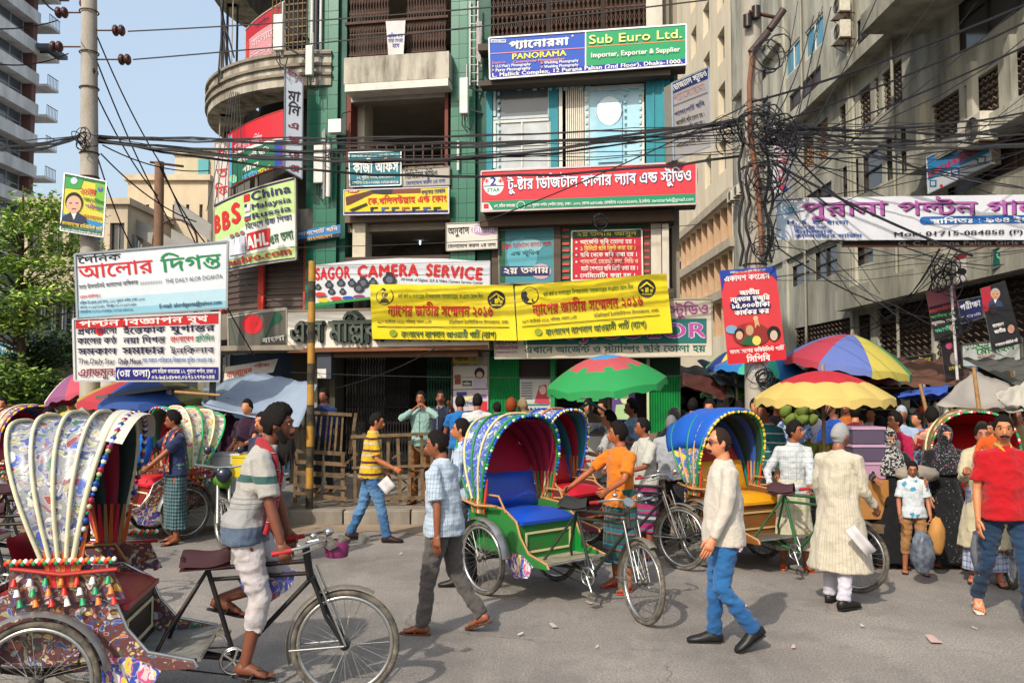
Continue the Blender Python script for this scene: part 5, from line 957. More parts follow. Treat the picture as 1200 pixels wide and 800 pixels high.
# ---- central facade
f3 = facade(.55)
sign('shop_sign','blue and green photography sign board with yellow english lettering on the upper floor',f3,[(573,45),(804,29),(804,76),(574,93)],'#1550b8',[
    ('p',[(687,38),(804,29),(804,70),(687,79)],'#0a9a62'),('p',[(574,86),(804,69),(804,76),(574,93)],'#2020a0'),('p',[(685.5,38),(687,38),(687,79),(685.5,79)],W_),
    ('p',[(573,63),(685,56),(685,57),(573,64)],'#d88a9a'),('p',[(688,55),(803,47),(803,48),(688,56)],'#e0904a'),('r',575,46.5,593,50.5,'#c9d4e8'),('t','SINCE-1984',576,50,592,49.4,2.4,NAVY,.02),
    ('t','প্যানোরমা',597,58,667,53,9.5,W_,.05),('c',671,42.5,1.1,W_),('t','PANORAMA',600,70,664,65.5,6.5,'#efe24a',.03),
    ('t','Commercial Photographer',601,74.6,662,70.5,3,'#e88a7a',.02),('t','Export in:',577,75.5,593,74.4,2.8,'#e87a6a',.02),
    ('t','U.S.Visa\'s Photography',581,79.8,622,77,3.2,W_,.03),('t','Party Photography',581,84.6,622,81.6,3.4,W_,.03),('t','Wedding Photography',638,75.6,678,72.8,3.2,W_,.03),('t','Wedding Photography',638,80.4,678,77.6,3.2,W_,.03),
    ('r',577,77,579,79.4,'#e08a4a'),('r',577,81.6,579,84,'#e08a4a'),('r',634,73.2,636,75.6,'#e08a4a'),('r',634,78,636,80.4,'#e08a4a'),
    ('t','Sub Euro Ltd.',690,52.5,800,45,10.5,'#ece48a',.012),('t','Importer, Exporter & Supplier',692.5,68.3,797,61,5.6,W_,.03),
    ('t','L. Mallick Complex, 12 Purana Paltan (2nd Floor), Dhaka-1000.',577,91,800,74.5,4.4,W_,.03)],.5,'#c8ccd0',.03,side='#5a5248')
f2 = facade(.62)
sign('shop_sign','long red sign board with outlined white lettering above a green strip',f2,[(564,201),(816,190),(816,239),(564,248)],'#d8323e',[
    ('p',[(564,236),(815,227),(815,239),(564,248)],'#158a62'),('c',578.5,217,12,W_),('c',578.5,217,11.2,'#e8e8ea'),('t','2',574.5,217,582.5,216.6,9,NAVY,.04),('t','*',568,217,573,217,7,RED,.04),('t','*',584,217,589,217,7,RED,.04),
    ('p',[(567,218),(590,217),(590,218),(567,219)],'#3a3a7a'),('t','STAR',571,225,586,224.4,4,'#158a62',.03),
    ('t','টু-ষ্টার ডিজিটাল কালার ল্যাব এন্ড স্টুডিও',594.6,223,811.6,212,13.5,'#1c2a8a',.055),('t','টু-ষ্টার ডিজিটাল কালার ল্যাব এন্ড স্টুডিও',595,222.8,811,212,13.2,'#f2f0ea',.022),
    ('p',[(565,238),(573,238),(578,246),(565,247)],W_),('r',567,239,573,245,'#c02a3a'),('c',610.5,241,5,W_),('c',610.5,241,4.4,'#158a62'),
    ('t','এল, মল্লিক কমপ্লেক্স',579,243.5,604,242.6,3.6,W_,.015),('t','১২, পুরানা পল্টন (পল্টন মোড়), ঢাকা - ১০০০, ফোনঃ ৯৫৭১৬৪৮, মোবাইলঃ ০১৮১৩-৪১৬৮৭১, ই-মেইলঃ',618,242.5,762,237.6,3.6,W_,.015),
    ('t','twostarlab@gmail.com',764,237.4,813,235.4,4.2,'#cfe6da',.01)],.55,'#b9a0a0',.03,side='#5a5248')
f1 = facade(.2)
sign('office_sign','small teal board with white lettering hanging on the balcony rail',f1,[(409,179),(470,177),(470,217),(410,219)],'#14707e',[
    ('t','মল্লিক টাওয়ার (৪র্থ তলা), ১২/১ পুরানা পল্টন, ঢাকা ১০০০',412,185,468,183,3.2,'#cfe0e0',.01),('t','কাজী অফিস',414,203,467,201,13,W_,.03),
    ('t','১২, পুরানা পল্টন, ঢাকা-১০০০ ।',418,210,463,208.5,3.8,W_,.015),('t','মোবাইলঃ ০১৭১২-০২৩৪৫৬, ০১৭১৫-৬৪৩২১৯',413,216,467,214.6,3.4,W_,.015)],.03,'#d8dcda',.02)
sign('office_sign','weathered white board with black hand painted lettering under the balcony rail',f1,[(471,199),(527,195),(527,217),(472,219)],'#a9a498',[('t','ডিজিটাল স্টুডিও',475,210,513,207,8,'#22222a',.03),('t','যোগাযোগ করুন ২য় তলা',476,217,522,214,4.4,'#2a3a8a',.02)],.03,'#6b655a',.02)
sign('gun_shop_sign','yellow board with a rifle picture above red lettering',facade(.35),[(403,223),(526,219),(526,250),(403,252)],'#dfc81c',[
    ('p',[(403,248.5),(525,246),(525,250),(403,252)],'#26226a'),('p',[(405,231),(412,229),(436,223),(440,226),(428,231),(412,239),(406,241)],'#5a2a1e'),
    ('p',[(436,223),(452,220.5),(476,221),(476,226),(452,228),(438,227)],'#20242e'),('p',[(460,221.5),(493,221.5),(493,226),(460,227)],'#7a3a26'),('c',414,224,7,RED,2.2),('t','ঢাকা',409,225.5,419,225,2.8,W_,.01),
    ('t','বন্দুকের দোকান',494,228,522,226,5,'#26226a',.03),('t','কে.খলিলউল্লাহ এন্ড কোং',431.6,239.5,524,236,7.6,'#c81820',.035)]
    + [('p',[(x,243),(x+9,242.6),(x+9,244.4),(x+4,244.6),(x+3,247.5),(x+.5,247.5)],c) for x,c in ((434,'#1a1a1a'),(447,'#3a5aa0'),(459,'#3a3a3a'),(471,'#a05a2a'),(483,'#1a1a1a'),(496,'#2a4a8a'),(508,'#1a1a1a'))]
    + [('p',[(409,246),(430,238),(431,240),(414,247.5)],'#202020')],.04,'#b8b8c0',.02)
sign('notary_sign','small white board with a violet oval beside black lettering on the green pillar',facade(.22),[(523,262),(583,260),(583,291),(523,294)],'#d6d1c6',[
    ('c',567,269,15,'#b592b8',6.5),('t','অনুবাদ',525,275,550,273.6,8.5,BLK,.02),('t','নোটারী',554,272.5,580,271.5,7.5,'#e8dfe8',.03),('t','যোগাযোগ করুন ২য় তলা',525,290.5,581,288.6,4.2,'#2a2a30',.015)],.02,'#8a8478',.02)
sign('camera_shop_sign','white vinyl camera repair sign with big red capital letters over pictures of cameras',facade(.75),[(368,311),(574,306),(574,334),(368,358)],'#cfd2d8',[
    ('p',[(368,311),(420,305),(470,302.5),(520,303),(574,307),(574,309),(368,314)],'#cfd2d8'),
    ('t','SAGOR',370,328,411,325.5,14,RED,.06),('t','CAMERA',419,325,491,323,14,RED,.06),('t','SERVICE',499,323,566,328,14,RED,.06),('t','All kinds of Digital, SLR & Video Camera Service Center',470,328.5,566,333,3.4,'#2a3a5a',.01)]
    + [q for x,y,r in ((373,337,4),(386,334,5),(400,332,5),(389,342,4.4),(402,342,4),(413,332,5),(426,332,7),(421,338,6),(457,328,8),(438,331,5)) for q in (('c',x,y,r,'#22242c',r*.75),('c',x,y,r*.5,'#5a6270'),('r',x-r*.5,y-r*1.1,x+r*.4,y-r*.5,'#22242c'))]
    + [('c',x,y,7,c,2.4) for x,y,c in ((376,345,'#c83028'),(380,352,'#e0c020'),(395,350,'#d02a3a'),(409,349.5,'#2a4aa8'),(422,348,'#8a2a6a'))] + [('p',[(368,356),(435,348),(435,351),(368,359)],'#1f8a3a')],.04,'#a8a8a8',.02)
YEL = '#e6cf08'; GRN = '#0e5a3a'
def yellow(label,x,y,q,dx):
    ey = (q[1][1]-q[0][1])/(q[1][0]-q[0][0]); L = lambda px,py: (px,py+ey*(px-x))
    def T(s,a,b,yy,h,c,bo): A = L(x+a,y+yy); B = L(x+b,y+yy); return ('t',s,A[0],A[1],B[0],B[1],h,c,bo)
    c1 = L(x+17,y+13); c2 = L(x+150+dx,y+16)
    it = [('c',c1[0],c1[1],10.5,BLK),('c',c1[0],c1[1],9.6,YEL)] + [('c',c1[0],c1[1]-1.6,3.8,'#4a4410',4.6),('p',[(c1[0]-6.5,c1[1]+8),(c1[0]-3,c1[1]+3),(c1[0]+3,c1[1]+3),(c1[0]+6.5,c1[1]+8)],'#4a4410'),('c',c1[0],c1[1]-1,2.6,'#b8a420',3.4)]
    it += [('c',c2[0],c2[1],10.5,BLK),('p',[(c2[0]-8.5,c2[1]-1),(c2[0],c2[1]-8),(c2[0]+8.5,c2[1]-1),(c2[0]+8.5,c2[1]+.5),(c2[0],c2[1]-5.5),(c2[0]-8.5,c2[1]+.5)],YEL),('r',c2[0]-7,c2[1]+1,c2[0]-4,c2[1]+5,YEL),('r',c2[0]-2,c2[1]-1,c2[0]+2,c2[1]+5,YEL),('r',c2[0]+4,c2[1]+1,c2[0]+7,c2[1]+5,YEL),('r',c2[0]-6,c2[1]+6.2,c2[0]+6,c2[1]+7.4,YEL)]
    it += [T('ধর্ম কর্ম ও গণতন্ত্রের নিশ্চয়তাসহ সমাজতন্ত্রের সংগ্রামে যোগ দিন',33,134+dx,15,5,'#3a6a10',.015),T('ন্যাপের জাতীয় সম্মেলন ২০১৬',21,146+dx,36,13,'#c8201c',.03),
           T('২৯শে অক্টোবর ২০১৬, শনিবার, সকাল ১০টা',8,72,44.5,3.8,'#4a4a20',.01),T('ইঞ্জিনিয়ার্স ইনস্টিটিউশন মিলনায়তন, ঢাকা',92,164+dx,44.5,4,'#4a4a20',.01),T('বাংলাদেশ ন্যাশনাল আওয়ামী পার্টি (ন্যাপ)',36,150+dx,61,7.6,'#14502a',.03)]
    a = L(x+8,y+48); b = L(x+165+dx,y+48); it += [('p',[a,b,(b[0],b[1]+1),(a[0],a[1]+1)],'#5a5618'),('c',L(x+27,0)[0],L(x+27,y+56)[1],4.4,'#8a9a20',4)]
    return sign('cloth_banner',label,facade(1.3),q,YEL,it,.01,None,sag=.045,cat='banner',group='yellow cloth banners across the facade')
yellow('left yellow cloth banner with red lettering in front of the camera sign',434,334,[(433,333),(601,334),(606,399),(436,397)],-2)
yellow('yellow cloth banner rising to the right with red bengali lettering, right of the pair',604,335,[(603,335),(781,320),(788,390),(607,399)],4)
sign('studio_sign','cream and teal studio sign board mostly behind a yellow banner over the green shutters',facade(.9),[(578,398),(834,350),(835,416),(580,420)],'#c9bda8',[],.01) if False else None
sign('studio_sign','cream and teal studio sign board partly behind the yellow banner over the green shutters',facade(.95),[(579,352),(834,350),(835,417),(580,420)],'#cdc2ae',[
    ('p',[(614,376),(828,373),(828,402),(614,404)],'#126a68'),('t','FUJICOLOR',640,397.5,829,395,17,'#e8dce4',.05),('t','FUJICOLOR',640.5,397,828.5,394.6,16.4,'#b04a9a',.025),
    ('t','এখানে আর্জেন্ট ও স্ট্যাম্পিং ছবি তোলা হয়',615,413.4,827,411.6,8,'#126460',.03),('t','স্টুডিও',785,369,831,367.5,12,'#a84a90',.02),('t','কলেজ',581,404,607,403,6,'#3a3a48',.02),('t','এন্টারপ্রাইজ',581,409.6,607,409,4,'#a03a8a',.015),('t','যোগাযোগ করুন ২য় তলা',582,414,606,413.6,2.6,'#a03a8a',.01),('r',586,400,604,406,'#cdc2ae') if False else ('c',600,376,9,'#3a7a8a',7)],.25,'#9a9484',.025,side='#6a6458')
mq = facade(1.1)
mar = sign('building_name_board','cream concrete name board with big raised dark letters above the dark entrance',mq,[(337,363),(572,358),(573,409),(337,413)],'#e6dfd0',[('p',[(337,408),(572,404),(573,409),(337,413)],'#7a4a2c'),('p',[(337,363),(572,358),(572,361),(337,366)],'#8a7a66')],.5,None,side='#8a7f70')
# raised letters of the name board
lb = MB(); Q,wd = text_quads('এল মল্লিক কমপ্লেক্স',.05,18); A = Vector(mq.proj(342,401)); B = Vector(mq.proj(567,397)); L_ = (B-A).length; ex = (B-A)/L_; ey = Vector((-ex.y,ex.x)); O = mar.location
Q2,_ = text_quads('এল মল্লিক কমপ্লেক্স',.012,18)
for QQ,o1,mi in ((Q,.09,0),(Q2,.13,1)):
    for q in QQ:
        P = [A+ex*(q[i]*L_/wd)+ey*(q[i+1]*.62) for i in (0,2,4,6)]
        F = [mq.world(p.x,p.y,o1)-O for p in P]; K = [mq.world(p.x,p.y,.003)-O for p in P]
        lb.add(F+K,[(0,1,2,3),(0,4,5,1),(3,2,6,7),(1,5,6,2),(0,3,7,4)],mi)
lb.build('raised_lettering',[mat('#1c2a20',.5),mat('#4a5248',.5)],mar)
pb = facade(.08)
sign('window_poster','blue green studio window poster with curved red heading and navy band',pb,[(584,270),(649,267),(649,331),(585,333)],'#3f8a94',[
    ('p',[(584,270),(592,270),(592,333),(585,333)],'#1a5a3a'),('c',612,300,18,'#5aa8b8',22),('c',634,318,12,'#c8a0b0',9),('c',622,288,14,'#86b8c0',8),('t','টু-ষ্টার ডিজিটাল কালার ল্যাব',588,292,646,288,5.5,'#a8283a',.03),('t','এন্ড স্টুডিও',599,300,632,298,5,'#1a4a4a',.025),
    ('r',587,312,644,323,'#1c2258'),('t','২য় তলায়',590,321,643,319.6,7.5,'#e4dcd0',.03)],.02,'#7a746a')
sign('window_poster','red framed list poster with white lettering in the first floor window',pb,[(670,271),(752,269),(753,326),(670,329)],'#c41c34',[
    ('p',[(670,271),(752,269),(752,277.5),(670,279)],'#164a3a'),('t','২য় তলায় আসুন',676,277,746,275.5,5,'#d8cc3a',.02)]
    + [('t',s,x,y,x1,y-.8,5,c,.02) for s,x,x1,y,c in (('আর্জেন্ট ছবি তোলা হয় ।',680,745,286,'#f0e4d8'),('১ মিনিটে ছবি প্রিন্ট করা হয় ।',680,745,293.5,'#e8d860'),('ছবি থেকে ছবি করা হয় ।',680,747,301,'#f4f0e8'),('পাসপোর্ট, মেমোরী কার্ড, সিডি ও',680,748,309,'#f4c8b0'),('ম্যাট পেপারে ছবি প্রিন্ট করা হয় ।',681,748,317,'#f4e8e0'),('লেমিনেটিং করা হয় ।',680,745,325.5,'#f4f0e8'))]
    + [('c',675.5,y-2,1.2,W_) for y in (286,293.5,301,309,325.5)],.02,'#d8d4c8',.03)
# ---- curved corner signs
CC = (-4.0,21.0)
cy = Cyl(CC,3.75)
sign('study_abroad_sign','curved pale green board with red capital letters and three small flags round the corner',cy,[(251,241),(346,208),(347,304),(252,322)],'#b9d488',[
    ('p',[(251,241),(346,208),(346,210.5),(251,243.5)],'#2a1e5a'),('p',[(251,319),(347,301.5),(347,304),(252,321.5)],'#2a1e5a'),('p',[(282,268),(346,250),(347,288),(284,300)],'#dfe2da'),('p',[(251,284),(283,272),(284,302),(252,308)],'#c4ccd0'),
    ('t','B',251.5,273,259.5,270.5,20,RED,.06),('t','B',261,269.5,271,266.5,21,RED,.06),('t','S',272.5,262,284,259,23,RED,.06),
    ('p',[(286,229),(293,227),(293,235),(286,237)],'#c01a1a'),('p',[(287,240),(294,238),(294,247),(287,249)],'#d8c8d0'),('p',[(287,240),(290,239),(290,243),(287,244)],'#20306a'),('p',[(287,252),(294,250),(294,257.5),(287,259.5)],'#2a3a9a'),('p',[(287,252),(294,250),(294,252.5),(287,254.5)],W_),('p',[(287,257),(294,255),(294,257.5),(287,259.5)],RED),
    ('t','China',295,235.5,342,225,10,'#2a1e5a',.03),('t','Malaysia',295.5,246,342,236.5,6.5,'#2a1e5a',.03),('t','Russia',296,257,342,246.5,6.5,'#2a1e5a',.03),
    ('t','বিদেশে উচ্চ শিক্ষা',289,269.5,343,258,7,'#2a1e5a',.02),('p',[(290,274),(317,267),(317,288),(290,294)],RED),('t','AHL',291,292,316,286,15,W_,.05),('t','৫ম তলা',318,286,345,280,11,'#1c5a2a',.03),
    ('t','luabro.com',268,313,343,297,8,'#a81c30',.04)] + [('c',273+i*6,277-i*2,2.6,'#8a6a58') for i in range(3)] + [('p',[(270+i*6,300-i),(271+i*6,281-i*2),(276+i*6,280-i*2),(277+i*6,299-i)],c) for i,c in enumerate(('#d0d4dc','#e4e4ec','#c4c8d4'))],.12,'#8a8478',.03)
cy2 = Cyl(CC,3.3)
sign('corner_shop_sign','curved red, green and blue board above the pale green study sign',cy2,[(268,158),(332,129),(332,194),(269,221)],'#0f6a4c',[
    ('p',[(268,158),(332,129),(332,163),(269,185)],'#c8162a'),('p',[(268,160),(272,158),(272,219),(269,221)],'#4aa0c8'),('p',[(322,167),(332,163),(332,194),(322,197)],'#1c3c9a'),('p',[(268,183),(332,161),(332,164),(268,186)],W_),
    ('t','কম্পিউটার সার্ভিস',275,179,308,166,9,'#e8a8b0',.03),('t','পাসপোর্ট ছবি',278,193,316,178,5.5,W_,.02),('t','পরীক্ষা',285,203,304,195,6,W_,.03),('t','মোবাইল',285,211,302,204,5,'#58b8e8',.03),('t','গাইড',303,204,318,197,4.5,'#d8d83a',.02),('c',274,210,5,'#8ac8a0')],.1,'#9a2a2a',.02)
cy3 = Cyl(CC,2.85)
sign('faded_billboard','large faded pink and red billboard inside the top curved bay of the corner',cy3,[(288,36),(334,2),(334,84),(288,104)],'#c88a90',[
    ('p',[(288,36),(334,2),(334,20),(288,50)],'#b01828'),('p',[(288,50),(292,47),(292,102),(288,104)],'#c03a34'),('t','মোবাইল',300,34,316,24,5,'#1c2040',.03),('t','বাংলাদেশ',296,56,330,38,9,'#dcb4b8',.02),('t','ডিজিটাল স্টুডিও',294,74,330,58,9,'#d8b0b4',.02),('t','কলেজ',300,92,328,80,9,'#dcc0c0',.02)],.06,'#9a8a80')
cy4 = Cyl(CC,3.6)
sign('flag_sign','curved board with dark green field and red disc over the tarpaulin stall',cy4,[(267,369),(336,361),(336,407),(268,414)],'#5a564e',[
    ('p',[(268,368),(324,362),(332,372),(306,409),(278,412)],'#0b5034'),('p',[(260,374),(266,380),(269,412),(260,414)],'#b81c24') if False else ('c',296,380,12,'#c81a26',11.5),('t','বাংলা',308,402,334,398,6,W_,.03),('p',[(268,371),(336,361.5),(336,363),(268,372.5)],'#b8b4aa')],.08,'#8a857a')
sign('torn_banner','white banner with orange lettering sagging behind the tarpaulin roof',Flat(at(300,430,17.6),(-.25,-.97,0)),[(264,430),(326,420),(320,436),(262,446)],'#d9d4cc',[('t','বাংলাদেশ',266,443,296,438,8,'#d8582a',.04),('t','পরীক্ষা',298,431,316,429,4,'#c03a4a',.02)],.02,None,cat='banner')
sign('bracket_sign','tall narrow white sign with lettering stacked down it projecting from the green pillar',Flat(at(344,140,17.2),(.25,-.97,0)),[(334,78),(355,93),(354,210),(333,198)],'#b4bcc6',[
    ('t','ডিজিটাল স্টুডিও',335,86,354,98,6,'#7a2430',.02)] + [('t',s,337+(i > 2),117+i*16.5,351,119.5+i*16.5,h,c,.03) for i,(s,h,c) in enumerate((('মা',12,'#1c1c26'),('নি',12,'#1c1c26'),('এ',8,'#7a1c2a'),('ক্স',8,'#7a1c2a'),('চে',8,'#7a1c2a'),('ঞ্জ',8,'#7a1c2a')))],.12,'#5a5f66',.025)
sign('narrow_sign','narrow white sign with stacked red letters left of the curved red and green board',Flat(at(262,205,20.6),(-.2,-.98,0)),[(252,168),(268,165),(267,240),(250,246)],'#cfc9c6',[('t','জ',254,186,267,185,12,RED,.02),('t','ত',254,209,267,208,12,RED,.02),('t','ফি',253,231,267,229,13,RED,.02)],.08,'#9a948a',.02)
sign('strip_sign','thin blue strip sign slanting over the green pillar',facade(.3),[(347,271),(399,263),(399,277),(348,285)],'#2a7ab0',[('p',[(348,281),(399,273),(399,277),(348,285)],'#20242c'),('t','পাসপোর্ট ছবি',350,277,396,269.5,4.4,'#e8c8c0',.02),('t','বাংলাদেশ',360,282,390,277.5,3.4,'#e0a040',.02)],.03,None)
sign('paper_notice','white paper notice tied to the brown upper balcony grille',facade(.3),[(452,25),(475,24),(473,64),(455,65)],'#c9c6c4',[('t','অফিস কক্ষ',455,45,472,44,5,'#3a4a9a',.02),('t','ভাড়া দেওয়া',455,50,472,49.5,4.6,'#3a4a9a',.02),('t','হবে',460,56,468,55.5,4.6,'#3a4a9a',.02)],.01,None,sag=.02,cat='notice')
sign('wall_panel_sign','large pale wall sign with navy top strip at the building edge above the two poles',Flat(at(805,130,15.9),(.42,-.91,0)),[(787,98),(830,79),(832,172),(789,188)],'#b4aca6',[
    ('p',[(788,98),(830,79),(830,92),(788,110)],'#1e2c66'),('t','ডিজিটাল স্টুডিও',789,107,829,88.5,7,W_,.03),('t','প্যানোরমা',790,119,827,104,8,'#b89a98',.03),('p',[(788,124),(829,108),(829,109),(788,125)],'#5a5a78'),('t','পাসপোর্ট ছবি',791,137,826,123,5,'#3a4470',.02)]
    + [('t',s,793,y,826,y-11,5,'#2a2a30',.01) for s,y in (('আর্জেন্ট ছবি তোলা হয় ।',147),('ছবি থেকে ছবি করা হয় ।',156),('লেমিনেটিং করা হয় ।',165),('পাসপোর্ট ছবি',174))],.25,'#8a96a4',.03)
# ---- right side
sign('school_banner','wide white banner with large purple bengali letters stretched across the right of the street',Flat(at(1050,255,13.4),(.04,-1,0)),[(909,232),(1206,228),(1206,281),(910,281)],'#d5d6dc',[
    ('p',[(909,232),(922,232),(922,281),(910,281)],'#b9cde0'),('c',927,246,7,'#9ac0d8'),('c',927,246,4,'#5a9ab8'),('t','পুরানা পল্টন গার্লস',940.5,254,1252,252,17,'#3a2440',.012),('t','পুরানা পল্টন গার্লস',939,252.6,1250,250.6,17,'#b05aa4',.018),
    ('p',[(1082,254),(1206,252),(1206,261),(1082,263)],'#1f5fa6'),('c',1082,258.5,4.4,'#1f5fa6'),('t','স্থাপিতঃ ১৯৬৪ ইং',1090,262,1204,260,5.6,W_,.03),('t','H. S. C.',922,262.5,965,262,4,'#1d5a9a',.05),('t','বাংলা',969,263,994,262.6,4.4,'#1d5a9a',.03),
    ('t','বিদেশে উচ্চ শিক্ষা',930,268.6,968,268.4,4,'#1d4a9a',.03),('t','ইনকিলাব',931,273.4,975,273.2,4,'#1d4a9a',.03),('t','কম্পিউটার সার্ভিস',931,278.6,1010,278,4,'#1d4a9a',.03),('t','Mob: 01715-084858 (P)',1047,277,1200,274,5,'#22222a',.03)],.03,None,sag=.03,cat='banner')
sign('strip_board','dark strip board with pale lettering and rusty lower edge below the white school banner',Flat(at(1100,285,13.6),(.04,-1,0)),[(988,282),(1206,280),(1206,289),(988,289)],'#241d1b',[('t','G, C, Purana Paltan Girls College',1052,287.6,1240,286,4.6,'#b8b4ac',.02),('r',988,287.6,1206,289.4,'#9a5a36')],.06,None)
sign('travel_agency_sign','tilted blue and white travel agency sign on the right hand building',Flat((10.55,20,6),(-1,-.12,0)),[(1086,185),(1160,149),(1161,192),(1088,227)],'#2a80b8',[
    ('p',[(1086,213),(1161,178),(1161,193),(1088,228)],'#c8ccd4'),('c',1152,160,5,'#2a2a6a'),('c',1119,176,8,'#78c0dc',5),('c',1140,172,9,'#a8d4e4',4),('t','COSMIC AIR INTERNATIONAL',1088,208.5,1159,172.5,7.5,RED,.05)]
    + [('r',x,y,x+w_,y+h,c) for x,y,w_,h,c in ((1090,211,8,8,'#1a6a8a'),(1115,198,10,8,'#3a3a8a'),(1146,183,10,9,'#1a6a3a'))] + [('r',x+1.5,y+1.5,x+w_-1.5,y+h-1.5,'#b8d0dc') for x,y,w_,h in ((1090,211,8,8),(1115,198,10,8),(1146,183,10,9))] + [('c',1104,218,2,RED),('c',1125,209,2,'#3a3a6a')],.25,'#a8b4c0',.03)
sign('vertical_banner','narrow hanging white banner with small red lines between the cables right of the concrete pole',Flat(at(917,200,15.5),(.1,-1,0)),[(906,168),(927,168),(928,226),(906,226)],'#c4c2c8',[('t',s,910,y,924,y,4,RED,.03) for s,y in (('কলেজ',176),('বাংলা',185),('ঢাকা',192),('গাইড',203),('পরীক্ষা',212))] + [('c',916,219,4,'#c03a4a'),('c',920,222,3,'#3a5aa0')],.02,None,cat='banner')
sign('party_poster','red and blue poster with raised fist and faces on the concrete pole',facing(882,370,12.75,2),[(843,317),(909,312),(921,421),(853,427)],'#cf3a40',[
    ('p',[(843,317),(909,312),(911,330),(906,324),(896,318),(880,316),(862,319),(850,327),(846,342)],'#1e3f9a'),('t','মল্লিক টাওয়ার (৪র্থ তলা), ১২/১ পুরানা পল্টন, ঢাকা ১০০০',850,321,897,317,2.6,W_,.01),('t','একাদশ কংগ্রেস',849,330,902,326,6.5,'#f0e0e0',.04),
    ('c',876,350,15,'#2a1c5a',6),('c',879,358,24,'#2a1c5a',10),('t','জাতীয়',867,346,890,344.4,5.4,W_,.05),('t','ন্যূনতম মজুরি',856,354,902,350.6,5.4,W_,.05),('t','১৫,০০০টাকা',857,361.5,902,358.6,5.6,W_,.05),('t','কার্যকর কর',861,369.6,901,366.6,5.6,W_,.05),
    ('c',880,392,22,'#8a2a24',14),('c',857,386,7,'#7aa0c0',5),('p',[(883,372),(887,371),(893,394),(886,396)],'#d0a070'),('c',885,373,3,'#d8b080'),('c',866,391,6,'#1a1414',6.5),('c',866,393,4.2,'#cfa888',5),('c',878,383,6,'#b82a20',5),('c',878,387,4.6,'#c09a74',6),
    ('p',[(868,404),(873,394),(884,394),(889,405)],'#1f5a34'),('c',906,390,8,'#181414',8),('c',906,393,4.4,'#c8b49c',6),('c',886,399,5,'#e0c860',5.5),('p',[(853,408),(919,403),(921,421),(854,427)],'#cc1f2c'),
    ('t','বাংলাদেশের কমিউনিস্ট পার্টি',855,414.6,918,409.6,4.6,W_,.03),('t','সিপিবি',875,424,902,422,7,W_,.03)],.02,None,sag=.01,cat='poster')
def rposter(label,q,Y,base,items,yaw=0,nm='hanging_poster',**k): return sign(nm,label,facing(q[0][0],q[0][1],Y,yaw),q,base,items,.02,None,cat='poster',**k)
rposter('black poster with pink photograph at its top hanging beside a white pole on the right',[(1085,342),(1118,332),(1128,392),(1096,400)],14.5,'#1e1a1e',[('p',[(1085,342),(1118,332),(1121,352),(1088,360)],'#8a4a52'),('t','বাংলাদেশের কমিউনিস্ট পার্টি',1089,367,1121,360,4,'#d84a4a',.02),('t','কার্যকর কর',1091,374,1120,368,3.6,'#5aa85a',.02),('t','ন্যূনতম মজুরি',1092,381,1122,375,3.6,'#d8d0c8',.02),('t','জাতীয়',1096,390,1122,384,4,'#4ab88a',.03),('c',1116,384,4,'#b08a7a')])
rposter('black poster of a man in a waistcoat above a small portrait at right',[(1149,338),(1178,329),(1198,402),(1163,411)],13.2,'#17161a',[('p',[(1149,338),(1160,335),(1164,362),(1152,366)],'#a02030')] + face_art(1166,345,5.5,'#b98a6a','#9a9a96','#2a3a58') + [('c',1163,362,4.5,'#2a2024',6),('c',1184,384,5.4,'#1a1414',5.8),('c',1184,385.4,4,'#b88a74',5),('t','বাংলাদেশ',1163,384,1176,381,4,W_,.03),('t','জাতীয়',1165,391,1178,388,4,W_,.03),('t','বাংলাদেশের কমিউনিস্ট পার্টি',1166,406,1192,400,3.2,W_,.02)])
rposter('dark poster with small pink figures hanging low on the white pole',[(1102,400),(1124,395),(1130,440),(1108,445)],14.6,'#20181c',[('c',1112,405,4,'#b04a6a'),('c',1117,420,4,'#8a8078',7),('t','ঢাকা',1112,434,1126,431,4,'#c8b43a',.03)])
sign('shop_sign','white shop sign with camera pictures under a red top strip on the right building',Flat((10.3,20,4),(-1,-.3,0)),[(1119,300),(1160,286),(1162,318),(1121,333)],'#b9b4b0',[('p',[(1119,300),(1160,286),(1160,292),(1119,306)],'#7a1e24'),('c',1128,318,5,'#1c1c20',4),('c',1141,309,8,'#26262a',5),('c',1152,305,5,'#1c1c20',5),('t','Canon',1138,323,1156,317,4.6,'#a01c24',.04)],.12,'#6a6660')
sign('bank_sign','dark green shop sign with round emblem at the right edge above the posters',Flat((10.2,19,4),(-1,-.3,0)),[(1163,293),(1206,276),(1206,298),(1163,315)],'#165c4c',[('c',1173,298,5.5,'#8ab8a4'),('c',1173,298,3.4,'#165c4c'),('t','Mobile',1183,296,1204,287,4,'#b8ccc4',.02)],.1,'#6a6660')
sign('shop_sign','navy shop sign with white bengali lettering between the hanging posters',Flat((10.1,19,3.6),(-1,-.5,0)),[(1122,353),(1152,347),(1152,372),(1126,380)],'#232c5e',[('t','পরীক্ষা',1126,364,1150,358,7,'#d8d8e0',.03),('t','কম্পিউটার সার্ভিস',1127,374,1150,369,3,'#b8b8c8',.02)],.1,'#50504c')
sign('shop_sign','white shop board with green and red lettering above a stall with grey tarpaulin',Flat((9.9,18.8,3),(-1,-.6,0)),[(1127,404),(1196,395),(1197,428),(1128,432)],'#b6bab4',[('t','কম্পিউটার',1130,414,1160,408,8,'#1c7a3a',.03),('t','মোবাইল',1145,416,1190,409,8,'#1c7a3a',.03),('t','Mob: 01715-084858',1146,420,1166,418,3,'#b01c24',.02),('t','এন্টারপ্রাইজ',1140,427,1190,422,3.6,'#2a2a3a',.015)],.1,'#50504c')
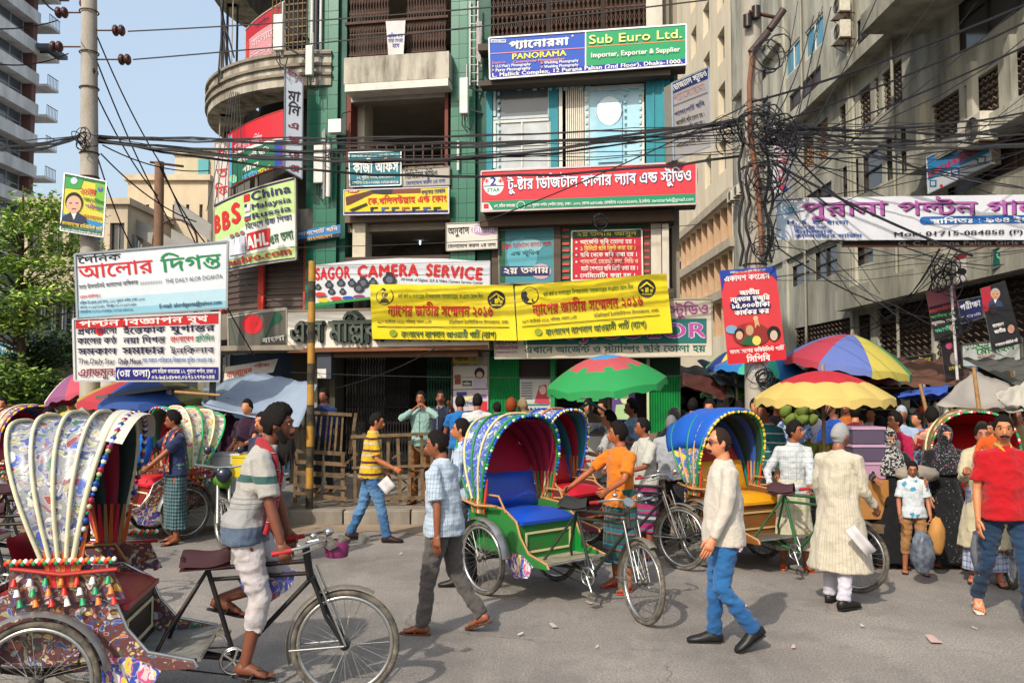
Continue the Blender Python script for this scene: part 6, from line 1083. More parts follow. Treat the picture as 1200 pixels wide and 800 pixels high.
sign('shop_sign','black shop sign with faded gold lettering behind the striped umbrella',Flat((9.9,22.5,3),(-1,-.5,0)),[(1052,420),(1094,414),(1094,434),(1052,440)],'#221e1c',[('t','কলেজ গাইড',1058,431,1092,425,6,'#b09a3a',.03) if False else ('t','মোবাইল',1056,431,1092,425,7,'#b09a3a',.03)],.1,'#50504c')
sign('street_sign','small blue plate on the far buildings beside the studio sign',Flat(at(794,312,20),(0,-1,0)),[(787,310),(798,306),(798,315),(787,319)],'#1c5a9a',[('t','ঢাকা',788,316,797,312.6,4,W_,.02)],.02,None)
# ---- ground floor posters
pw = facade(.1)
def wp(label,q,base,items): return sign('wall_poster',label,pw,q,base,items,.008,None,cat='poster',group='paper posters pasted on the shop fronts')
wp('yellow poster at the top of the pillar beside the entrance',[(530,414),(561,413),(561,425),(530,426)],'#c9b23a',[('t','পরীক্ষা',533,423,550,422.6,5,'#2a2a20',.02),('r',552,415,559,423,'#8a8a7a')])
wp('cream poster with black haired girl and red box on the entrance pillar',[(531,429),(571,428),(571,455),(531,456)],'#c9c2b4',[('c',562,437,6,'#1c1616',6.5),('c',562,439,3.6,'#d0a890',4),('p',[(553,454),(556,444),(568,444),(572,454)],'#b8b0c0'),('r',533,439,540,450,'#8a3a24'),('r',542,446,553,452,'#2a2e30'),('t','গাইড',543,451,552,451,3,W_,.02)])
wp('torn purple and white poster with blue strip low on the entrance pillar',[(531,457),(572,456),(572,480),(531,482)],'#c4bcc4',[('r',535,459,547,463,'#3a3a8a'),('r',549,462,570,466,'#8a5aa0'),('p',[(540,468),(552,461),(556,464),(544,473)],'#d8d0a0'),('r',563,470,571,482,'#c82a34'),('t','পরীক্ষা',536,476,560,475,5,'#4a4a6a',.02)])
wp('white list poster with a woman in a red scarf on the green shutter',[(609,444),(645,444),(645,490),(609,490)],'#c0c2ba',[('p',[(626,472),(632,452),(640,450),(645,474)],'#b83a4a'),('c',636,457,4,'#d8b4a0',5),('r',611,473,643,475,'#2a7a80'),('t','ON1',613,482,634,482,4.6,'#1c2a34',.05),('r',611,485,643,487,'#b85a64')] + [('r',611,448+i*3,624,449+i*3,'#6a6a6a') for i in range(7)])
wp('pale green and purple poster with cartoon figures inside the studio',[(717,455),(744,455),(744,492),(717,492)],'#57407a',[('c',732,466,5,'#c8d4a4',7),('p',[(720,491),(722,474),(742,473),(743,491)],'#a8c890'),('c',722,464,3,'#b8c89c',4)])
wp('small green shop poster inside the studio doorway',[(676,447),(702,446),(702,470),(676,471)],'#3a9a5a',[('r',679,452,699,466,'#d0dcd0'),('t','গাইড',680,462,698,461,5,'#b02a3a',.03)])

# ================================================================ people
def loft(m,rings,n=14,mi=0):
    """rings: (centre, side vector, front vector, half width, half depth)"""
    vs = []
    for c,sd,fr,a,b in rings:
        for j in range(n):
            q = 2*pi*j/n; vs.append(c+sd*(a*cos(q))+fr*(b*sin(q)))
    k = len(rings)
    fs = [(i*n+j,i*n+(j+1) % n,(i+1)*n+(j+1) % n,(i+1)*n+j) for i in range(k-1) for j in range(n)]
    m.add(vs,fs+[tuple(range(n))[::-1],tuple((k-1)*n+j for j in range(n))],mi,True)
def remesh(m,voxel,smooth=2):
    me = bpy.data.meshes.new('tmp'); me.from_pydata(m.v,[],m.f); o = bpy.data.objects.new('tmp',me); COL.objects.link(o)
    r = o.modifiers.new('r','REMESH'); r.mode = 'VOXEL'; r.voxel_size = voxel; r.use_smooth_shade = True
    if smooth: s = o.modifiers.new('s','SMOOTH'); s.factor = .5; s.iterations = smooth
    dg = bpy.context.evaluated_depsgraph_get(); ev = o.evaluated_get(dg); out = bpy.data.meshes.new_from_object(ev)
    bpy.data.objects.remove(o); bpy.data.meshes.remove(me); return out
def crumple(me,amp,fx=(7,7,12),seed=0,top=None):
    """cloth folds: push the surface along its normals"""
    n = len(me.vertices); co = np.empty(n*3); me.vertices.foreach_get('co',co); no = np.empty(n*3)
    me.vertex_normals.foreach_get('vector',no) if hasattr(me,'vertex_normals') else me.vertices.foreach_get('normal',no)
    co = co.reshape(-1,3); no = no.reshape(-1,3); d = np.empty(n)
    for i in range(n):
        x,y,z = co[i]; a = noise.noise(Vector((x*fx[0]+seed,y*fx[1],z*fx[2]))); b = noise.noise(Vector((x*fx[0]*2.3,y*fx[1]*2.3+seed,z*fx[2]*1.6)))
        c = noise.noise(Vector((x*fx[0]*4.5+z*3,y*fx[1]*4.5,z*fx[2]*2.6+seed))); d[i] = (1-abs(a)*3.4)*.75+(.5-abs(b)*1.9)*.8+c*.35
    co += no*(d*amp)[:,None]; me.vertices.foreach_set('co',co.ravel()); me.update()
Z3 = Vector((0,0,1))
def rotv(v,ax,a): return Matrix.Rotation(a,3,ax) @ v
def ik(a,t,l1,l2,hint):
    d = t-a; L = min(d.length,(l1+l2)*.999); dn = d.normalized(); x = (l1*l1-l2*l2+L*L)/(2*L); h = sqrt(max(l1*l1-x*x,0))
    hv = hint-dn*hint.dot(dn); hv = hv.normalized() if hv.length > 1e-4 else Vector((0,1,0)); return a+dn*x+hv*h,a+dn*L
PEOPLE = []
def person(label,x,y,face,H=1.68,z=0,lod=1,tone='#7a4a32',hair='#14100e',lean=0,arms=None,legs=None,head=(0,0),top='shirt',topm=None,sleeve=.55,bottom='trousers',botm=None,cut=1.0,
           group='people in the street',width=1.0,belly=0,beard=None,glasses=False,extra=None,shoes='sandal',shoem='#3a2418',hair_kind='short',grip=(0,0),name='person',collar=None,twist=0,hem=None):
    """face: compass of the facing in degrees (0 = +x, 90 = away from the camera).  arms: per side ('fk', swing, out, bend) or ('ik', (fx, fy, fz)) in body metres;
    legs: per side (swing, knee, out) or ('ik', (x, y, z)).  side 0 = left, 1 = right"""
    s = H/1.7; vox = (.0125,.0175,.025)[lod]; fn = (7,6,5)[lod]
    t = thing(name,label,'person',(x,y,z),radians(face),group)
    arms = arms or [('fk',8,6,14),('fk',-6,6,12)]; legs = legs or [(3,3,3),(-3,3,3)]
    R = Matrix.Rotation(radians(lean),3,'Y')
    X,Y = Vector((1,0,0)),Vector((0,1,0))
    pel = Vector((0,0,.93)); up = R @ Z3; fw = R @ X
    tw = Matrix.Rotation(radians(twist),3,'Z'); ux = tw @ fw; uy = tw @ Y
    J = {}; 
    for i,sg in enumerate((1,-1)):
        hip = pel+Vector((0,sg*.09,-.03)); l = legs[i]
        if l[0] == 'ik': kn,an = ik(hip,Vector(l[1]),.43,.41,Vector((1,sg*.15,.1)))
        else:
            a,b,o = radians(l[0]),radians(l[1]),radians(l[2]*sg)
            kn = hip+Vector((sin(a),sin(o),-cos(a)*cos(o))).normalized()*.43; an = kn+Vector((sin(a-b),sin(o)*.6,-cos(a-b))).normalized()*.41
        J['h',i],J['k',i],J['a',i] = hip,kn,an
    if legs[0][0] != 'ik':
        low = min(J['a',0].z,J['a',1].z)-.085
        dz = Vector((0,0,-low))
    else: dz = Vector((0,0,0))
    pel = pel+dz
    for k in list(J): J[k] = J[k]+dz
    che = pel+up*.36; neck = pel+up*.52+fw*.0; hc = neck+up*.155+ux*.022
    hy,hp = radians(head[0]),radians(head[1]); HM = (tw @ Matrix.Rotation(hy,3,'Z')) @ Matrix.Rotation(radians(lean*.4)+hp,3,'Y')
    hx,hyv,hz = HM @ X,HM @ Y,HM @ Z3; hc = neck+up*.10+hz*.055+hx*.03
    for i,sg in enumerate((1,-1)):
        sh = neck-up*.072+uy*(sg*.172*width); a_ = arms[i]
        if a_[0] == 'ik': el,wr = ik(sh,Vector(a_[1]),.285,.26,uy*(sg*.5)-Z3*.8-ux*.2 if len(a_) < 3 else Vector(a_[2])); hd = (wr-el).normalized()
        else:
            a,o,b = radians(a_[1]),radians(a_[2]),radians(a_[3])
            ud = (ux*sin(a)-up*cos(a)*cos(o)+uy*(sg*sin(o))).normalized(); el = sh+ud*.285
            fd = (ux*sin(a+b)-up*cos(a+b)+uy*(sg*sin(o)*.4)).normalized(); wr = el+fd*.255; hd = fd
        J['s',i],J['e',i],J['w',i],J['hd',i] = sh,el,wr,hd
    w2 = width; S_ = s
    def V(v): return v*s
    # ---- the body: one continuous surface
    m = MB(); ry = lambda c,a,b: (V(c),uy,ux,a*s,b*s)
    loft(m,[(V(pel-up*.06),Y,fw,.12*s,.09*s),(V(pel),Y,fw,.15*s*w2,.105*s),(V(pel+up*.12),uy,ux,.135*s*w2,(.1+belly*.6)*s),(V(pel+up*.3),uy,ux,.15*s*w2,.105*s),(V(che+up*.04),uy,ux,.15*s*w2,.095*s),(V(neck-up*.06),uy,ux,.12*s*w2,.07*s),(V(neck),uy,ux,.06*s,.058*s),(V(neck+up*.06),uy,ux,.052*s,.054*s),(V(hc-hz*.02),hyv,hx,.05*s,.05*s)],14)
    def hshape(d):
        jw = 1-.22*max(0,-d.z)**1.3; x_,y_,z_ = d.x,d.y*jw,d.z
        if d.x > 0: x_ *= .9+.14*max(0,-d.z)*(d.x); y_ *= 1-.12*d.x
        else: x_ *= 1.08 if d.z > -.2 else .85
        return x_,y_,z_
    n1,n2 = (22,16) if lod == 0 else (14,10)
    def headpt(d,g=1.0): a,b,c = hshape(d); return hc+hx*(a*.092*g)+hyv*(b*.074*g)+hz*(c*.117*g)
    vs = []
    for i in range(n2+1):
        th = pi*i/n2
        for j in range(n1): q = 2*pi*j/n1; vs.append(V(headpt(Vector((sin(th)*cos(q),sin(th)*sin(q),cos(th))))))
    m.add(vs,[(i*n1+j,(i+1)*n1+j,(i+1)*n1+(j+1) % n1,i*n1+(j+1) % n1) for i in range(n2) for j in range(n1)],0,True)
    HP = lambda a,b,c: V(hc+hx*a+hyv*b+hz*c)
    m.tube([HP(.075,0,.022),HP(.092,0,.0),HP(.108,0,-.022),HP(.1,0,-.036),HP(.07,0,-.038)],[.008*s,.011*s,.0155*s,.016*s,.008*s],6)
    m.tube([HP(.07,0,-.06),HP(.091,0,-.064),HP(.086,0,-.076),HP(.07,0,-.08)],[.012*s,.014*s,.013*s,.012*s],6)
    m.tube([HP(.06,.05,.034),HP(.082,.028,.04),HP(.086,0,.034),HP(.082,-.028,.04),HP(.06,-.05,.034)],.011*s,5)
    for sg in (1,-1): m.ball(HP(-.005,sg*.077,-.005),.018*s,.009*s,.032*s,8,6,M=HM)
    for i,sg in enumerate((1,-1)):
        sh,el,wr = J['s',i],J['e',i],J['w',i]
        m.tube([V(neck-up*.045+uy*(sg*.06)),V(sh),V(sh.lerp(el,.35)),V(el),V(el.lerp(wr,.3)),V(wr)],[.036*s,.043*s*w2,.042*s*w2,.036*s,.037*s,.0255*s],9)
        hip,kn,an = J['h',i],J['k',i],J['a',i]
        m.tube([V(hip+Vector((0,0,.05))),V(hip.lerp(kn,.25)),V(kn),V(kn.lerp(an,.3)-(R @ X)*.0),V(an)],[.085*s*w2,.08*s*w2,.054*s,.052*s,.035*s],10)
    body = remesh(m,vox*(.85 if lod == 0 else 1)*max(s,.6),2)
    # hands and feet are fitted to the same mesh with their own finer shape
    hm = MB()
    for i,sg in enumerate((1,-1)):
        wr,hd = J['w',i],J['hd',i]; g = grip[i]
        pn = (ux*-.15+uy*(-sg)).normalized(); pn = (pn-hd*pn.dot(hd)).normalized()       # palm faces the body
        if g and g != 1: pn = Vector((0,0,-1)); pn = (pn-hd*pn.dot(hd)).normalized() if abs(pn.dot(hd)) < .95 else pn
        sd = hd.cross(pn).normalized(); 
        if sd.dot(ux) < 0: sd = -sd
        loft(hm,[(V(wr-hd*.02),sd,pn,.027*s,.021*s),(V(wr+hd*.02),sd,pn,.033*s,.018*s),(V(wr+hd*.06),sd,pn,.041*s,.016*s),(V(wr+hd*.088),sd,pn,.038*s,.013*s)],8)
        cu = .35 if not g else 1.25
        for q in range(4):
            b0 = wr+hd*.084+sd*(.03-.0195*q); L_ = (.040,.045,.042,.033)[q]; d = hd; P = [b0-hd*.01]; a = cu*(.75+.1*q)
            for seg in range(3):
                d = (hd*cos(a*(seg+.6))+pn*sin(a*(seg+.6))).normalized(); P.append(P[-1]+d*L_*(1,.72,.55)[seg])
            hm.tube([V(p) for p in P],[.0095*s,.009*s,.0082*s,.0062*s],fn)
        b0 = wr+hd*.025+sd*.03; td = (sd*.75+hd*.75+pn*.25).normalized(); te = (hd*.9+pn*(.35+.5*(g > 0))).normalized()
        hm.tube([V(b0-td*.012),V(b0+td*.03),V(b0+td*.03+te*.03),V(b0+td*.03+te*.052)],[.013*s,.0115*s,.0105*s,.007*s],fn)
        an = J['a',i]; kn = J['k',i]; sh_ = (an-kn).normalized()
        l = legs[i]; pit = 0
        if l[0] != 'ik':
            base = -85
            pit = max(0,(an.z*1-.085))
            fdv = Vector((1,sg*.16,0)).normalized()
            if pit > .03: ang = min(1.25,pit*5.5); fdv = (fdv*cos(ang)-Z3*sin(ang)).normalized() if l[1] > 15 else (fdv*cos(.25)+Z3*sin(.25)).normalized()
        else: fdv = (Vector((1,sg*.12,-.18 if len(l) < 3 else l[2])).normalized())
        fu = (Z3-fdv*fdv.dot(Z3)).normalized(); fs_ = fu.cross(fdv)
        heel = an-fdv*.05-fu*.045
        J['f',i] = (heel,fdv,fu,fs_)
        loft(hm,[(V(heel-fdv*.008+fu*.01),fs_,fu,.02*s,.022*s),(V(heel+fdv*.03+fu*.02),fs_,fu,.033*s,.045*s),(V(heel+fdv*.09+fu*.015),fs_,fu,.036*s,.04*s),(V(heel+fdv*.15-fu*.002),fs_,fu,.043*s,.024*s),(V(heel+fdv*.195-fu*.01),fs_,fu,.045*s,.014*s)],10)
        hm.tube([V(an+(kn-an)*.15),V(an),V(heel+fdv*.05+fu*.02)],[.037*s,.035*s,.034*s],8)
        if lod < 2 and shoes in ('sandal','bare'):
            for q in range(5):
                b = heel+fdv*(.19-.005*q)-fu*.013+fs_*(-sg*(.034-.017*q)); hm.tube([V(b),V(b+fdv*(.036-.005*q)+fu*.002),V(b+fdv*(.048-.006*q)-fu*.004)],[(.0115-.0012*q)*s,(.011-.0012*q)*s,.006*s],5)
    tmp = bpy.data.meshes.new('t'); tmp.from_pydata(hm.v,[],hm.f); bm = bmesh.new(); bm.from_mesh(body); bm.from_mesh(tmp)
    bmesh.ops.recalc_face_normals(bm,faces=bm.faces)
    for f in bm.faces: f.smooth = True; f.material_index = 0
    bm.to_mesh(body); bm.free(); bpy.data.meshes.remove(tmp); body.materials.clear(); body.materials.append(skin(tone)); body.name = 'body'
    obj('body',body,t)
    # ---- face
    if lod < 2 and hair_kind != 'veil':
        for sg in (1,-1):
            e = MB(); e.ball(HP(.074,sg*.029,.016),.009*s,.0125*s,.0052*s,8,6,0,M=HM); e.ball(HP(.0815,sg*.029,.016),.0045*s,.0072*s,.0064*s,6,5,1,M=HM); e.build('eye',[mat('#a89a8c',.3,0,0,bmp=0),mat('#120c0a',.2,0,0,bmp=0)],t)
            e = MB(); e.tube([HP(.086,sg*.012,.036),HP(.087,sg*.03,.042),HP(.074,sg*.048,.036)],[.0035*s,.0045*s,.003*s],4); e.build('eyebrow',mat('#15100e',.9,0,0),t)
        e = MB(); e.tube([HP(.082,.026,-.066),HP(.1,.008,-.064),HP(.1,-.008,-.064),HP(.082,-.026,-.066)],[.003*s,.0065*s,.0065*s,.003*s],5); e.build('mouth',mat('#6a3430',.5,0,.2),t)
        if beard:
            e = MB(); B = {'moustache': ([(.088,.034,-.054),(.105,.01,-.046),(.105,-.01,-.046),(.088,-.034,-.054)],.009),
                           'full': ([(.02,.075,-.03),(.055,.055,-.085),(.085,.02,-.12),(.085,-.02,-.12),(.055,-.055,-.085),(.02,-.075,-.03)],.022)}[beard if beard != 'long' else 'full']
            e.tube([HP(*p) for p in B[0]],B[1]*s,6)
            if beard in ('full','long'): e.tube([HP(.088,.034,-.05),HP(.106,.01,-.045),HP(.106,-.01,-.045),HP(.088,-.034,-.05)],.009*s,5)
            if beard == 'long':
                e.tube([HP(.07,0,-.09),HP(.085,0,-.15),HP(.08,0,-.2),HP(.07,.01,-.26)],[.05*s,.06*s,.045*s,.012*s],9)
                for q in range(26): a = HP(.08+rnd(-.03,.03),rnd(-.05,.05),-.12+rnd(-.06,.03)); e.tube([a,a+V(hx*rnd(0,.03)-Z3*rnd(.05,.14)+hyv*rnd(-.03,.03))],[.01*s,.002*s],4)
            e.build('beard',mat('#161210',.95,0,.2,30,.6,60),t)
        if glasses:
            e = MB()
            for sg in (1,-1): e.ball(HP(.092,sg*.031,.014),.006*s,.024*s,.017*s,10,6,M=HM); e.tube([HP(.088,sg*.05,.02),HP(.02,sg*.079,.018),HP(-.01,sg*.08,.006)],.003*s,4)
            e.tube([HP(.096,.012,.02),HP(.096,-.012,.02)],.003*s,4); e.build('sunglasses',mat('#0c0c0e',.12,0,0,bmp=0,spec=.7),t)
    # ---- hair
    n1,n2 = ((40,26),(24,16),(16,12))[lod]; sd_ = rnd(0,50)
    if hair_kind in ('short','curly','messy','balding','bald_top'):
        vs = []; th_ = {'short': .016,'curly': .03,'messy': .034,'balding': .012,'bald_top': .01}[hair_kind]
        for i in range(n2+1):
            th = pi*i/n2
            for j in range(n1):
                q = 2*pi*j/n1; d = Vector((sin(th)*cos(q),sin(th)*sin(q),cos(th)))
                line = .56 if hair_kind != 'balding' else .86        # hairline height at the forehead
                f_ = abs(atan2(d.y,d.x))
                lim = line if f_ < .75 else (line+(-.12-line)*(f_-.75)/.5 if f_ < 1.25 else (-.14 if f_ < 1.6 else (-.14-.5*(f_-1.6)/.3 if f_ < 1.9 else -.64)))
                k = (d.z-lim)*9+noise.noise(d*6+Vector((sd_,0,0)))*.5
                if hair_kind == 'bald_top' and d.z > .75: k = -1
                k = max(0,min(1,k)); nz = noise.noise(d*14+Vector((sd_,1,0)))+.6*noise.noise(d*30+Vector((sd_,1,0)))
                g = (1-k)*.9+k*(1+(th_/.17)*(1+nz*.5)*(1+.3*max(0,d.z)))
                p = headpt(d,g); vs.append(V(p))
        e = MB(); e.add(vs,[(i*n1+j,(i+1)*n1+j,(i+1)*n1+(j+1) % n1,i*n1+(j+1) % n1) for i in range(n2) for j in range(n1)],0,True)
        e.build('hair',mat(hair,.8,0,0,20,.8,90,spec=.15),t)
    elif hair_kind in ('veil','scarf','cap'):
        vs = []
        for i in range(n2+1):
            th = pi*i/n2
            for j in range(n1):
                q = 2*pi*j/n1; d = Vector((sin(th)*cos(q),sin(th)*sin(q),cos(th)))
                if hair_kind == 'cap': k = 1 if d.z > .25 else 0; g = .9 if not k else 1.08+.02*noise.noise(d*9)
                else:
                    slit = d.x > .55 and ((.06 < d.z < .27) if hair_kind == 'veil' else (-.75 < d.z < .45)) and abs(d.y) < .6
                    g = .9 if slit else 1.16+.05*noise.noise(d*4+Vector((sd_,0,0)))
                vs.append(V(headpt(d,g)))
        e = MB(); e.add(vs,[(i*n1+j,(i+1)*n1+j,(i+1)*n1+(j+1) % n1,i*n1+(j+1) % n1) for i in range(n2) for j in range(n1)],0,True)
        if hair_kind != 'cap':
            loft(e,[(V(neck+up*.07),uy,ux,.075*s,.085*s),(V(neck),uy,ux,.12*s,.11*s),(V(neck-up*.09),uy,ux,.21*s,.14*s),(V(che-up*.05),uy,ux,.235*s,.165*s),(V(che-up*.16),uy,ux,.225*s,.17*s)],18)
            me = remesh(e,vox*s,1); crumple(me,.009*s,(8,8,6),sd_); me.materials.clear(); me.materials.append(hair if not isinstance(hair,str) else cloth(hair)); obj('headscarf',me,t)
        else: e.build('cap',cloth(hair),t)
    # ---- upper clothing
    topm = topm or cloth('#c8c8c4'); botm = botm or cloth('#3a3f4c')
    if top:
        m = MB(); g = .014; hemz = hem if hem is not None else {'shirt': -.06,'tee': -.08,'kurta': -.52,'jumper': -.04,'robe': -.86}[top]
        fl_ = .02 if top in ('shirt','tee','jumper') else .1
        rr = [(V(neck+up*.022-ux*.004),uy,ux,.066*s,.066*s),(V(neck),uy,ux,.078*s,.073*s),(V(neck-up*.04),uy,ux,.12*s*w2,.09*s),(V(neck-up*.1),uy,ux,.165*s*w2,.112*s),(V(che),uy,ux,.17*s*w2,.12*s),(V(pel+up*.2),uy,ux,(.158+belly*.3)*s*w2,(.12+belly)*s),(V(pel+up*.08),Y,fw,(.158+belly*.2)*s*w2,(.125+belly*.8)*s)]
        k = 3 if hemz > -.2 else 6
        for q in range(1,k+1):
            zz = .08+(hemz-.08)*q/k; off = Vector((0,0,0))
            if zz < -.2: off = ((J['k',0]+J['k',1])/2-pel).normalized()*0+Vector((((J['k',0]+J['k',1])/2).x*min(1,-zz/.5)*.8,0,0))
            wid = (.178+fl_*max(0,-zz)*1.3+.006*q)*w2; dep = (.15+belly*.5+fl_*max(0,-zz)*1.2)
            if zz < -.2: sp = abs(J['k',0].x-J['k',1].x)/2+.11; dep = max(dep,dep*.4+sp*min(1,-zz/.5)*.75)
            rr.append((V(pel+(up if zz > 0 else Z3)*zz+off),Y,fw if zz > -.1 else X,wid*s,dep*s))
        loft(m,rr[::-1],20)
        for i,sg in enumerate((1,-1)):
            sh,el,wr = J['s',i],J['e',i],J['w',i]; P = [neck-up*.05+uy*(sg*.06),sh+uy*(sg*-.01)]; Rr = [.052,.061*w2]
            if sleeve < 1: P.append(sh.lerp(el,sleeve)); Rr.append(.062*w2+.006)
            else: P += [sh.lerp(el,.6),el,el.lerp(wr,.45),el.lerp(wr,min(1,sleeve-1+.0))] if sleeve > 1.5 else [sh.lerp(el,.6),el,el.lerp(wr,sleeve-1)]; Rr += ([.056*w2,.05,.045,.041] if sleeve > 1.5 else [.056*w2,.05,.049])
            m.tube([V(p) for p in P],[r*s for r in Rr],10)
        me = remesh(m,vox*max(s,.6),1); crumple(me,(.0085,.010,.011)[lod]*s*(1.2 if top in ('kurta','robe') else 1),(6,6,9 if top in ('shirt','tee') else 4),sd_)
        me.materials.clear(); me.materials.append(topm); obj({'shirt': 'shirt','tee': 'tshirt','kurta': 'kurta','jumper': 'jumper','robe': 'robe'}[top],me,t)
        if collar:
            e = MB(); c0 = neck+up*.01
            for sg in (1,-1): e.tube([V(c0-ux*.065),V(c0-ux*.02+uy*sg*.062+up*.012),V(c0+ux*.045+uy*sg*.045-up*.005),V(c0+ux*.085+uy*sg*.012-up*.05)],[.016*s,.018*s,.018*s,.008*s],5,flat=(.5,1.2),up=Z3)
            e.build('collar',collar,t)
            if top == 'shirt' and lod < 2:
                e = MB(); e.tube([V(neck-up*.06+ux*.115),V(che+ux*.133),V(pel+up*.1+ux*(.137+belly))],.006*s,5)
                e.build('placket',collar,t)
    # ---- lower clothing
    if bottom in ('trousers','shorts'):
        m = MB(); loft(m,[(V(pel-Z3*.1),Y,X,.125*s*w2,.11*s),(V(pel-Z3*.03),Y,X,.158*s*w2,.115*s),(V(pel+Z3*.06),Y,fw,.152*s*w2,(.108+belly*.7)*s),(V(pel+up*.12),Y,fw,.15*s*w2,(.115+belly*.8)*s)],16)
        for i,sg in enumerate((1,-1)):
            hip,kn,an = J['h',i],J['k',i],J['a',i]; loose = 1.0 if bottom == 'trousers' else 1.25
            P = [hip+Vector((0,0,.05)),hip.lerp(kn,.3),kn]; Rr = [.088*w2,.09*w2*loose,.07*loose]
            if cut > .5: P += [kn.lerp(an,.5),kn.lerp(an,min(1,(cut-.5)*2)+.02)]; Rr += [.064*loose,.06*loose]
            else: P[-1] = hip.lerp(kn,cut*2); Rr[-1] = .09*loose
            m.tube([V(p) for p in P],[r*s for r in Rr],11)
        me = remesh(m,vox*max(s,.6),1); crumple(me,(.010,.010,.010)[lod]*s,(6,6,13),sd_+3); me.materials.clear(); me.materials.append(botm); obj('trousers' if bottom == 'trousers' else 'shorts',me,t)
    elif bottom in ('lungi','skirt'):
        m = MB(); rr = []; k = 9; tot = .9*cut if bottom == 'lungi' else .84
        for q in range(k+1):
            f = q/k; zz = .1-tot*f; kz = .43; c = Vector((0,0,0)); spx = spy = 0
            def lp(i):
                P = (pel,J['h',i],J['k',i],J['a',i]); zt = pel.z+zz
                if zt > J['k',i].z: u = (J['h',i].z-zt)/max(.05,J['h',i].z-J['k',i].z); return J['h',i].lerp(J['k',i],max(0,min(1,u)))
                u = (J['k',i].z-zt)/max(.05,J['k',i].z-J['a',i].z); return J['k',i].lerp(J['a',i],max(0,min(1,u)))
            a,b = lp(0),lp(1); cx_,cy_ = (a.x+b.x)/2,(a.y+b.y)/2; g = .085+.02*f
            rr.append((V(Vector((cx_*min(1,f*3),cy_,pel.z+zz))),Y,X,max(.16*w2*(1-f*.1),abs(a.y-b.y)/2+g)*s,max(.125,abs(a.x-b.x)/2+g)*s))
        loft(m,rr[::-1],22); me = remesh(m,vox*max(s,.6),1); crumple(me,.013*s,(9,9,1.6),sd_+5); me.materials.clear(); me.materials.append(botm); obj('lungi' if bottom == 'lungi' else 'skirt',me,t)
    # ---- footwear
    if shoes in ('sandal','shoe'):
        for i,sg in enumerate((1,-1)):
            heel,fdv,fu,fs_ = J['f',i]; e = MB()
            if shoes == 'sandal':
                loft(e,[(V(heel-fdv*.018-fu*.037),fs_,fu,.024*s,.008*s),(V(heel+fdv*.03-fu*.035),fs_,fu,.038*s,.009*s),(V(heel+fdv*.12-fu*.037),fs_,fu,.042*s,.009*s),(V(heel+fdv*.19-fu*.036),fs_,fu,.051*s,.009*s),(V(heel+fdv*.25-fu*.032),fs_,fu,.03*s,.008*s)],10)
                e.tube([V(heel+fdv*.1+fs_*.046-fu*.028),V(heel+fdv*.135+fs_*.022+fu*.022),V(heel+fdv*.19-fu*.002+fs_*.0),V(heel+fdv*.135-fs_*.022+fu*.022),V(heel+fdv*.1-fs_*.046-fu*.028)],.0085*s,5)
            else:
                loft(e,[(V(heel-fdv*.02+fu*.0),fs_,fu,.026*s,.034*s),(V(heel+fdv*.03+fu*.015),fs_,fu,.043*s,.056*s),(V(heel+fdv*.1+fu*.01),fs_,fu,.045*s,.05*s),(V(heel+fdv*.17-fu*.006),fs_,fu,.052*s,.033*s),(V(heel+fdv*.24-fu*.014),fs_,fu,.044*s,.024*s),(V(heel+fdv*.27-fu*.02),fs_,fu,.02*s,.014*s)],12)
                e.tube([V(heel-fdv*.0-fu*.036),V(heel+fdv*.26-fu*.038)],[.04*s,.042*s],8,1,flat=(1,.22),up=fu)
            e.build('sandal' if shoes == 'sandal' else 'shoe',[mat(shoem,.45,0,.4,10),mat('#191614',.8)],t)
    if extra: extra(t,J,dict(V=V,neck=neck,che=che,pel=pel,up=up,ux=ux,uy=uy,hc=hc,hx=hx,s=s,HP=HP))
    PEOPLE.append(t); return t,J
def sash(col,pts=None,mt=None,w_=.045,nm='scarf'):
    def f(t,J,k):
        V,n,up,ux,uy,che = k['V'],k['neck'],k['up'],k['ux'],k['uy'],k['che']
        e = MB()
        for sg in (1,-1):
            e.tube([V(n-ux*.075+up*.012),V(n-ux*.02+uy*sg*.09+up*.015),V(n+ux*.07+uy*sg*.1-up*.03),V(che+ux*.125+uy*sg*.095),V(che+ux*.145+uy*sg*.1-up*.2),V(che+ux*.15+uy*sg*.11-up*.36)],[.03*k['s'],.036*k['s'],.036*k['s'],.032*k['s'],.036*k['s'],.045*k['s']],8,flat=(1.2,.45),up=k['ux'])
        e.build(nm,mt or cloth(col),t)
    return f

def px_person(label,px,py,*a,z=0,**k):
    p = gnd(px,py,z); return person(label,p.x,p.y,*a,z=z,**k)
def up_person(label,px,ptop,H,*a,z=0,Y=None,**k):
    """place by the top of the head at distance Y"""
    q = at(px,ptop,Y); return person(label,q.x,Y,*a,H=H,z=z,**k)
def held(nm,mt,size,hand=1,drop=.1,rot=0,fw=.0,tilt=0):
    """something carried in a hand: its own thing beside the person"""
    def f(t,J,k): k['t'] = t; HELD.append((t,J['w',hand]*k['s'],nm,mt,size,drop,rot,fw,tilt))
    return f
HELD = []
LB = '#8a5a3e'; DK = '#5e3826'; MD = '#74462f'
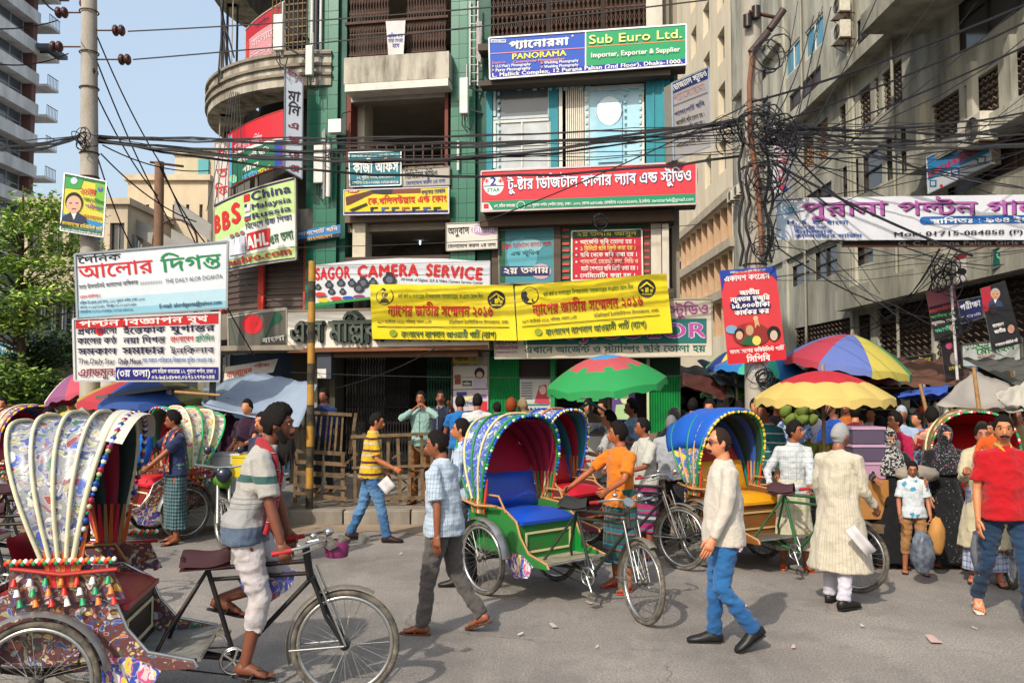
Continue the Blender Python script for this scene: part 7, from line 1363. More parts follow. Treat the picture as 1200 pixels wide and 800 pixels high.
# --- foreground walkers
px_person('man in a pale blue checked shirt and grey trousers walking left, seen from behind',520,741,158,lod=0,H=1.64,tone='#6a3f2a',lean=3,legs=[(12,5,3),(-8,28,3)],arms=[('fk',-10,6,12),('fk',14,6,16)],head=(22,8),top='shirt',hem=-.1,
          topm=cloth('#b9c7d6',('c',.035,60,[(0,'#c4d2de'),(.75,'#8fa6be')],[(0,'#c9d6e2'),(.7,'#7f9cba')])),botm=cloth('#5a5552',k='a'),collar=cloth('#c4d2de'),sleeve=.85,width=1.08,belly=.03,shoem='#5a2c1c')
px_person('young man in a plain light blue shirt behind the checked shirt man',543,684,172,lod=0,H=1.66,tone='#8a5638',head=(4,0),topm=cloth('#b4c4d6',('v',40,[(0,'#bccbdc'),(.8,'#98adc6')])),collar=cloth('#c0cedc'),botm=cloth('#3f4248'),sleeve=1.9,shoes='shoe',shoem='#1a1614')
px_person('balding man with sunglasses in a cream pullover and bright blue jeans striding left',850,758,184,lod=0,H=1.67,tone='#a0684a',hair='#2a1e18',hair_kind='balding',glasses=True,beard='moustache',legs=[(8,46,3),(5,3,3)],arms=[('fk',10,6,16),('fk',-8,6,14)],head=(8,4),top='jumper',hem=-.13,
          topm=cloth('#cfc6b8',k='p'),botm=cloth('#1c5f9a',('h',.9,[(0,'#1a5a94'),(.4,'#2468a4')]),'j'),sleeve=1.95,shoes='shoe',shoem='#141414',belly=.035,width=1.05)
px_person('white haired man in a long cream kurta and white trousers seen from behind',986,709,38,lod=0,H=1.65,tone='#6a4230',hair='#8a8a8a',hair_kind='short',legs=[(4,4,4),(-10,6,4)],arms=[('fk',4,10,20),('fk',6,8,40)],head=(-14,6),top='kurta',topm=cloth('#cfc4ae',('v',50,[(0,'#d2c8b2'),(.85,'#b8ac94')])),botm=cloth('#cdc8d4'),sleeve=1.9,width=1.12,belly=.04,shoes='shoe',shoem='#1a1412',hem=-.6,grip=(0,1))
px_person('man in a red polo shirt and dark jeans walking toward the camera',1182,729,258,lod=0,H=1.75,tone='#94603f',beard='moustache',legs=[(10,6,4),(-16,16,4)],arms=[('fk',4,8,14),('fk',-2,8,16)],head=(-12,2),top='tee',topm=cloth('#b8141e',k='red'),botm=cloth('#183452',('h',.8,[(0,'#173250'),(.5,'#1c3c5e')]),'dj'),collar=cloth('#c9a81c'),sleeve=.75,width=1.02,belly=.03,shoem='#b3a298')
px_person('boy in a white and blue shirt and tan shorts standing with a plastic bag',1072,672,255,lod=0,H=1.2,tone='#7a4c34',arms=[('fk',12,6,14),('fk',6,8,30)],head=(-6,18),top='tee',topm=cloth('#c4d2da',('n',22,[(0,'#d0d8dc'),(.82,'#4a9abc'),(.9,'#d0d8dc')])),collar=cloth('#d4dce0'),botm=cloth('#a87a4a',k='s'),bottom='trousers',cut=.72,sleeve=.8,shoem='#2a1c16',grip=(1,0))
px_person('woman in a black burqa with a zebra patterned headscarf behind the boy',1044,664,262,lod=0,H=1.52,tone='#8a5a40',hair=cloth('#3a3a3a',('n',60,[(0,'#151515'),(.55,'#b0aeaa')])),hair_kind='veil',arms=[('fk',30,16,50),('fk',25,10,60)],top='robe',topm=cloth('#17171a',k='bq'),botm=cloth('#141416'),bottom='skirt',sleeve=1.9,head=(6,12),width=1.1)
px_person('woman in a black sequinned niqab standing between the boy and the red shirt man',1110,664,268,lod=0,H=1.55,tone='#94664a',hair=cloth('#101012',('n',150,[(0,'#0e0e11'),(.93,'#c8d0dc'),(.96,'#3a8a6a'),(.975,'#c050a0')])),hair_kind='veil',arms=[('fk',6,8,30),('fk',4,10,24)],top='robe',topm=cloth('#101013',('n',120,[(0,'#0d0d10'),(.988,'#9aa4b0')])),botm=cloth('#121214'),bottom='skirt',sleeve=1.9,width=1.15)
px_person('man in a cream robe and blue checked lungi behind the red shirt man',1156,684,250,lod=1,H=1.6,tone='#80503a',arms=[('fk',40,12,70),('fk',30,10,80)],top='kurta',hem=-.55,topm=cloth('#c4b898',k='c'),bottom='lungi',cut=1.0,botm=cloth('#8a96b4',('c',.06,24,[(0,'#b8c0d4'),(.7,'#4a5a90')],[(0,'#b8c0d4'),(.7,'#4a5a90')])),sleeve=1.9,shoem='#2a2420',grip=(1,1))
person('small child in an orange knitted top held on an arm beside the red shirt man',4.72,8.42,230,H=.85,z=.88,lod=1,tone='#8a5a40',legs=[(50,40,10),(40,50,10)],arms=[('fk',30,20,20),('fk',20,20,20)],top='tee',topm=cloth('#d0561a',k='o'),botm=cloth('#b8b0a0'),bottom='shorts',cut=.5,sleeve=1.7,shoem='#4a7aa0',head=(-20,10))
# --- pullers
px_person('rickshaw puller in an orange t-shirt and teal lungi leaning on his handlebar',728,690,222,lod=0,H=1.63,tone='#7a4428',hair_kind='curly',arms=[('fk',34,6,36),('ik',(.27,-.52,1.02))],head=(-42,0),twist=-4,top='tee',topm=cloth('#d8781e',k='or'),bottom='lungi',cut=.86,botm=cloth('#1a5058',('h',.16,[(0,'#14504c'),(.4,'#2a3038'),(.55,'#a05a3a'),(.62,'#1a6878'),(.9,'#3a2838')])),sleeve=.75,shoem='#a82a24',grip=(1,1))
px_person('young man in a pale shirt and pink striped lungi behind the orange shirt puller',757,654,205,lod=1,H=1.62,tone='#6a3c26',head=(-20,2),arms=[('fk',30,8,50),('fk',20,8,60)],topm=cloth('#bab8ac',k='ww'),collar=cloth('#c4c2b6'),bottom='lungi',cut=.8,botm=cloth('#8a5a78',('h',.22,[(0,'#2a3a4a'),(.2,'#b8b4b0'),(.35,'#2f3a5a'),(.5,'#b02a6a'),(.62,'#2a8a80'),(.7,'#b02a6a')])),sleeve=.9,shoem='#1c3f9a')
px_person('grey haired man in a grey shirt seen from behind beside the green shutter',788,640,80,lod=1,H=1.62,tone='#6a4230',hair='#6a6a6a',topm=cloth('#a9aeb4',k='g'),botm=cloth('#2c2c30'),sleeve=.95,belly=.03,width=1.1)
px_person('rickshaw puller in a white plaid shirt and green striped lungi holding his handlebar',932,666,262,lod=0,H=1.6,tone='#6e4028',hair_kind='curly',arms=[('ik',(.34,.12,.98)),('ik',(.2,-.3,.98))],head=(52,0),topm=cloth('#c4c8c8',('c',.06,30,[(0,'#ccd0d0'),(.85,'#8a96a4')],[(0,'#ccd0d0'),(.85,'#8a96a4')])),collar=cloth('#ccd0d0'),bottom='lungi',cut=.92,botm=cloth('#c2ba9a',('c',.12,10,[(0,'#cfc8ae'),(.5,'#a8c45a'),(.62,'#cfc8ae')],[(0,'#cfc8ae'),(.6,'#c89a8a'),(.7,'#cfc8ae')])),sleeve=1.8,shoem='#d2541c',grip=(1,1))
px_person('rickshaw puller in a navy shirt with a red and cream scarf and dark checked lungi',204,636,222,lod=0,H=1.68,tone='#6a3e28',hair_kind='curly',arms=[('ik',(.42,.05,.98)),('ik',(.42,-.38,1.0))],head=(-22,14),topm=cloth('#2b3558',k='nv'),collar=cloth('#2b3558'),bottom='lungi',cut=.96,botm=cloth('#24484e',('c',.045,34,[(0,'#12242c'),(.6,'#6a8c90')],[(0,'#14262e'),(.55,'#5a8488')])),sleeve=.8,shoem='#241812',grip=(1,1),extra=sash('',mt=cloth('#a03a30',('n',30,[(0,'#b4392c'),(.5,'#c8b088'),(.8,'#7a2a20')]))))
px_person('man in a yellow and maroon striped shirt walking right with a white paper',434,634,8,lod=0,H=1.68,tone='#8a5434',lean=3,legs=[(-14,10,3),(18,6,3)],arms=[('fk',10,8,22),('fk',16,6,50)],head=(-4,8),top='tee',topm=cloth('#d2a80c',('h',.155,[(0,'#d8ae10'),(.3,'#c8c4b4'),(.46,'#d8ae10'),(.66,'#5a1c2a'),(.86,'#d8ae10')])),botm=cloth('#3a6a9a',('h',.7,[(0,'#3a6896'),(.5,'#5a88b4')])),sleeve=.8,width=1.05,belly=.02,shoes='shoe',shoem='#2a1416',collar=cloth('#d8ae10'),grip=(0,1))
px_person('man in a pale green shirt and brown trousers holding a phone to his face',493,590,262,z=.2,lod=1,H=1.72,tone='#7a4c34',arms=[('ik',(.15,.1,1.5),(.2,.8,-.6)),('ik',(.16,-.07,1.47),(.2,-.8,-.6))],grip=(1,1),head=(0,2),topm=cloth('#8fb0a8',k='gg'),botm=cloth('#8a5a30',k='b'),collar=cloth('#8fb0a8'),sleeve=1.8,shoes='shoe',shoem='#8a4a24')
px_person('man in a dark waistcoat and lilac shirt pointing up to the right at the posters',516,583,250,z=.2,lod=1,H=1.72,tone='#6a4230',arms=[('fk',100,40,10),('fk',10,8,30)],topm=cloth('#23283a',k='v'),botm=cloth('#2a3a5a'),collar=cloth('#a0a0c4'),sleeve=.3,shoes='shoe',beard='moustache',head=(20,-6))
px_person('man in a bright blue t-shirt seen from behind at the dark entrance',539,592,100,z=.2,lod=1,H=1.66,tone='#6e4430',topm=cloth('#1c6ab0',k='bl'),botm=cloth('#33383e'),arms=[('fk',20,12,50),('fk',10,16,40)])
px_person('man in a plain white shirt and khaki trousers seen from behind beside the wall posters',559,594,85,z=.2,lod=1,H=1.68,tone='#6e4430',topm=cloth('#c4c4c4',k='wh'),botm=cloth('#7a7158'),sleeve=1.2,width=1.12)
px_person('clean shaven man with short hair in a dark navy jacket looking out behind the rider',307,664,235,lod=0,H=1.7,tone='#94603f',topm=cloth('#1e2a48',k='nj'),botm=cloth('#2a2c34'),sleeve=1.8,head=(8,0),width=1.1)

# ================================================================ cycle rickshaws
WM = {}
def wheel_meshes(R=.355):
    if R in WM: return WM[R]
    t = MB(); t.torus(R-.02,.021,48,8); ty = t.mesh('wheel',TYRE)
    t = MB(); t.torus(R-.05,.016,48,6,fy=1.3); rm = t.mesh('rim',CHROME)
    t = MB()
    for i in range(32):
        a = 2*pi*i/32; sgn = 1 if i % 2 else -1; b = a+sgn*.5*(1 if (i//2) % 2 else -1)
        t.tube([(cos(b)*.028,sgn*.03,sin(b)*.028),(cos(a)*(R-.055),0,sin(a)*(R-.055))],.0021,3,cap=False)
    sp = t.mesh('spokes',CHROME)
    t = MB(); t.lathe([(0,-.05),(.018,-.05),(.018,-.038),(.034,-.034),(.034,-.026),(.016,-.022),(.016,.022),(.034,.026),(.034,.034),(.018,.038),(.018,.05),(0,.05)],14,axis='y'); hb = t.mesh('hub',mat('#4a4642',.5,.5,.5))
    WM[R] = (ty,rm,sp,hb); return WM[R]
def wheel(parent,loc,steer=0,R=.355,spin=0,camber=0):
    ty,rm,sp,hb = wheel_meshes(R)
    o = obj('wheel',ty,parent,loc,(camber,spin,steer)); o.rotation_mode = 'XYZ'
    obj('rim',rm,o); s_ = obj('spokes',sp,o); s_['kind'] = 'stuff'; obj('hub',hb,o); return o
PAL = ['#1f4fb0','#e0dcd0','#c8283a','#1a8a5a','#e0c03a','#d84a8a','#e8e4dc','#2a8ac8']
def rickshaw(label,x,y,head,hoodc='#dcdcd8',ribc='#1c8a50',lining='#8a1830',seatc='#7a1420',bodyc='#1a6a3a',framec='#20302a',angs=(-31,-21,-10,1,11),hood=True,steer=0,art=PAL,forkc='#8a1a1a',tarp=None,roll=0,side='wood',
             rim2='#cfc8a8',stripes=('#8a1830','#1c3a34'),flap=None,wood='#a87a4a',seat2=None,wreck=False,covers=True,footc='#6a6458',scale=1.0,hood_l=.84,hz=.92,hx=-.1):
    t = thing('cycle_rickshaw',label,'cycle rickshaw',(x,y,0),radians(head),'cycle rickshaws in the street',scale)
    fm = mat(framec,.45,.1,.5,8,dirt='#3a2a1e'); bm_ = mat(bodyc,.45,0,.55,4,dirt='#4a3c2c')
    artm = artmat(hoodc,art,13,.4,.5,label[:12]); art2 = artmat(bodyc if side == 'wood' else '#5a1c24',art+['#d8702a','#e0b83a'],17,.4,.36)
    for sy in (1,-1): wheel(t,(0,.49*sy,.355),0,spin=rnd(0,1),camber=-.03*sy)
    # front end turns about the steering head at x = 1.52
    HX = 1.50; st = radians(steer); wheel(t,(HX+.22*cos(st),.22*sin(st),.355),st,spin=rnd(0,1))
    def fr(name,m,mt,**k): o = m.build(name,mt,t,**k); o.location = (HX,0,0); o.rotation_euler = (0,0,st); return o
    m = MB()
    for sy in (1,-1): m.tube([(.0,.045*sy,.8),(.03,.055*sy,.74),(.1,.06*sy,.55),(.22,.055*sy,.36)],.013,7)
    m.tube([(.0,-.05,.79),(0,.05,.79)],.02,6); m.tube([(0,0,.78),(-.035,0,1.0)],.017,8); fr('fork',m,mat(forkc if forkc else '#1c1c1c',.4,.1,.3))
    m = MB()
    for sy in (1,-1): m.tube([(.02,.07*sy,.86),(.12,.068*sy,.62),(.23,.066*sy,.36)],.008,5)
    m.tube([(.22,.07,.36),(-.13,.07,.34)],.008,5); m.tube([(.22,-.07,.36),(-.13,-.07,.34)],.008,5); fr('fork_stay',m,mat('#b02020',.4) if forkc == '#8a1a1a' else CHROME)
    m = MB(); a0,a1 = radians(60),radians(200)
    m.grid(lambda u,v: ((.375+.012*sin(v*pi))*cos(a0+(a1-a0)*u)+.22,-.04+.08*v,(.375+.012*sin(v*pi))*sin(a0+(a1-a0)*u)+.355),18,4); fr('front_mudguard',m,mat('#8a8578',.4,.5,.5,8,dirt='#5a3a28'))
    m = MB()
    P = [(-.03,0,1.02),(.08,.0,1.04)]; m.tube(P,.016,6)
    for sy in (1,-1): m.tube([(.08,0,1.04),(.1,.1*sy,1.05),(.07,.2*sy,1.06),(-.04,.26*sy,1.03),(-.2,.27*sy,1.0)],.011,7)
    for sy in (1,-1): m.tube([(.09,.12*sy,1.02),(-.08,.24*sy,.97)],.005,4)
    fr('handlebar',m,CHROME)
    for sy in (1,-1):
        m = MB(); m.tube([(-.09,.268*sy,1.018),(-.21,.272*sy,.997)],.017,8); fr('grip',m,mat('#a01c20' if rnd(0,1) < .5 else '#1a1a1a',.6))
    m = MB(); m.ball((.1,.05,1.08),.035,.035,.028,10,6); m.tube([(.11,-.09,1.0),(.15,-.09,1.04)],[.03,.05],10); m.ball((.03,-.16,1.09),.026,.026,.02,8,5); fr('bell',m,CHROME)
    # bicycle frame
    m = MB(); bb = (1.02,0,.29); sx = .84
    m.tube([(HX-.01,0,.76),(HX-.045,0,.98)],.021,8); m.tube([(HX-.03,0,.9),(sx+.01,0,.87)],.0155,7); m.tube([(HX-.02,0,.82),(sx+.03,0,.8)],.0145,7); m.tube([(HX-.01,0,.78),bb],.017,7); m.tube([bb,(sx-.02,0,.93)],.0165,7)
    m.tube([(bb[0],-.05,bb[2]),(bb[0],.05,bb[2])],.026,10)
    for sy in (1,-1): m.tube([bb,(.75,.05*sy,.34),(.55,.2*sy,.36),(.05,.36*sy,.37)],.017,6); m.tube([(sx,0,.86),(.62,.12*sy,.5),(.56,.2*sy,.36)],.013,6); m.tube([(.35,.3*sy,.37),(.35,.3*sy,.45)],.014,5); m.tube([(.0,.33*sy,.45),(.0,.33*sy,.36)],.02,5)
    m.tube([(.35,-.32,.38),(.35,.32,.38)],.015,6); m.tube([(-.02,-.33,.43),(-.02,.33,.43)],.014,6)
    m.build('frame',fm,t)
    m = MB(); m.tube([(0,-.5,.355),(0,.5,.355)],.018,8)
    for sy in (1,-1):
        for k in range(3): m.tube([(-.32+.05*k,.36*sy,.41-.012*k),(0,.36*sy,.37-.012*k),(.32-.05*k,.36*sy,.41-.012*k)],.012,4)
    m.tube([(0,-.12,.355),(0,.12,.355)],.04,10); m.build('axle',mat('#38302a',.7,.3,.6),t)
    m = MB(); m.lathe([(.085,-.004),(.092,0),(.085,.004),(.07,.004),(.07,-.004)],24,(bb[0],-.045,bb[2]),0,'y')
    for k in range(5): a = k*2*pi/5; m.tube([(bb[0],-.045,bb[2]),(bb[0]+.075*cos(a),-.045,bb[2]+.075*sin(a))],.009,4)
    for sg,a in ((-1,-.95),(1,-.95+pi)): m.tube([(bb[0],.06*sg,bb[2]),(bb[0]+.16*cos(a),.085*sg,bb[2]+.16*sin(a))],.01,6)
    m.build('crankset',CHROME,t)
    for sg,a in ((-1,-.95),(1,-.95+pi)): m = MB(); c = (bb[0]+.16*cos(a),.13*sg,bb[2]+.16*sin(a)); m.box(c[0]-.04,c[1]-.045,c[2]-.012,c[0]+.04,c[1]+.045,c[2]+.012); m.build('pedal',mat('#6a665c',.6),t)
    m = MB()
    for sgz in (1,-1): m.tube([(bb[0]-.02,-.045,bb[2]+.088*sgz),(.5,-.042,.345+.03*sgz-(.03 if sgz < 0 else 0)),(.02,-.04,.355+.045*sgz)],.006,4)
    m.build('chain',mat('#2a2420',.6,.4),t)
    m = MB(); m.grid(lambda u,v: (sx-.15+.29*u,(v-.5)*(.22*(1-u)**.6+.045)*1.0,.985+.012*cos(u*5)-.12*abs(v-.5)**2*3+.02*u),8,8); m.grid(lambda u,v: (sx-.15+.29*u,(v-.5)*(.22*(1-u)**.6+.045),.955-.09*abs(v-.5)-.03),4,4)
    m.tube([(sx-.03,0,.9),(sx-.04,0,.96)],.02,6); m.tube([(sx-.14,.1,.97),(sx-.1,.09,.89),(sx-.02,.0,.92)],.012,6); m.tube([(sx-.14,-.1,.97),(sx-.1,-.09,.89),(sx-.02,.0,.92)],.012,6)
    m.build('saddle',mat('#3a1a20' if covers else '#1a1a1a',.7,0,.3),t)
    # mudguards over the rear wheels
    for sy in (1,-1):
        m = MB(); a0,a1 = radians(8),radians(165)
        m.grid(lambda u,v: ((.385+.02*sin(v*pi))*cos(a0+(a1-a0)*u),.49*sy-.055+.11*v,(.385+.02*sin(v*pi))*sin(a0+(a1-a0)*u)+.355),20,5); m.build('mudguard',mat('#9a9a98',.3,.7,.5,6,dirt='#5a4a40'),t)
        m = MB(); m.tube([(.36,.44*sy,.44),(.0,.43*sy,.42),(-.36,.44*sy,.44)],.012,5); m.tube([(.2,.44*sy,.4),(.26,.48*sy,.64)],.008,4); m.tube([(-.2,.44*sy,.4),(-.26,.48*sy,.64)],.008,4); m.build('mudguard_stay',fm,t)
    # body: side boards, seat box, floor
    SB = [(-.3,.45),(-.34,.8),(-.1,.86),(.22,.84),(.4,.74),(.46,.6),(.58,.46),(.84,.4),(.86,.36),(.45,.35),(.0,.4)]
    for sy in (1,-1):
        m = MB(); m.prism(SB,.385*sy-.012,.385*sy+.012); o = m.build('side_board',art2 if side != 'wood' else bm_,t); bevel(o,.006)
        m = MB(); m.tube([(x_,.385*sy,z_+.008) for x_,z_ in SB[2:9]],.012,6); m.build('edge_trim',mat(wood,.6,0,.4,9) if side == 'wood' else CHROME,t)
        m = MB(); m.prism([(.3,.36),(.3,.45),(.5,.45),(.66,.36),(.6,.25),(.4,.22)],.405*sy-.006,.405*sy+.006); m.build('painted_flap',artmat('#1c3fa8',['#e8c83a','#d84a8a','#e8e4dc','#1c3fa8'],18,.4,.5),t)
    m = MB(); m.box(.41,-.372,.37,.425,.372,.71); m.box(-.33,-.372,.44,-.31,.372,.8); m.box(-.3,-.37,.7,.42,.37,.72); m.build('seat_box',bm_,t)
    m = MB(); m.box(.432,-.3,.44,.44,.3,.46); m.box(.432,-.3,.62,.44,.3,.64); m.box(.432,-.3,.46,.44,-.28,.62); m.box(.432,.28,.46,.44,.3,.62); m.build('panel_moulding',mat(rim2,.5),t)
    m = MB(); m.grid(lambda u,v: (.42+.46*u,-.37+.74*v,.375+.035*u*u+.01),4,2); m.grid(lambda u,v: (.42+.46*u,.37-.74*v,.365+.035*u*u),4,2); m.build('footboard',mat(footc,.6,.3,.7,5,dirt='#3a3026'),t)
    m = MB(); m.tube([(.87,-.38,.41),(.87,.38,.41)],.014,6); m.build('edge_trim',CHROME,t)
    m = MB()
    def cushion(m,x0,x1,y0,y1,z0,z1,n=8):
        m.grid(lambda u,v: (x0+(x1-x0)*u,y0+(y1-y0)*v,z0+(z1-z0)*min(1,(sin(pi*u)*sin(pi*v))**.28*1.0 if 0 < u < 1 and 0 < v < 1 else 0)),n,n); m.box(x0,y0,z0-.02,x1,y1,z0+.01)
    cushion(m,-.1,.46,-.36,.36,.735,.84); o = m.build('seat',mat(seatc,.38,0,.25,5,.2,12,spec=.5),t)
    m = MB(); m.grid(lambda u,v: (-.13-.1*v+.05*sin(pi*u)**.3*(sin(pi*v) if 0 < v < 1 else 0)**.3,-.37+.74*u,.82+.33*v),8,8); m.box(-.25,-.37,.8,-.14,.37,.84); m.build('seat_back',mat(seat2 or seatc,.4,0,.3,5,.2,12,spec=.5),t)
    m = MB(); m.box(-.36,-.4,.66,-.335,.4,.84); m.build('rear_panel',artm,t)
    # arm rails
    for sy in (1,-1):
        m = MB(); m.tube([(-.12,.4*sy,.86),(-.05,.41*sy,.97),(.16,.41*sy,.97),(.26,.4*sy,.82)],.011,6); m.build('arm_rail',mat(wood,.6,0,.4),t)
    if hood:
        PX,PZ_ = hx,hz; W_2 = .44; L = hood_l
        def rp_(a,ph,g=1.0,ex=0):
            """point on the rib leaning a degrees; ph from -1 to 1 across"""
            q = ph*pi/2; yy = W_2*(1.06)*(1 if sin(q) > 0 else -1)*abs(sin(q))**.75; h = L*g*abs(cos(q))**.62
            wv = 1+.06*sin(pi*min(1,h/L)); A = radians(a); return Vector((PX+A*.3+sin(A)*(h+ex),yy*wv*g**.5,PZ_+cos(A)*(h+ex)))
        na = len(angs); seg = MB(); lin = MB(); NP = 26
        for i in range(na-1):
            a0,a1 = angs[i],angs[i+1]
            seg.grid(lambda u,v: rp_(a0+(a1-a0)*u,-1+2*v,1.0-.045*sin(pi*u)+.012*sin(v*60)*sin(pi*u)),5,NP,0)
            lin.grid(lambda u,v: rp_(a1+(a0-a1)*u,-1+2*v,.965-.04*sin(pi*u)),4,NP,i % 2)
        o = seg.build('hood_cover',artm,t); lin.build('hood_lining',[mat(stripes[0],.6,0,.3),mat(stripes[1],.6,0,.3)],o)
        # back cloth
        m = MB(); a0 = angs[0]; m.grid(lambda u,v: Vector((PX-.12*(1-v),(u-.5)*.8*(1-.1*v),PZ_-.02)).lerp(rp_(a0,(u-.5)*1.7,.97),v),12,10); m.build('back_cloth',mat(lining,.6,0,.3,4),t)
        for i,a in enumerate(angs):
            m = MB(); m.tube([rp_(a,-1+2*k/30,1.012) for k in range(31)],.013 if i < na-1 else .017,6,0)
            m.build('hood_rib',mat(ribc if i % 2 == 0 or i == na-1 else rim2,.45,0,.4,8),t)
        if flap:
            m = MB(); a0 = angs[-1]; m.grid(lambda u,v: rp_(a0-2+8*u,-.5+1.0*v,1.03+.02*u)+Vector((0,0,-.02*u)),3,14); m.build('visor',mat(flap,.5,0,.3),t)
        # beaded trim along the front rib
        m = MB(); cols = [mat(c,.4,0,.1) for c in art[:6]]
        for k in range(78):
            ph = -.97+1.94*k/77; p = rp_(angs[-1]+1.5,ph,1.0,.012); q = rp_(angs[-1]+4,ph,1.0,.02); s_ = .013+.004*(k % 3)
            m.ball((p+q)/2,s_,s_,s_,5,3,k % 6)
        m.build('beaded_trim',cols,t,kind='stuff')
        # slats fanning below the hood at both sides
        for sy in (1,-1):
            for k in range(7):
                a = radians(angs[0]+8+(angs[-1]-angs[0]-6)*k/6); b0 = Vector((PX+a*.3,.45*sy,PZ_-.14)); d = Vector((sin(a)*.8,.03*sy,cos(a))).normalized()
                m = MB(); m.tube([b0,b0+d*.18,b0+d*.36],[.014,.02,.012],4,flat=(1,.45),up=(0,1,0)); m.build('hood_slat',mat((wood,ribc,'#c23a22',rim2)[k % 4] if side == 'wood' else ('#c8602a','#c8283a',wood)[k % 3],.5,0,.4),t)
            m = MB(); m.tube([(PX-.28,.47*sy,PZ_-.02),(PX,.48*sy,PZ_-.06),(PX+.3,.47*sy,PZ_-.04)],.022,6,flat=(1,.6)); m.build('hood_hinge',mat('#a02a24' if side != 'wood' else wood,.5,0,.4),t)
            if side != 'wood': m = MB(); m.prism([(PX-.3,.78),(PX-.3,PZ_-.03),(PX+.26,PZ_-.05),(PX+.34,.8)],.43*sy-.01,.43*sy+.01); m.build('arm_panel',art2,t)
            if side != 'wood':   # painted tassels and cones under the hinge
                m = MB(); cols = [mat(c,.4,0,.1) for c in ('#c8261e','#e4e0d8','#1a8a5a','#d8702a')]
                for r_ in range(3):
                    for k in range(7): m.tube([(PX-.26+.085*k+.015*r_,.47*sy,PZ_-.08-.06*r_),(PX-.26+.085*k+.02*r_,.48*sy,PZ_-.12-.06*r_)],[.01,.02],6,(k+r_) % 4)
                for k in range(40): m.ball((PX-.3+.015*k,.485*sy,PZ_+.01+.012*(k % 2)),.016,.01,.016,5,3,(k*7) % 4)
                m.build('tassels',cols,t,kind='stuff')
    if tarp:
        m = MB(); m.grid(lambda u,v: rp_(angs[0]-7+(angs[-1]+3-angs[0]+7)*u,-.8+1.6*v,1.04+.015*noise.noise(Vector((u*5,v*7,2)))-.03*sin(u*pi*4)*.5)+Vector((0,0,0)),16,22); me = m.mesh('tarpaulin',mat(tarp,.45,0,.3,2,.3,6))
        o = obj('tarpaulin',me,t); s_ = o.modifiers.new('s','SOLIDIFY'); s_.thickness = .006
    return t
def rick_world(t,p):
    a = t.rotation_euler.z; s = t.scale[0]; return t.location+Vector((cos(a)*p[0]-sin(a)*p[1],sin(a)*p[0]+cos(a)*p[1],p[2]))*s
# foreground rickshaw with its rider
rA = rickshaw('rickshaw with a white and blue painted hood and red seat ridden by the standing man',-2.8,5.46,9,'#8c8f96','#c9c4a4','#4a1230','#8a1420','#2a2420','#15161a',angs=(-21,-13,-5,3,10),side='tassel',flap='#c4c0b4',stripes=('#8a1430','#16302c'),forkc='',steer=-4,art=['#1c4fb0','#d0cec8','#16408c','#1a6a52','#a8a478','#8a2038','#d0cec8','#1c3c78'],footc='#8a8a84',hood_l=.86,hz=1.02,hx=.12)
p = rick_world(rA,(1.0,.02,0)); ha = degrees_ = math.degrees(rA.rotation_euler.z)
s_ = 1.66/1.7
person('rickshaw rider with a long black beard, red scarf and rolled white trousers',p.x+.07,p.y,ha,H=1.72,z=.2,lod=0,tone='#5a3424',hair_kind='messy',beard='long',lean=15,
       legs=[('ik',(-.16,.12,.44),-.3),('ik',(.03,-.12,.085),-.1)],arms=[('ik',(.24,.28,.84)),('ik',(.26,-.26,.83))],head=(-6,4),top='tee',hem=-.1,group='people in the street',
       topm=cloth('#aeaaa4',('h',2.0,[(0,'#5a6a80'),(.475,'#a8a8a8'),(.53,'#8a8e94'),(.535,'#b4b2ae'),(.545,'#8a8e94'),(.55,'#b4b2ae'),(.56,'#8a8e94'),(.565,'#b8b4ac'),(.615,'#35605a'),(.64,'#b8b4ac')])),botm=cloth('#c4bcbc',k='wp'),cut=.62,sleeve=.85,width=1.08,shoem='#1c1a1a',grip=(1,1),
       extra=sash('',mt=cloth('#a8162a',('h',.11,[(0,'#b0162a'),(.8,'#3a1420'),(.88,'#c8b8b0'),(.92,'#b0162a')]))),bottom='trousers')
m = MB(); m.lathe([(.07,0),(.085,.1),(.088,.1),(.072,-.003)],14,(.16,-.02,.93)); o = m.build('basket',mat('#6a1c4a',.5),rA); o.location = (1.5,0,0)
for i in range(3): m = MB(); m.tube([(1.56+.13*i,-.02-.03*i,1.0+.01*i),(1.58+.13*i,-.02-.03*i,1.05+.01*i)],[.025,.04],10); m.tube([(1.5,0,.98),(1.58+.13*i,-.02-.03*i,1.0+.01*i)],.006,4); m.build('lamp_cup',mat('#8a8a84',.3,.6),rA)
m = MB(); m.prism([(1.02,.8),(1.4,.84),(1.36,.72),(1.24,.64),(1.1,.66)],.016,.026); m.build('frame_banner',artmat('#1c3fa8',['#e8c83a','#1c3fa8','#b02a2a'],14,.4,.4),rA)
rB = rickshaw('green rickshaw with a blue seat and green slatted hood facing the camera',.08,8.82,-50,'#1a4fb8','#1f7a3c','#a01838','#0f3fa0','#12742f','#24302a',angs=(-27,-17,-7,3,12),steer=-18,stripes=('#8a1838','#7a1430'),rim2='#c8bc8a',art=['#1a4fb8','#1f5fc8','#123a90','#1a4fb8','#e0dcb0','#1c8a50'],forkc='#3a302a',covers=False,footc='#a8a088')
rC = rickshaw('rickshaw with a blue and white hood rim and red seat behind the green one',.62,10.8,-41,'#1a4aa8','#1f58b8','#8a1430','#b01428','#5a1c2a','#2a2a2c',steer=-8,stripes=('#8a1430','#1a6a7a'),rim2='#c8783a',art=['#e4e2dc','#1a4aa8','#e4e2dc','#1a4aa8','#c8a83a'],forkc='#4a3a30',covers=False)
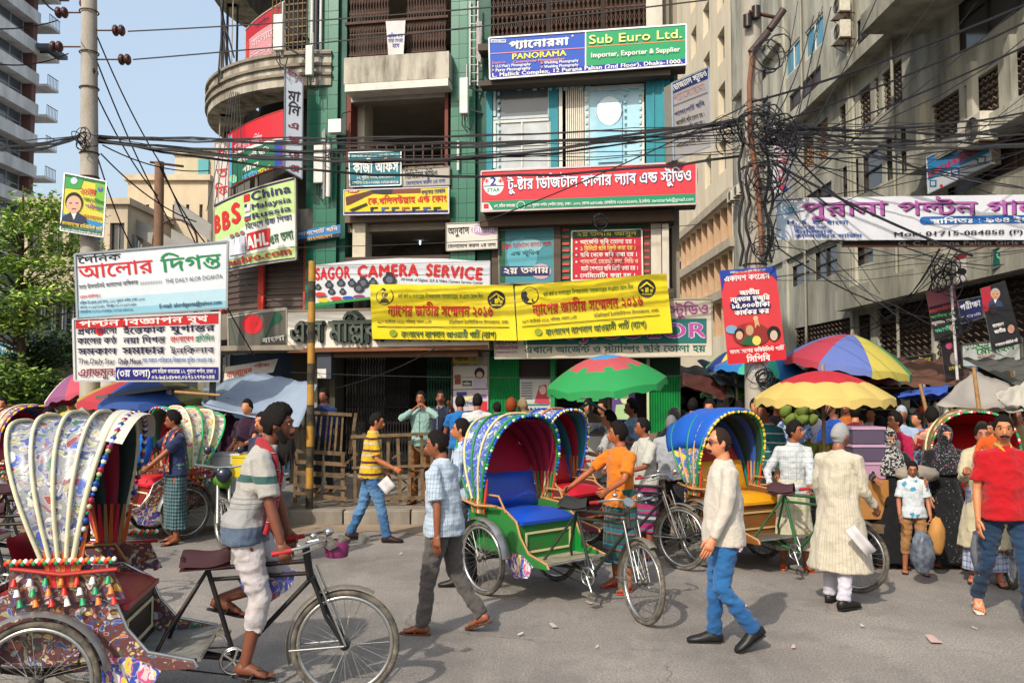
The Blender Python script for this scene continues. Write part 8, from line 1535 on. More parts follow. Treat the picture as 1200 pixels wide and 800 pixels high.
rD = rickshaw('rickshaw with a blue tarpaulin over its hood and yellow seat under the yellow umbrella',2.57,10.1,-62,'#1c5ac0','#1f7a4a','#b03a30','#c88a0c','#7a4a1c','#1f5a34',angs=(-30,-19,-8,2,11),steer=12,stripes=('#2a4a90','#1c3a34'),tarp='#1450a8',rim2='#b89a6a',seat2='#c88a0c',art=['#c8783a','#1f7a4a','#e0c03a'],forkc='#8a1c1c')
rE = rickshaw('rickshaw with a green rimmed hood and red seat behind the puller with the scarf',-4.75,11.9,228,'#c8c0a0','#1c9a54','#1a5a54','#c01420','#8a1420','#202020',steer=10,stripes=('#8a1430','#1c5a44'),side='tassel',art=['#e4e2dc','#1a8a5a','#c8283a','#e0c03a','#1c4fb0'],rim2='#d8d0a0')
rF = rickshaw('rickshaw with a blue starred hood cover cut by the left edge',-6.35,9.2,12,'#1a5aa8','#8a1c24','#8a1430','#8a1420','#2a2420','#202020',steer=0,side='tassel',tarp='#1a5fa8',art=['#e4e2dc','#c83a6a','#e0c03a','#1a8a5a'])
rG = rickshaw('distant rickshaw with a beaded red hood near the bus at the left',-7.2,12.8,-30,'#b8a080','#7a2a20','#b02a4a','#b01a20','#8a1420','#202020',side='tassel',stripes=('#b02a4a','#2a6a9a'),art=['#e4e2dc','#c83a6a','#1c4fb0','#e0c03a'])
rH = rickshaw('rickshaw with a gold beaded trim and red hood behind the woman in black',5.6,10.4,-108,'#b8902a','#5a4a34','#b01420','#a01420','#6a1420','#202020',stripes=('#a81424','#a81424'),art=['#e0b83a','#e8e4dc','#c8283a','#1c8a5a'],rim2='#c8c0a0',angs=(-40,-22,-4,14))
rI = rickshaw('dark rickshaw cut by the left edge behind the nearest one',-5.55,7.7,4,'#c8c4b8','#8a7a4a','#4a1230','#8a1420','#2a2420','#202020',hood=False,side='tassel')

# ================================================================ poles, trees, umbrellas, stalls
def pole(nm,label,cat,p0,p1,r0,r1,mt,extra=None,n=12):
    t = thing(nm,label,cat,p0); d = Vector(p1)-Vector(p0); m = MB()
    m.tube([d*(i/6) for i in range(7)],[r0+(r1-r0)*i/6 for i in range(7)],n); m.build('shaft',mt,t)
    if extra: extra(t,d)
    return t
def bands(zz,mt,r):
    def f(t,d):
        for z in zz: m = MB(); m.torus(r,.012,14,5); o = m.build('band',mt,t); o.location = d*(z/d.z); o.rotation_euler = (pi/2,0,0)
    return f
PC = mat('#a39c90',.85,0,.6,2,.4,20,dirt='#5e564c',streak=True)
A = gnd(110,598); A.y = 14; A.x = -6.86
def spool(t,c,ax):
    for k in (-.05,.05):
        m = MB(); m.lathe([(0,-.035),(.07,-.035),(.095,-.01),(.06,0),(.095,.01),(.07,.035),(0,.035)],12); o = m.build('insulator',mat('#4a2c28',.35,0,.3),t); o.location = Vector(c)+Vector(ax)*k; o.rotation_euler = Vector(ax).to_track_quat('Z','Y').to_euler()
def topL(t,d):
    bands((8.3,7.6,7.0,5.9,5.5),RUST,.15)(t,d)
    for px,py,ax in ((72,15,(1,0,0)),(66,55,(1,0,0)),(101,5,(0,1,0)),(104,45,(0,1,0)),(107,85,(0,1,0)),(139,36,(1,0,0)),(146,70,(1,0,0))): spool(t,at(px,py,14)-t.location,ax)
    m = MB()
    for px,py in ((139,36),(146,70),(72,15),(66,55)): q = at(px,py,14)-t.location; m.tube([q,d*(q.z/d.z)],.014,5)
    m.build('stay_rod',RUST,t)
pole('utility_pole','tall leaning concrete pole with brown insulators at the left','pole',A,(-7.12,14,9.4),.17,.12,PC,topL)
def paper(t,d):
    for i in range(9): m = MB(); z = .5+rnd(0,1.9); a = rnd(-1.2,1.2); w_ = rnd(.35,.8); m.grid(lambda u,v: ((.176+.0015*i)*sin(a+w_*u),-(.176+.0015*i)*cos(a+w_*u),z+.45*v),5,1); o = m.build('pasted_paper',ink(random.choice(('#c8c4bc','#c2c8cc','#b83a40','#d0c8c0','#8ab0c0'))),t)
    bands((2.6,3.9,5.4,6.2),RUST,.18)(t,d)
    m = MB(); m.tube([at(882,60,12.8)-t.location,at(878,100,12.75)-t.location,at(879,160,12.75)-t.location,at(888,215,12.75)-t.location,at(893,300,12.75)-t.location],.036,8); m.build('orange_conduit',mat('#7a5038',.75,0,.7),t)
    for k,(px,y0,y1) in enumerate(((868,150,312),(899,120,310),(876,190,314),(904,200,308))): m = MB(); m.tube([at(px+3*sin(i*2+k),y0+(y1-y0)*i/8,12.82-.03*k)-t.location for i in range(9)],.022,6); m.build('cable_bunch',CABLE,t)
    m = MB(); m.tube([at(878,14,12.8)-t.location,at(915,22,12.9)-t.location],.03,5); m.build('cross_arm',RUST,t)
    for px,py in ((876,24),(886,14)):
        m = MB(); m.lathe([(0,-.13),(.03,-.12)]+[(r,-.1+.03*k) for k in range(7) for r in (.07,.035)]+[(0,.12)],10); o = m.build('insulator',mat('#2a2220',.35),t); o.location = at(px,py,12.8)-t.location
    for px,py,px2,py2 in ((902,35,918,12),(880,62,900,38)): m = MB(); m.tube([at(px,py,12.8)-t.location,at(px2,py2,12.8)-t.location],.06,8); m.build('fuse',mat('#3a2a2a',.5),t)
pole('utility_pole','thick concrete pole wrapped in cables and pasted papers at the right of the green building','pole',(3.72,13,0),(3.72,13,9.6),.185,.15,PC,paper,14)
def hoop(t,d):
    m = MB(); q = at(205,283,16)-t.location
    m.torus(.42,.02,24,6,q); m.build('cable_hoop',mat('#5a3a30',.7),t); m = MB(); m.tube([at(176,190,16)-t.location,at(215,195,16)-t.location],.025,5); m.build('cross_arm',RUST,t)
pole('utility_pole','short brown wooden pole with a cable hoop behind the newspaper boards','pole',(-6.64,16,0),at(187,190,16),.1,.085,mat('#7a5c48',.9,0,.6,8),hoop)
pole('sign_pole','grey tube pole holding up the right ends of the newspaper boards','pole',(-4.68,13.25,0),(-4.6,13.25,4.2),.05,.05,mat('#4a4a48',.6,.2))
for px,s_ in ((128,'first'),(152,'second'),(188,'third')): pole('stall_post','%s wooden stick from the left under the striped stall umbrellas' % s_,'post',gnd(px,598),at(px+3,455,14.1),.03,.025,WOODG,None,7)
def strip(t,d):
    for i in range(12):
        m = MB(); m.lathe([(.056,0),(.056,.31)],14); o = m.build('painted_band',mat('#a07428' if i % 2 else '#1c1b1a',.7,0,.6,9,dirt='#6a5a3a'),t); o.location = d*(i/12)
pole('striped_pole','black and yellow banded pole on the pavement beside the curved corner','pole',(-3.05,12.95,.2),(-3.05,12.95,3.95),.05,.05,STEEL,strip)
pole('flag_pole','leaning white pole carrying the hanging posters at the right','pole',at(1122,445,14.4),at(1114,328,14.4),.025,.02,mat('#b8b4b0'),None,8)
for px,py,py0,Y,l in ((1000,500,432,11.4,'right side of the yellow umbrella'),): pass
def bamboo(l,a,b,r=.03): return pole('bamboo_pole',l,'pole',a,b,r,r*.8,mat('#9a7448',.7,0,.5,12),None,8)
bamboo('leaning bamboo pole holding the grey tarpaulin at the right',at(1150,500,11.2),at(1141,430,11.2)); bamboo('leaning bamboo pole under the small blue tarpaulin',at(1090,500,12.6),at(1078,450,12.6)); bamboo('horizontal bamboo tied to the sign pole',at(205,459,12.8),at(258,463,12.8),.025)
# ---- trees
def tree(label,px,Y,H,crown,n,cols=('#4d6a26','#6f8a34','#34501e'),seed=1,r=.13,g=None):
    random.seed(seed); b = gnd(px,452+2050/Y); t = thing('street_tree',label,'tree',(b.x,Y,0),0,g); m = MB()
    m.tube([(0,0,0),(.1,0,H*.3),(-.05,.1,H*.6),(0,0,H*.93)],[r,r*.8,r*.5,.02],8)
    m.build('trunk',mat('#4a3d30',.95,0,.6,5,.8),t); pads = []; m = MB()
    for (cx_,cz,rx,rz,k) in crown:
        for _ in range(k):
            a = rnd(0,2*pi); q = rnd(.25,1)**.5; p = Vector((cx_+rx*q*cos(a),rx*.8*q*sin(a),cz+rz*rnd(-1,1)*sqrt(1-q*q*.8))); pads.append(p); m.tube([(0,0,max(.5,p.z-.5)),(p.x*.5,p.y*.5,p.z-.1),p],[.03,.02,.008],4)
    m.build('branch',mat('#4a3d30',.95),t); ls = [MB(),MB(),MB()]
    for i in range(n):
        p = random.choice(pads)+Vector((random.gauss(0,.42),random.gauss(0,.42),random.gauss(0,.13))); s = rnd(.05,.11); d = Vector((rnd(-1,1),rnd(-1,1),rnd(-.4,.4))).normalized(); e = d.cross(Vector((rnd(-.4,.4),rnd(-.4,.4),1))).normalized()
        ls[i % 3].add([p-d*s,p-e*s*.45,p+d*s,p+e*s*.45],[(0,1,2,3)])
    for l,c in zip(ls,cols): l.build('foliage',mat(c,.6,0,.35,2,0),t,kind='stuff')
    return t
tree('tall feathery green tree at the left edge in front of the tower',22,22,7.8,[(.3,6.6,.9,.5,6),(-.2,5.6,1.6,.7,14),(.2,4.5,2.1,.8,22),(-1.2,3.6,1.9,.6,12)],15000,('#86a642','#b4c860','#5f8434'),3)
tree('low light green shrub like tree at the left edge below the tall tree',6,20,3.0,[(0,2.0,.7,.8,12),(.2,1.2,.6,.6,8)],6000,('#5c7a2c','#86a044','#3c5a20'),4,.06)
tree('dark narrow tree behind the newspaper boards',33,24,4.2,[(0,2.4,.5,1.4,14)],6000,('#2f4a20','#46622a','#22381a'),5,.07); tree('dark round tree beside the bus',80,27,4.2,[(0,2.9,.6,1.0,12)],4500,('#2c461e','#4a6a2c','#20341a'),6,.08)
random.seed(11)
# ---- bus
b = gnd(25,452+2050/25); bus = thing('parked_bus','old cream bus with dark windows parked under the trees','bus',(b.x,25,0)); m = MB()
WB = mat('#b9b09a',.5,.1,.5,2,dirt='#6a5f4c')
holes_wall(m,0,5.4,.45,2.5,[(.15+1.3*i,1.3+1.3*i,1.35,2.2) for i in range(4)],.06); m.box(0.01,.07,.45,5.39,2.2,1.3); m.box(0,0,2.51,5.4,2.3,2.7); o = m.build('body',WB,bus)
for i in range(4): m = MB(); m.box(.15+1.3*i,.03,1.35,1.3+1.3*i,.05,2.2); m.build('window',glassy((.08,.09,.09)),bus)
m = MB(); m.box(0,-.02,.95,5.4,-.002,1.1); m.build('stripe',mat('#4a6a7a'),bus)
for x in (1.0,4.2): wheel_ = MB(); wheel_.lathe([(0,-.12),(.3,-.12),(.44,-.08),(.44,.12)],18,(x,.05,.44),0,'y'); wheel_.build('wheel',RUBBER,bus)
# ---- umbrellas
def umbrella(label,px,ptop,Y,R,drop,cols,n=8,tilt=(0,0),base=0,ring=None,pole_px=None):
    top = at(px,ptop,Y); t = thing('stall_umbrella',label,'umbrella',(top.x,Y,base),0,'umbrellas over the street stalls'); Mr = Matrix.Rotation(radians(tilt[0]),3,'X') @ Matrix.Rotation(radians(tilt[1]),3,'Y'); T0 = Vector((0,0,top.z-base))
    def P(a,u,dz=0): c = cos(pi/n)/cos(((a % (2*pi/n))-pi/n)); rr = R*u*(.35*c+.65); return T0+Mr @ Vector((rr*cos(a),rr*sin(a),-drop*u**1.7+.03*sin((a % (2*pi/n))*n/2)*u+dz))
    for i in range(n):
        m = MB(); a0,a1 = 2*pi*i/n,2*pi*(i+1)/n; c = cols[i % len(cols)]
        m.grid(lambda u,v: P(a0+(a1-a0)*v*.9999+1e-6,u),8,6); m.grid(lambda u,v: P(a0+(a1-a0)*v*.9999+1e-6,1+.015*u,-.1*R*u-.02*sin(v*12)*u),2,8)
        cc = [c]+([ring[0]] if ring else [])+([ring[2]] if ring and len(ring) > 2 else [])
        me = m.mesh('panel',[mat(q,.6,0,.2,3,.1,10) for q in cc])
        if ring:
            for f in me.polygons:
                k = (Vector(f.center)-T0).length/R
                if k < ring[1]: f.material_index = 1
                if len(ring) > 2 and k < ring[3]: f.material_index = 2
        obj('panel',me,t)
    for i in range(n): a = 2*pi*i/n; m = MB(); m.tube([P(a,.04,-.02),P(a,.5,-.02),P(a,.99,-.015)],.007,4); m.tube([P(a,.5,-.03),T0+Mr @ Vector((0,0,-drop-.25))],.006,4); m.build('rib',STEEL,t)
    m = MB(); m.tube([T0+Mr @ Vector((0,0,.08)),T0+Mr @ Vector((0,0,-drop-.5)),(pole_px or 0,0,.0)],.022,8); m.build('pole',mat('#8a7a60',.6),t)
    return t
umbrella('large pale yellow umbrella with a red top over the fruit sellers',964,434,10.6,.83,.36,['#b39c56'],12,ring=('#a0202c',.62))
umbrella('tilted green umbrella with a red and blue top near the snack cart',708,416,11.6,.82,.38,['#1f7f42'],8,(8,-6),ring=('#a04448',.58,'#3a78a8',.3))
umbrella('striped blue, yellow, green and red umbrella above the yellow one',998,392,13.6,.98,.5,['#a89a44','#3a7a4c','#8c2c34','#53629a','#963040','#53629a'],8,(6,8))
umbrella('blue and green umbrella half behind the party poster',900,412,14.6,.85,.4,['#2468a8','#2a9a84','#2468a8','#9a2a34'],8,(0,10)); umbrella('green and navy umbrella left of the concrete pole',858,410,15.2,.5,.28,['#4a9a3a','#1c2a6a','#b8a83a'],8,(0,-6))
umbrella('dark red umbrella in the shade behind the yellow one',985,418,14.6,.95,.4,['#6a2420','#2a7a5a'],8)
umbrella('red, blue and yellow umbrella under the newspaper boards',170,441,13.9,1.0,.36,['#98843a','#a03038','#284888','#284888','#7c7c48'],10,(4,0)); umbrella('umbrella with red and white panels at the left beside the bus',92,436,14.8,.62,.42,['#b04050','#c8bcb4','#7a4468'],8,(0,-14))
umbrella('small dark blue umbrella far on the right above the vendors',1083,456,13.4,.5,.12,['#2c3a78'],8); umbrella('small green umbrella inside the shaded stalls',852,447,16,.5,.25,['#2f7a40','#b0aaa0'],8)
# ---- tarpaulins
def tarp(label,pts,c,sag=.12,drape=.0):
    """pts: corners tl tr br bl as (px, py, Y)"""
    P = [at(*q) for q in pts]; O = (P[0]+P[2])/2; t = thing('tarpaulin',label,'tarpaulin',O,0,'tarpaulins over the stalls'); m = MB()
    def f(u,v):
        p = (P[0]*(1-u)+P[1]*u)*(1-v)+(P[3]*(1-u)+P[2]*u)*v-O; return p+Vector((0,0,-sag*sin(pi*u)*sin(pi*v)+.05*noise.noise(Vector((u*5,v*3,sag*9)))+.03*abs(sin(u*9+v*5))))
    m.grid(f,18,10); o = obj('sheet',m.mesh('sheet',mat(c,.7,0,.3,2,.4,8)),t); k = o.modifiers.new('s','SOLIDIFY'); k.thickness = .01; return t
tarp('grey blue tarpaulin stretched from the corner shop down to the striped pole',[(300,437,15.6),(372,452,13.6),(350,503,12.7),(238,478,12.9)],'#7f8c9c',.1); tarp('grey blue tarpaulin flap falling at the left of the roof',[(240,455,15.5),(300,437,15.6),(262,492,12.7),(236,476,13.0)],'#74828f',.08)
tarp('grey tarpaulin with a brown underside over the right hand stall',[(1140,436,12.6),(1183,452,12.2),(1200,484,10.8),(1097,477,11.6)],'#8a847c',.22); tarp('pale tarpaulin roll hanging at the right edge',[(1165,462,11),(1206,448,11.4),(1206,480,10.9),(1172,474,10.9)],'#a09a8e',.1)
tarp('small blue tarpaulin over the plastic goods stall',[(1058,460,13.4),(1112,452,13.4),(1110,462,12.6),(1052,468,12.6)],'#2f4fa0',.04); tarp('dark brown tarpaulin in the shade behind the blue covered rickshaw',[(800,436,16),(852,446,16),(850,470,14.5),(800,452,14.5)],'#4a221c',.1)
# ---- shaded sheds along the right side
for i,(x,y,w_,c) in enumerate(((4.9,15.6,2.0,'#3f4f5a'),(7.2,15.0,1.9,'#5a3a2a'),(9.2,14.2,1.7,'#4a4a44'),(8.8,17.6,2.2,'#2f4a6a'),(6.2,18.5,2.4,'#6a5a44'),(4.6,20.5,2.2,'#5a5450'))):
    t = thing('market_shed',('dark shed with a slate roof behind the blue covered rickshaw','brown roofed shed behind the yellow umbrella','grey roofed shed of the goods sellers at the right','blue roofed shed under the black posters','tan roofed shed behind the striped umbrella','farthest shed in the side street')[i],'stall',(x,y,0),rnd(-.1,.1),'sheds along the side street'); rm = mat(c,.8,0,.7,3)
    for a in (-w_/2,w_/2): m = MB(); m.box(a-.04,-.04,0,a+.04,.04,2.3); m.build('post',WOODG,t)
    m = MB(); m.grid(lambda u,v: ((u-.5)*(w_+.5),-.7+2.0*v,2.05+.5*v+.03*sin(u*40)),40,1,0,False); m.build('roof_sheet',rm,t); m = MB(); m.box(-w_/2,1.2,0,w_/2,1.25,2.5); m.build('back_wall',mat('#2a2420',.9,0,.6,2),t); m = MB(); m.box(-w_/2,.0,.0,w_/2,.5,.8); m.build('counter',mat('#4a3c30',.9,0,.7,3),t)
    for z in (1.2,1.6,2.0): m = MB(); m.box(-w_/2,.95,z,w_/2,1.19,z+.03); m.build('shelf',WOODG,t)
    for k in range(34): m = MB(); z = (.8,1.23,1.63)[k % 3]; px = -w_/2+.1+(w_-.2)*rnd(0,1); yy = .1 if z < 1 else 1.0; s = rnd(.05,.13); m.box(px,yy,z,px+s,yy+.15,z+rnd(.08,.3)); m.build('packet',mat(random.choice(('#b0403a','#c8b03a','#b8b8b4','#3a6aa0','#3a8a5a','#c87a3a','#d0c8c0')),.6),t)
# ---- wooden stand, railings
WD = mat('#6c5840',.9,0,.9,7,.6,40,dirt='#3e3022')
def planks(nm,label,cat,Y,segs,z=0,g=None):
    """segs: (px0, py0, px1, py1, width m, dY)"""
    o0 = at(segs[0][0],segs[0][1],Y); t = thing(nm,label,cat,(o0.x,Y,z),0,g)
    for s in segs:
        a,b = at(s[0]+rnd(-1.2,1.2),s[1]+rnd(-1,1),Y+s[5])-t.location,at(s[2]+rnd(-1.6,1.6),s[3]+rnd(-1,1),Y+s[5])-t.location; m = MB(); m.tube([a,b],s[4]*.7,4,up=(0,1,0) if abs((b-a).normalized().y) < .9 else None,flat=(1,.4)); m.build('plank' if len(s) < 7 else s[6],WD,t)
    return t
planks('slatted_rack','grey wooden rack with a slanting slatted back standing on the kerb by the striped pole','rack',13.25,
       [(347+i*6.1,482+i*.4,343+i*6.1,527+i*.5,.03,0) for i in range(10)]+[(346,481,412,485,.05,-.03),(342,527,405,532,.06,-.03),(344,540,405,545,.06,-.1),(346,554,405,558,.07,-.1),(344,567,405,571,.05,-.1),(344,578,405,584,.06,-.1),(346,530,346,589,.06,-.06),(402,532,402,590,.06,-.06),(418,483,409,532,.05,.3),(360,534,360,588,.05,.6),(404,545,420,530,.04,.2)]
       + [(350+i*9,583,358+i*9,572,.03,.3) for i in range(6)],.2)
planks('wooden_railing','broken wooden railing of posts and crossed boards in front of the dark entrance','railing',13.3,
       [(415+i*13,508,416+i*13,588,.05,.05*(i % 2)) for i in range(8)]+[(412,512,506,508,.05,-.03),(412,548,505,546,.04,-.03),(416,586,506,583,.05,-.03),(424,560,470,530,.03,.1),(430,530,480,570,.03,.12),(470,575,502,545,.03,.1),(480,520,502,534,.03,.1),(478,552,503,548,.03,.1),(478,562,503,556,.03,.1)],.2)
# ---- snack cart, display cabinet, fruit, motorcycle, hanging things
t = thing('snack_cart','snack cart with a teal house shaped frame and a hanging conical tray','cart',(at(692,500,11.9).x,11.9,0)); TL = mat('#1c8088',.5); m = MB()
q = lambda px,py,d=0: at(px,py,11.9+d)-t.location
for d in (0,.5):
    m = MB(); m.tube([q(665,560,d),q(665,488,d),q(692,471,d),q(719,488,d),q(719,560,d)],.03,4); m.build('frame',TL,t)
m = MB(); m.lathe([(.36,0),(.3,.03),(.03,.12),(.02,.5)],18,tuple(q(692,494,.25))); m.build('conical_tray',mat('#7a7060',.5,.4,.6),t)
m = MB(); a = q(668,560); b = q(716,508); m.box(a.x,0,a.z-.4,b.x,.5,b.z); m.build('cabinet',mat('#5a5a58',.7),t); m = MB(); a = q(681,560); b = q(707,511); m.box(a.x,-.012,a.z,b.x,-.002,b.z); m.build('notice',ink('#c8c8c0'),t)
m = MB(); m.box(-.12,-.02,1.0,0,-.013,1.03); m.box(.02,-.02,1.0,.1,-.013,1.03); m.build('red_print',ink('#c02a2a'),t)
for x in (-.25,.25): wheel(t,(x,-.05,.3),0,.3)
t = thing('display_cabinet','wooden box cart with a stacked purple plastic display cabinet beside the kurta man','cart',(at(1018,560,9.7).x,9.7,0)); X0,X1 = -.17,.19; zt = at(1018,500,9.7).z; zm = at(1018,562,9.7).z
m = MB(); m.box(X0-.02,-.02,.55,X1+.03,.5,zm); o = m.build('box',mat('#9a6a34',.6,0,.4,5),t); bevel(o,.01); m = MB(); m.box(X0-.05,-.05,.4,X1+.06,.55,.5); m.build('shelf',WD,t)
for i in range(3): z = zm+(zt-zm)*i/3; m = MB(); m.box(X0,0,z+.01,X1,.4,z+(zt-zm)/3-.03); m.build('plastic_box',mat('#4c4054',.3,0,.5,spec=.6) if i else mat('#a07a90',.3),t); m = MB(); m.box(X0-.01,-.01,z+(zt-zm)/3-.03,X1+.01,.42,z+(zt-zm)/3); m.build('lid',mat('#a888a0',.3),t)
for x in (X0,X1): wheel(t,(x,.25,.3),0,.3)
random.seed(5)
fs = thing('fruit_stall','low wooden fruit stand under the yellow umbrella','stall',(at(968,560,10.9).x,10.9,0)); m = MB(); m.box(-.55,-.3,.75,.5,.6,1.0); m.box(-.5,-.2,0,-.42,-.1,.75); m.box(.4,-.2,0,.48,-.1,.75); m.build('table',WD,fs)
gm = [mat(c,.7,0,.8,16,.3,30,dirt='#5a4a20') for c in ('#80862c','#566e26','#a08c34')]; bl = MB(); bl.ball((0,0,0),.085,.085,.1,12,8,fn=lambda d: 1+.05*sin(d.x*6)); cm = [bl.mesh('coconut',g_) for g_ in gm]
for i in range(22):
    o = obj('coconut',cm[i % 3],None,(fs.location.x-.42+.17*(i % 6)+rnd(-.03,.03),10.75+.16*((i//6) % 2),1.08+.15*(i//11)+rnd(0,.03)),(rnd(0,1),rnd(0,1),0),'green or yellow coconut heaped on the stand under the yellow umbrella','coconut','coconuts on the fruit stand')
for i in range(16): o = obj('coconut',cm[1],None,at(923+9*(i % 4)+rnd(-3,3),458+11*(i//4)+rnd(-2,2),12.3+.1*(i % 2)),(rnd(0,1),rnd(0,1),0),'green coconut hanging in the bunch beside the concrete pole','coconut','bunch of hanging coconuts'); o.scale = (.95,.95,1.1)
mc = thing('motorcycle','green and blue motorcycle parked between the rickshaw and the rider','motorcycle',(at(262,600,10.9).x,10.9,0),radians(-70)); wheel(mc,(.0,0,.32),.3,.32); wheel(mc,(-1.25,0,.32),0,.32)
m = MB(); m.tube([(.0,.07,.32),(-.15,.07,.75),(-.2,.06,.98)],.025,7); m.tube([(.0,-.07,.32),(-.15,-.07,.75),(-.2,-.06,.98)],.025,7); m.tube([(-.15,-.36,1.05),(-.2,-.1,1.0),(-.2,.1,1.0),(-.15,.36,1.05)],.015,6); m.build('fork',CHROME,mc)
m = MB(); m.ball((-.5,0,.8),.28,.13,.1,12,8); m.ball((-.1,0,.86),.06,.11,.12,10,7); m.build('tank',mat('#4a7f1c',.35,0,.4),mc); m = MB(); m.ball((-.95,0,.82),.35,.13,.07,12,6); m.ball((-.6,0,.5),.25,.16,.2,10,7); m.build('seat',BLACK,mc); m = MB(); m.ball((-.02,0,.92),.07,.1,.1,12,8); m.ball((-.2,.2,1.22),.02,.05,.05,8,6); m.ball((-.2,-.2,1.22),.02,.05,.05,8,6); m.build('headlight',mat('#1c2030',.2,0,.1,spec=.6),mc)
def cloth_thing(nm,label,cat,px0,py0,px1,py1,Y,mt,depth=.12,seed=0,g=None):
    a,b = at(px0,py0,Y),at(px1,py1,Y); c = (a+b)/2; t = thing(nm,label,cat,c,0,g); w_,h = (b.x-a.x)/2,(a.z-b.z)/2; m = MB(); m.ball((0,0,0),w_,depth,h,18,14,fn=lambda d: 1+.18*noise.noise(d*3+Vector((seed,0,0)))+.06*noise.noise(d*9)); m.build(nm.split('_')[-1],mt,t); return t
cloth_thing('plastic_bag','bright blue plastic sack hanging left of the puller with the scarf','bag',152,505,178,546,11.2,mat('#1560b8',.35,0,.2,3,.5,8),.16,1); cloth_thing('shopping_bag','tan shopping bag with orange print held beside the woman in sequins','bag',1088,606,1108,650,9.2,mat('#a8773c',.7,0,.5,6),.07,2)
cloth_thing('plastic_bag','clear grey plastic bag with dark goods held by the boy','bag',1067,622,1095,673,8.9,mat('#3c4450',.4,0,.6,9,.6,14,dirt='#8a9098'),.1,3); cloth_thing('plastic_bag','grey plastic bag hanging beside the red shirt man','bag',1138,620,1158,672,8.2,mat('#6a6c74',.35,0,.3,3,.5,9),.08,4)
cloth_thing('shoulder_bundle','cream cloth bundle carried behind the boy','bundle',1049,545,1100,566,9.6,mat('#857c70',.9,0,.5,6,.5,9),.12,6)
random.seed(21)
for i in range(26):
    px = 120+i*4.3+rnd(-3,3); py = 470+rnd(-6,14); c = random.choice(('#b8404c','#3a6ab0','#c8c4bc','#8a4a7a','#2a8a9a','#c88a3a','#d0d0d4','#3a3a5a')); cloth_thing('hanging_garment','folded garment hanging in the crowded clothes stall under the newspaper boards','garment',px,py,px+rnd(6,12),py+rnd(14,30),14.8+rnd(0,.5),cloth(c),.1,i,'garments on the clothes stall')
def crate(label,px,py,Y,w_,h,c,nm='carton'):
    a = at(px,py,Y); t = thing(nm,label,'box',(a.x,Y,.765),rnd(-.2,.2),'goods on the pavement stalls'); m = MB(); m.box(-w_/2,-w_/2,0,w_/2,w_/2,h); bevel(m.build('case',mat(c,.7,0,.4,6),t),.01); m = MB(); m.box(-w_/2-.01,-w_/2-.01,h,w_/2+.01,w_/2+.01,h+.03); m.build('lid',mat(c,.6,0,.5,6),t)
crate('yellow box on the table behind the motorcycle',289,520,12.2,.3,.28,'#c8b01c'); crate('white box on the table behind the motorcycle',270,517,12.3,.4,.3,'#bcbcb8'); crate('pale carton leaning by the rider',284,506,12.6,.3,.2,'#c8c8c4')
tb = thing('vendor_table','low vendor table with cloth behind the motorcycle','table',(at(275,560,12.4).x,12.4,0)); m = MB(); m.box(-.7,-.35,.7,.7,.35,.76); m.box(-.68,-.34,.1,.68,-.3,.7); m.build('table_top',mat('#a8a8a4',.8,0,.4,3),tb)
ks_ = thing('paan_kiosk','small street kiosk with posts and shelves beside the clothes stall','kiosk',(at(162,560,13.4).x,13.4,0)); m = MB()
for x in (-.45,.45): m.box(x-.03,-.03,0,x+.03,.03,2.0)
m.build('post',mat('#b0a8a0',.8,0,.6,9,dirt='#a03030'),ks_); m = MB(); m.add([(-.55,-.3,1.85),(.55,-.3,2.0),(.55,.6,2.0),(-.55,.6,1.85),(-.55,-.3,1.9),(.55,-.3,2.05),(.55,.6,2.05),(-.55,.6,1.9)],[(0,3,2,1),(4,5,6,7),(0,1,5,4),(1,2,6,5),(2,3,7,6),(3,0,4,7)]); m.build('roof',mat('#5a5a58',.7),ks_)
for z in (.9,1.3): m = MB(); m.box(-.42,0,z,.42,.5,z+.03); m.build('shelf',WD,ks_)
for i in range(16): cloth_thing('goods_packet','coloured packet on the stalls under the small blue tarpaulin','packet',1055+i*5.5,478+rnd(-8,8),1062+i*5.5,492+rnd(-8,8),13+rnd(-.4,.6),mat(random.choice(('#c8b03a','#b8b8b4','#b03a3a','#3a8a5a','#c8c4b8','#3a5aa0','#b86a2a')),.5),.06,i,'packets on the stalls')
for i,(px,py,s) in enumerate(((230,610,8),(310,640,9),(470,650,6),(610,745,8),(930,760,9),(1010,735,7),(760,690,6),(450,618,7),(530,612,7),(640,622,8),(1093,751,26),(870,602,7),(555,697,8),(690,708,9),(648,735,14),(872,711,8),(600,668,6),(520,643,5),(350,641,7),(1142,738,6),(700,760,5))):
    p = gnd(px,py); m = MB(); w_ = s*.5/1000*p.y; m.grid(lambda u,v: ((u-.5)*w_*2,(v-.5)*w_*(1-.4*u),.008+.012*noise.noise(Vector((u*4,v*4,i)))+.01*u),6,4); m.build('paper_scrap',ink(('#d0ccc8','#c8a8a0','#b8b4ae')[i % 3]),None,loc=(p.x,p.y,.01),rot=(0,0,rnd(0,3)),label='crumpled paper scrap lying on the asphalt',cat='litter',group='litter on the road')

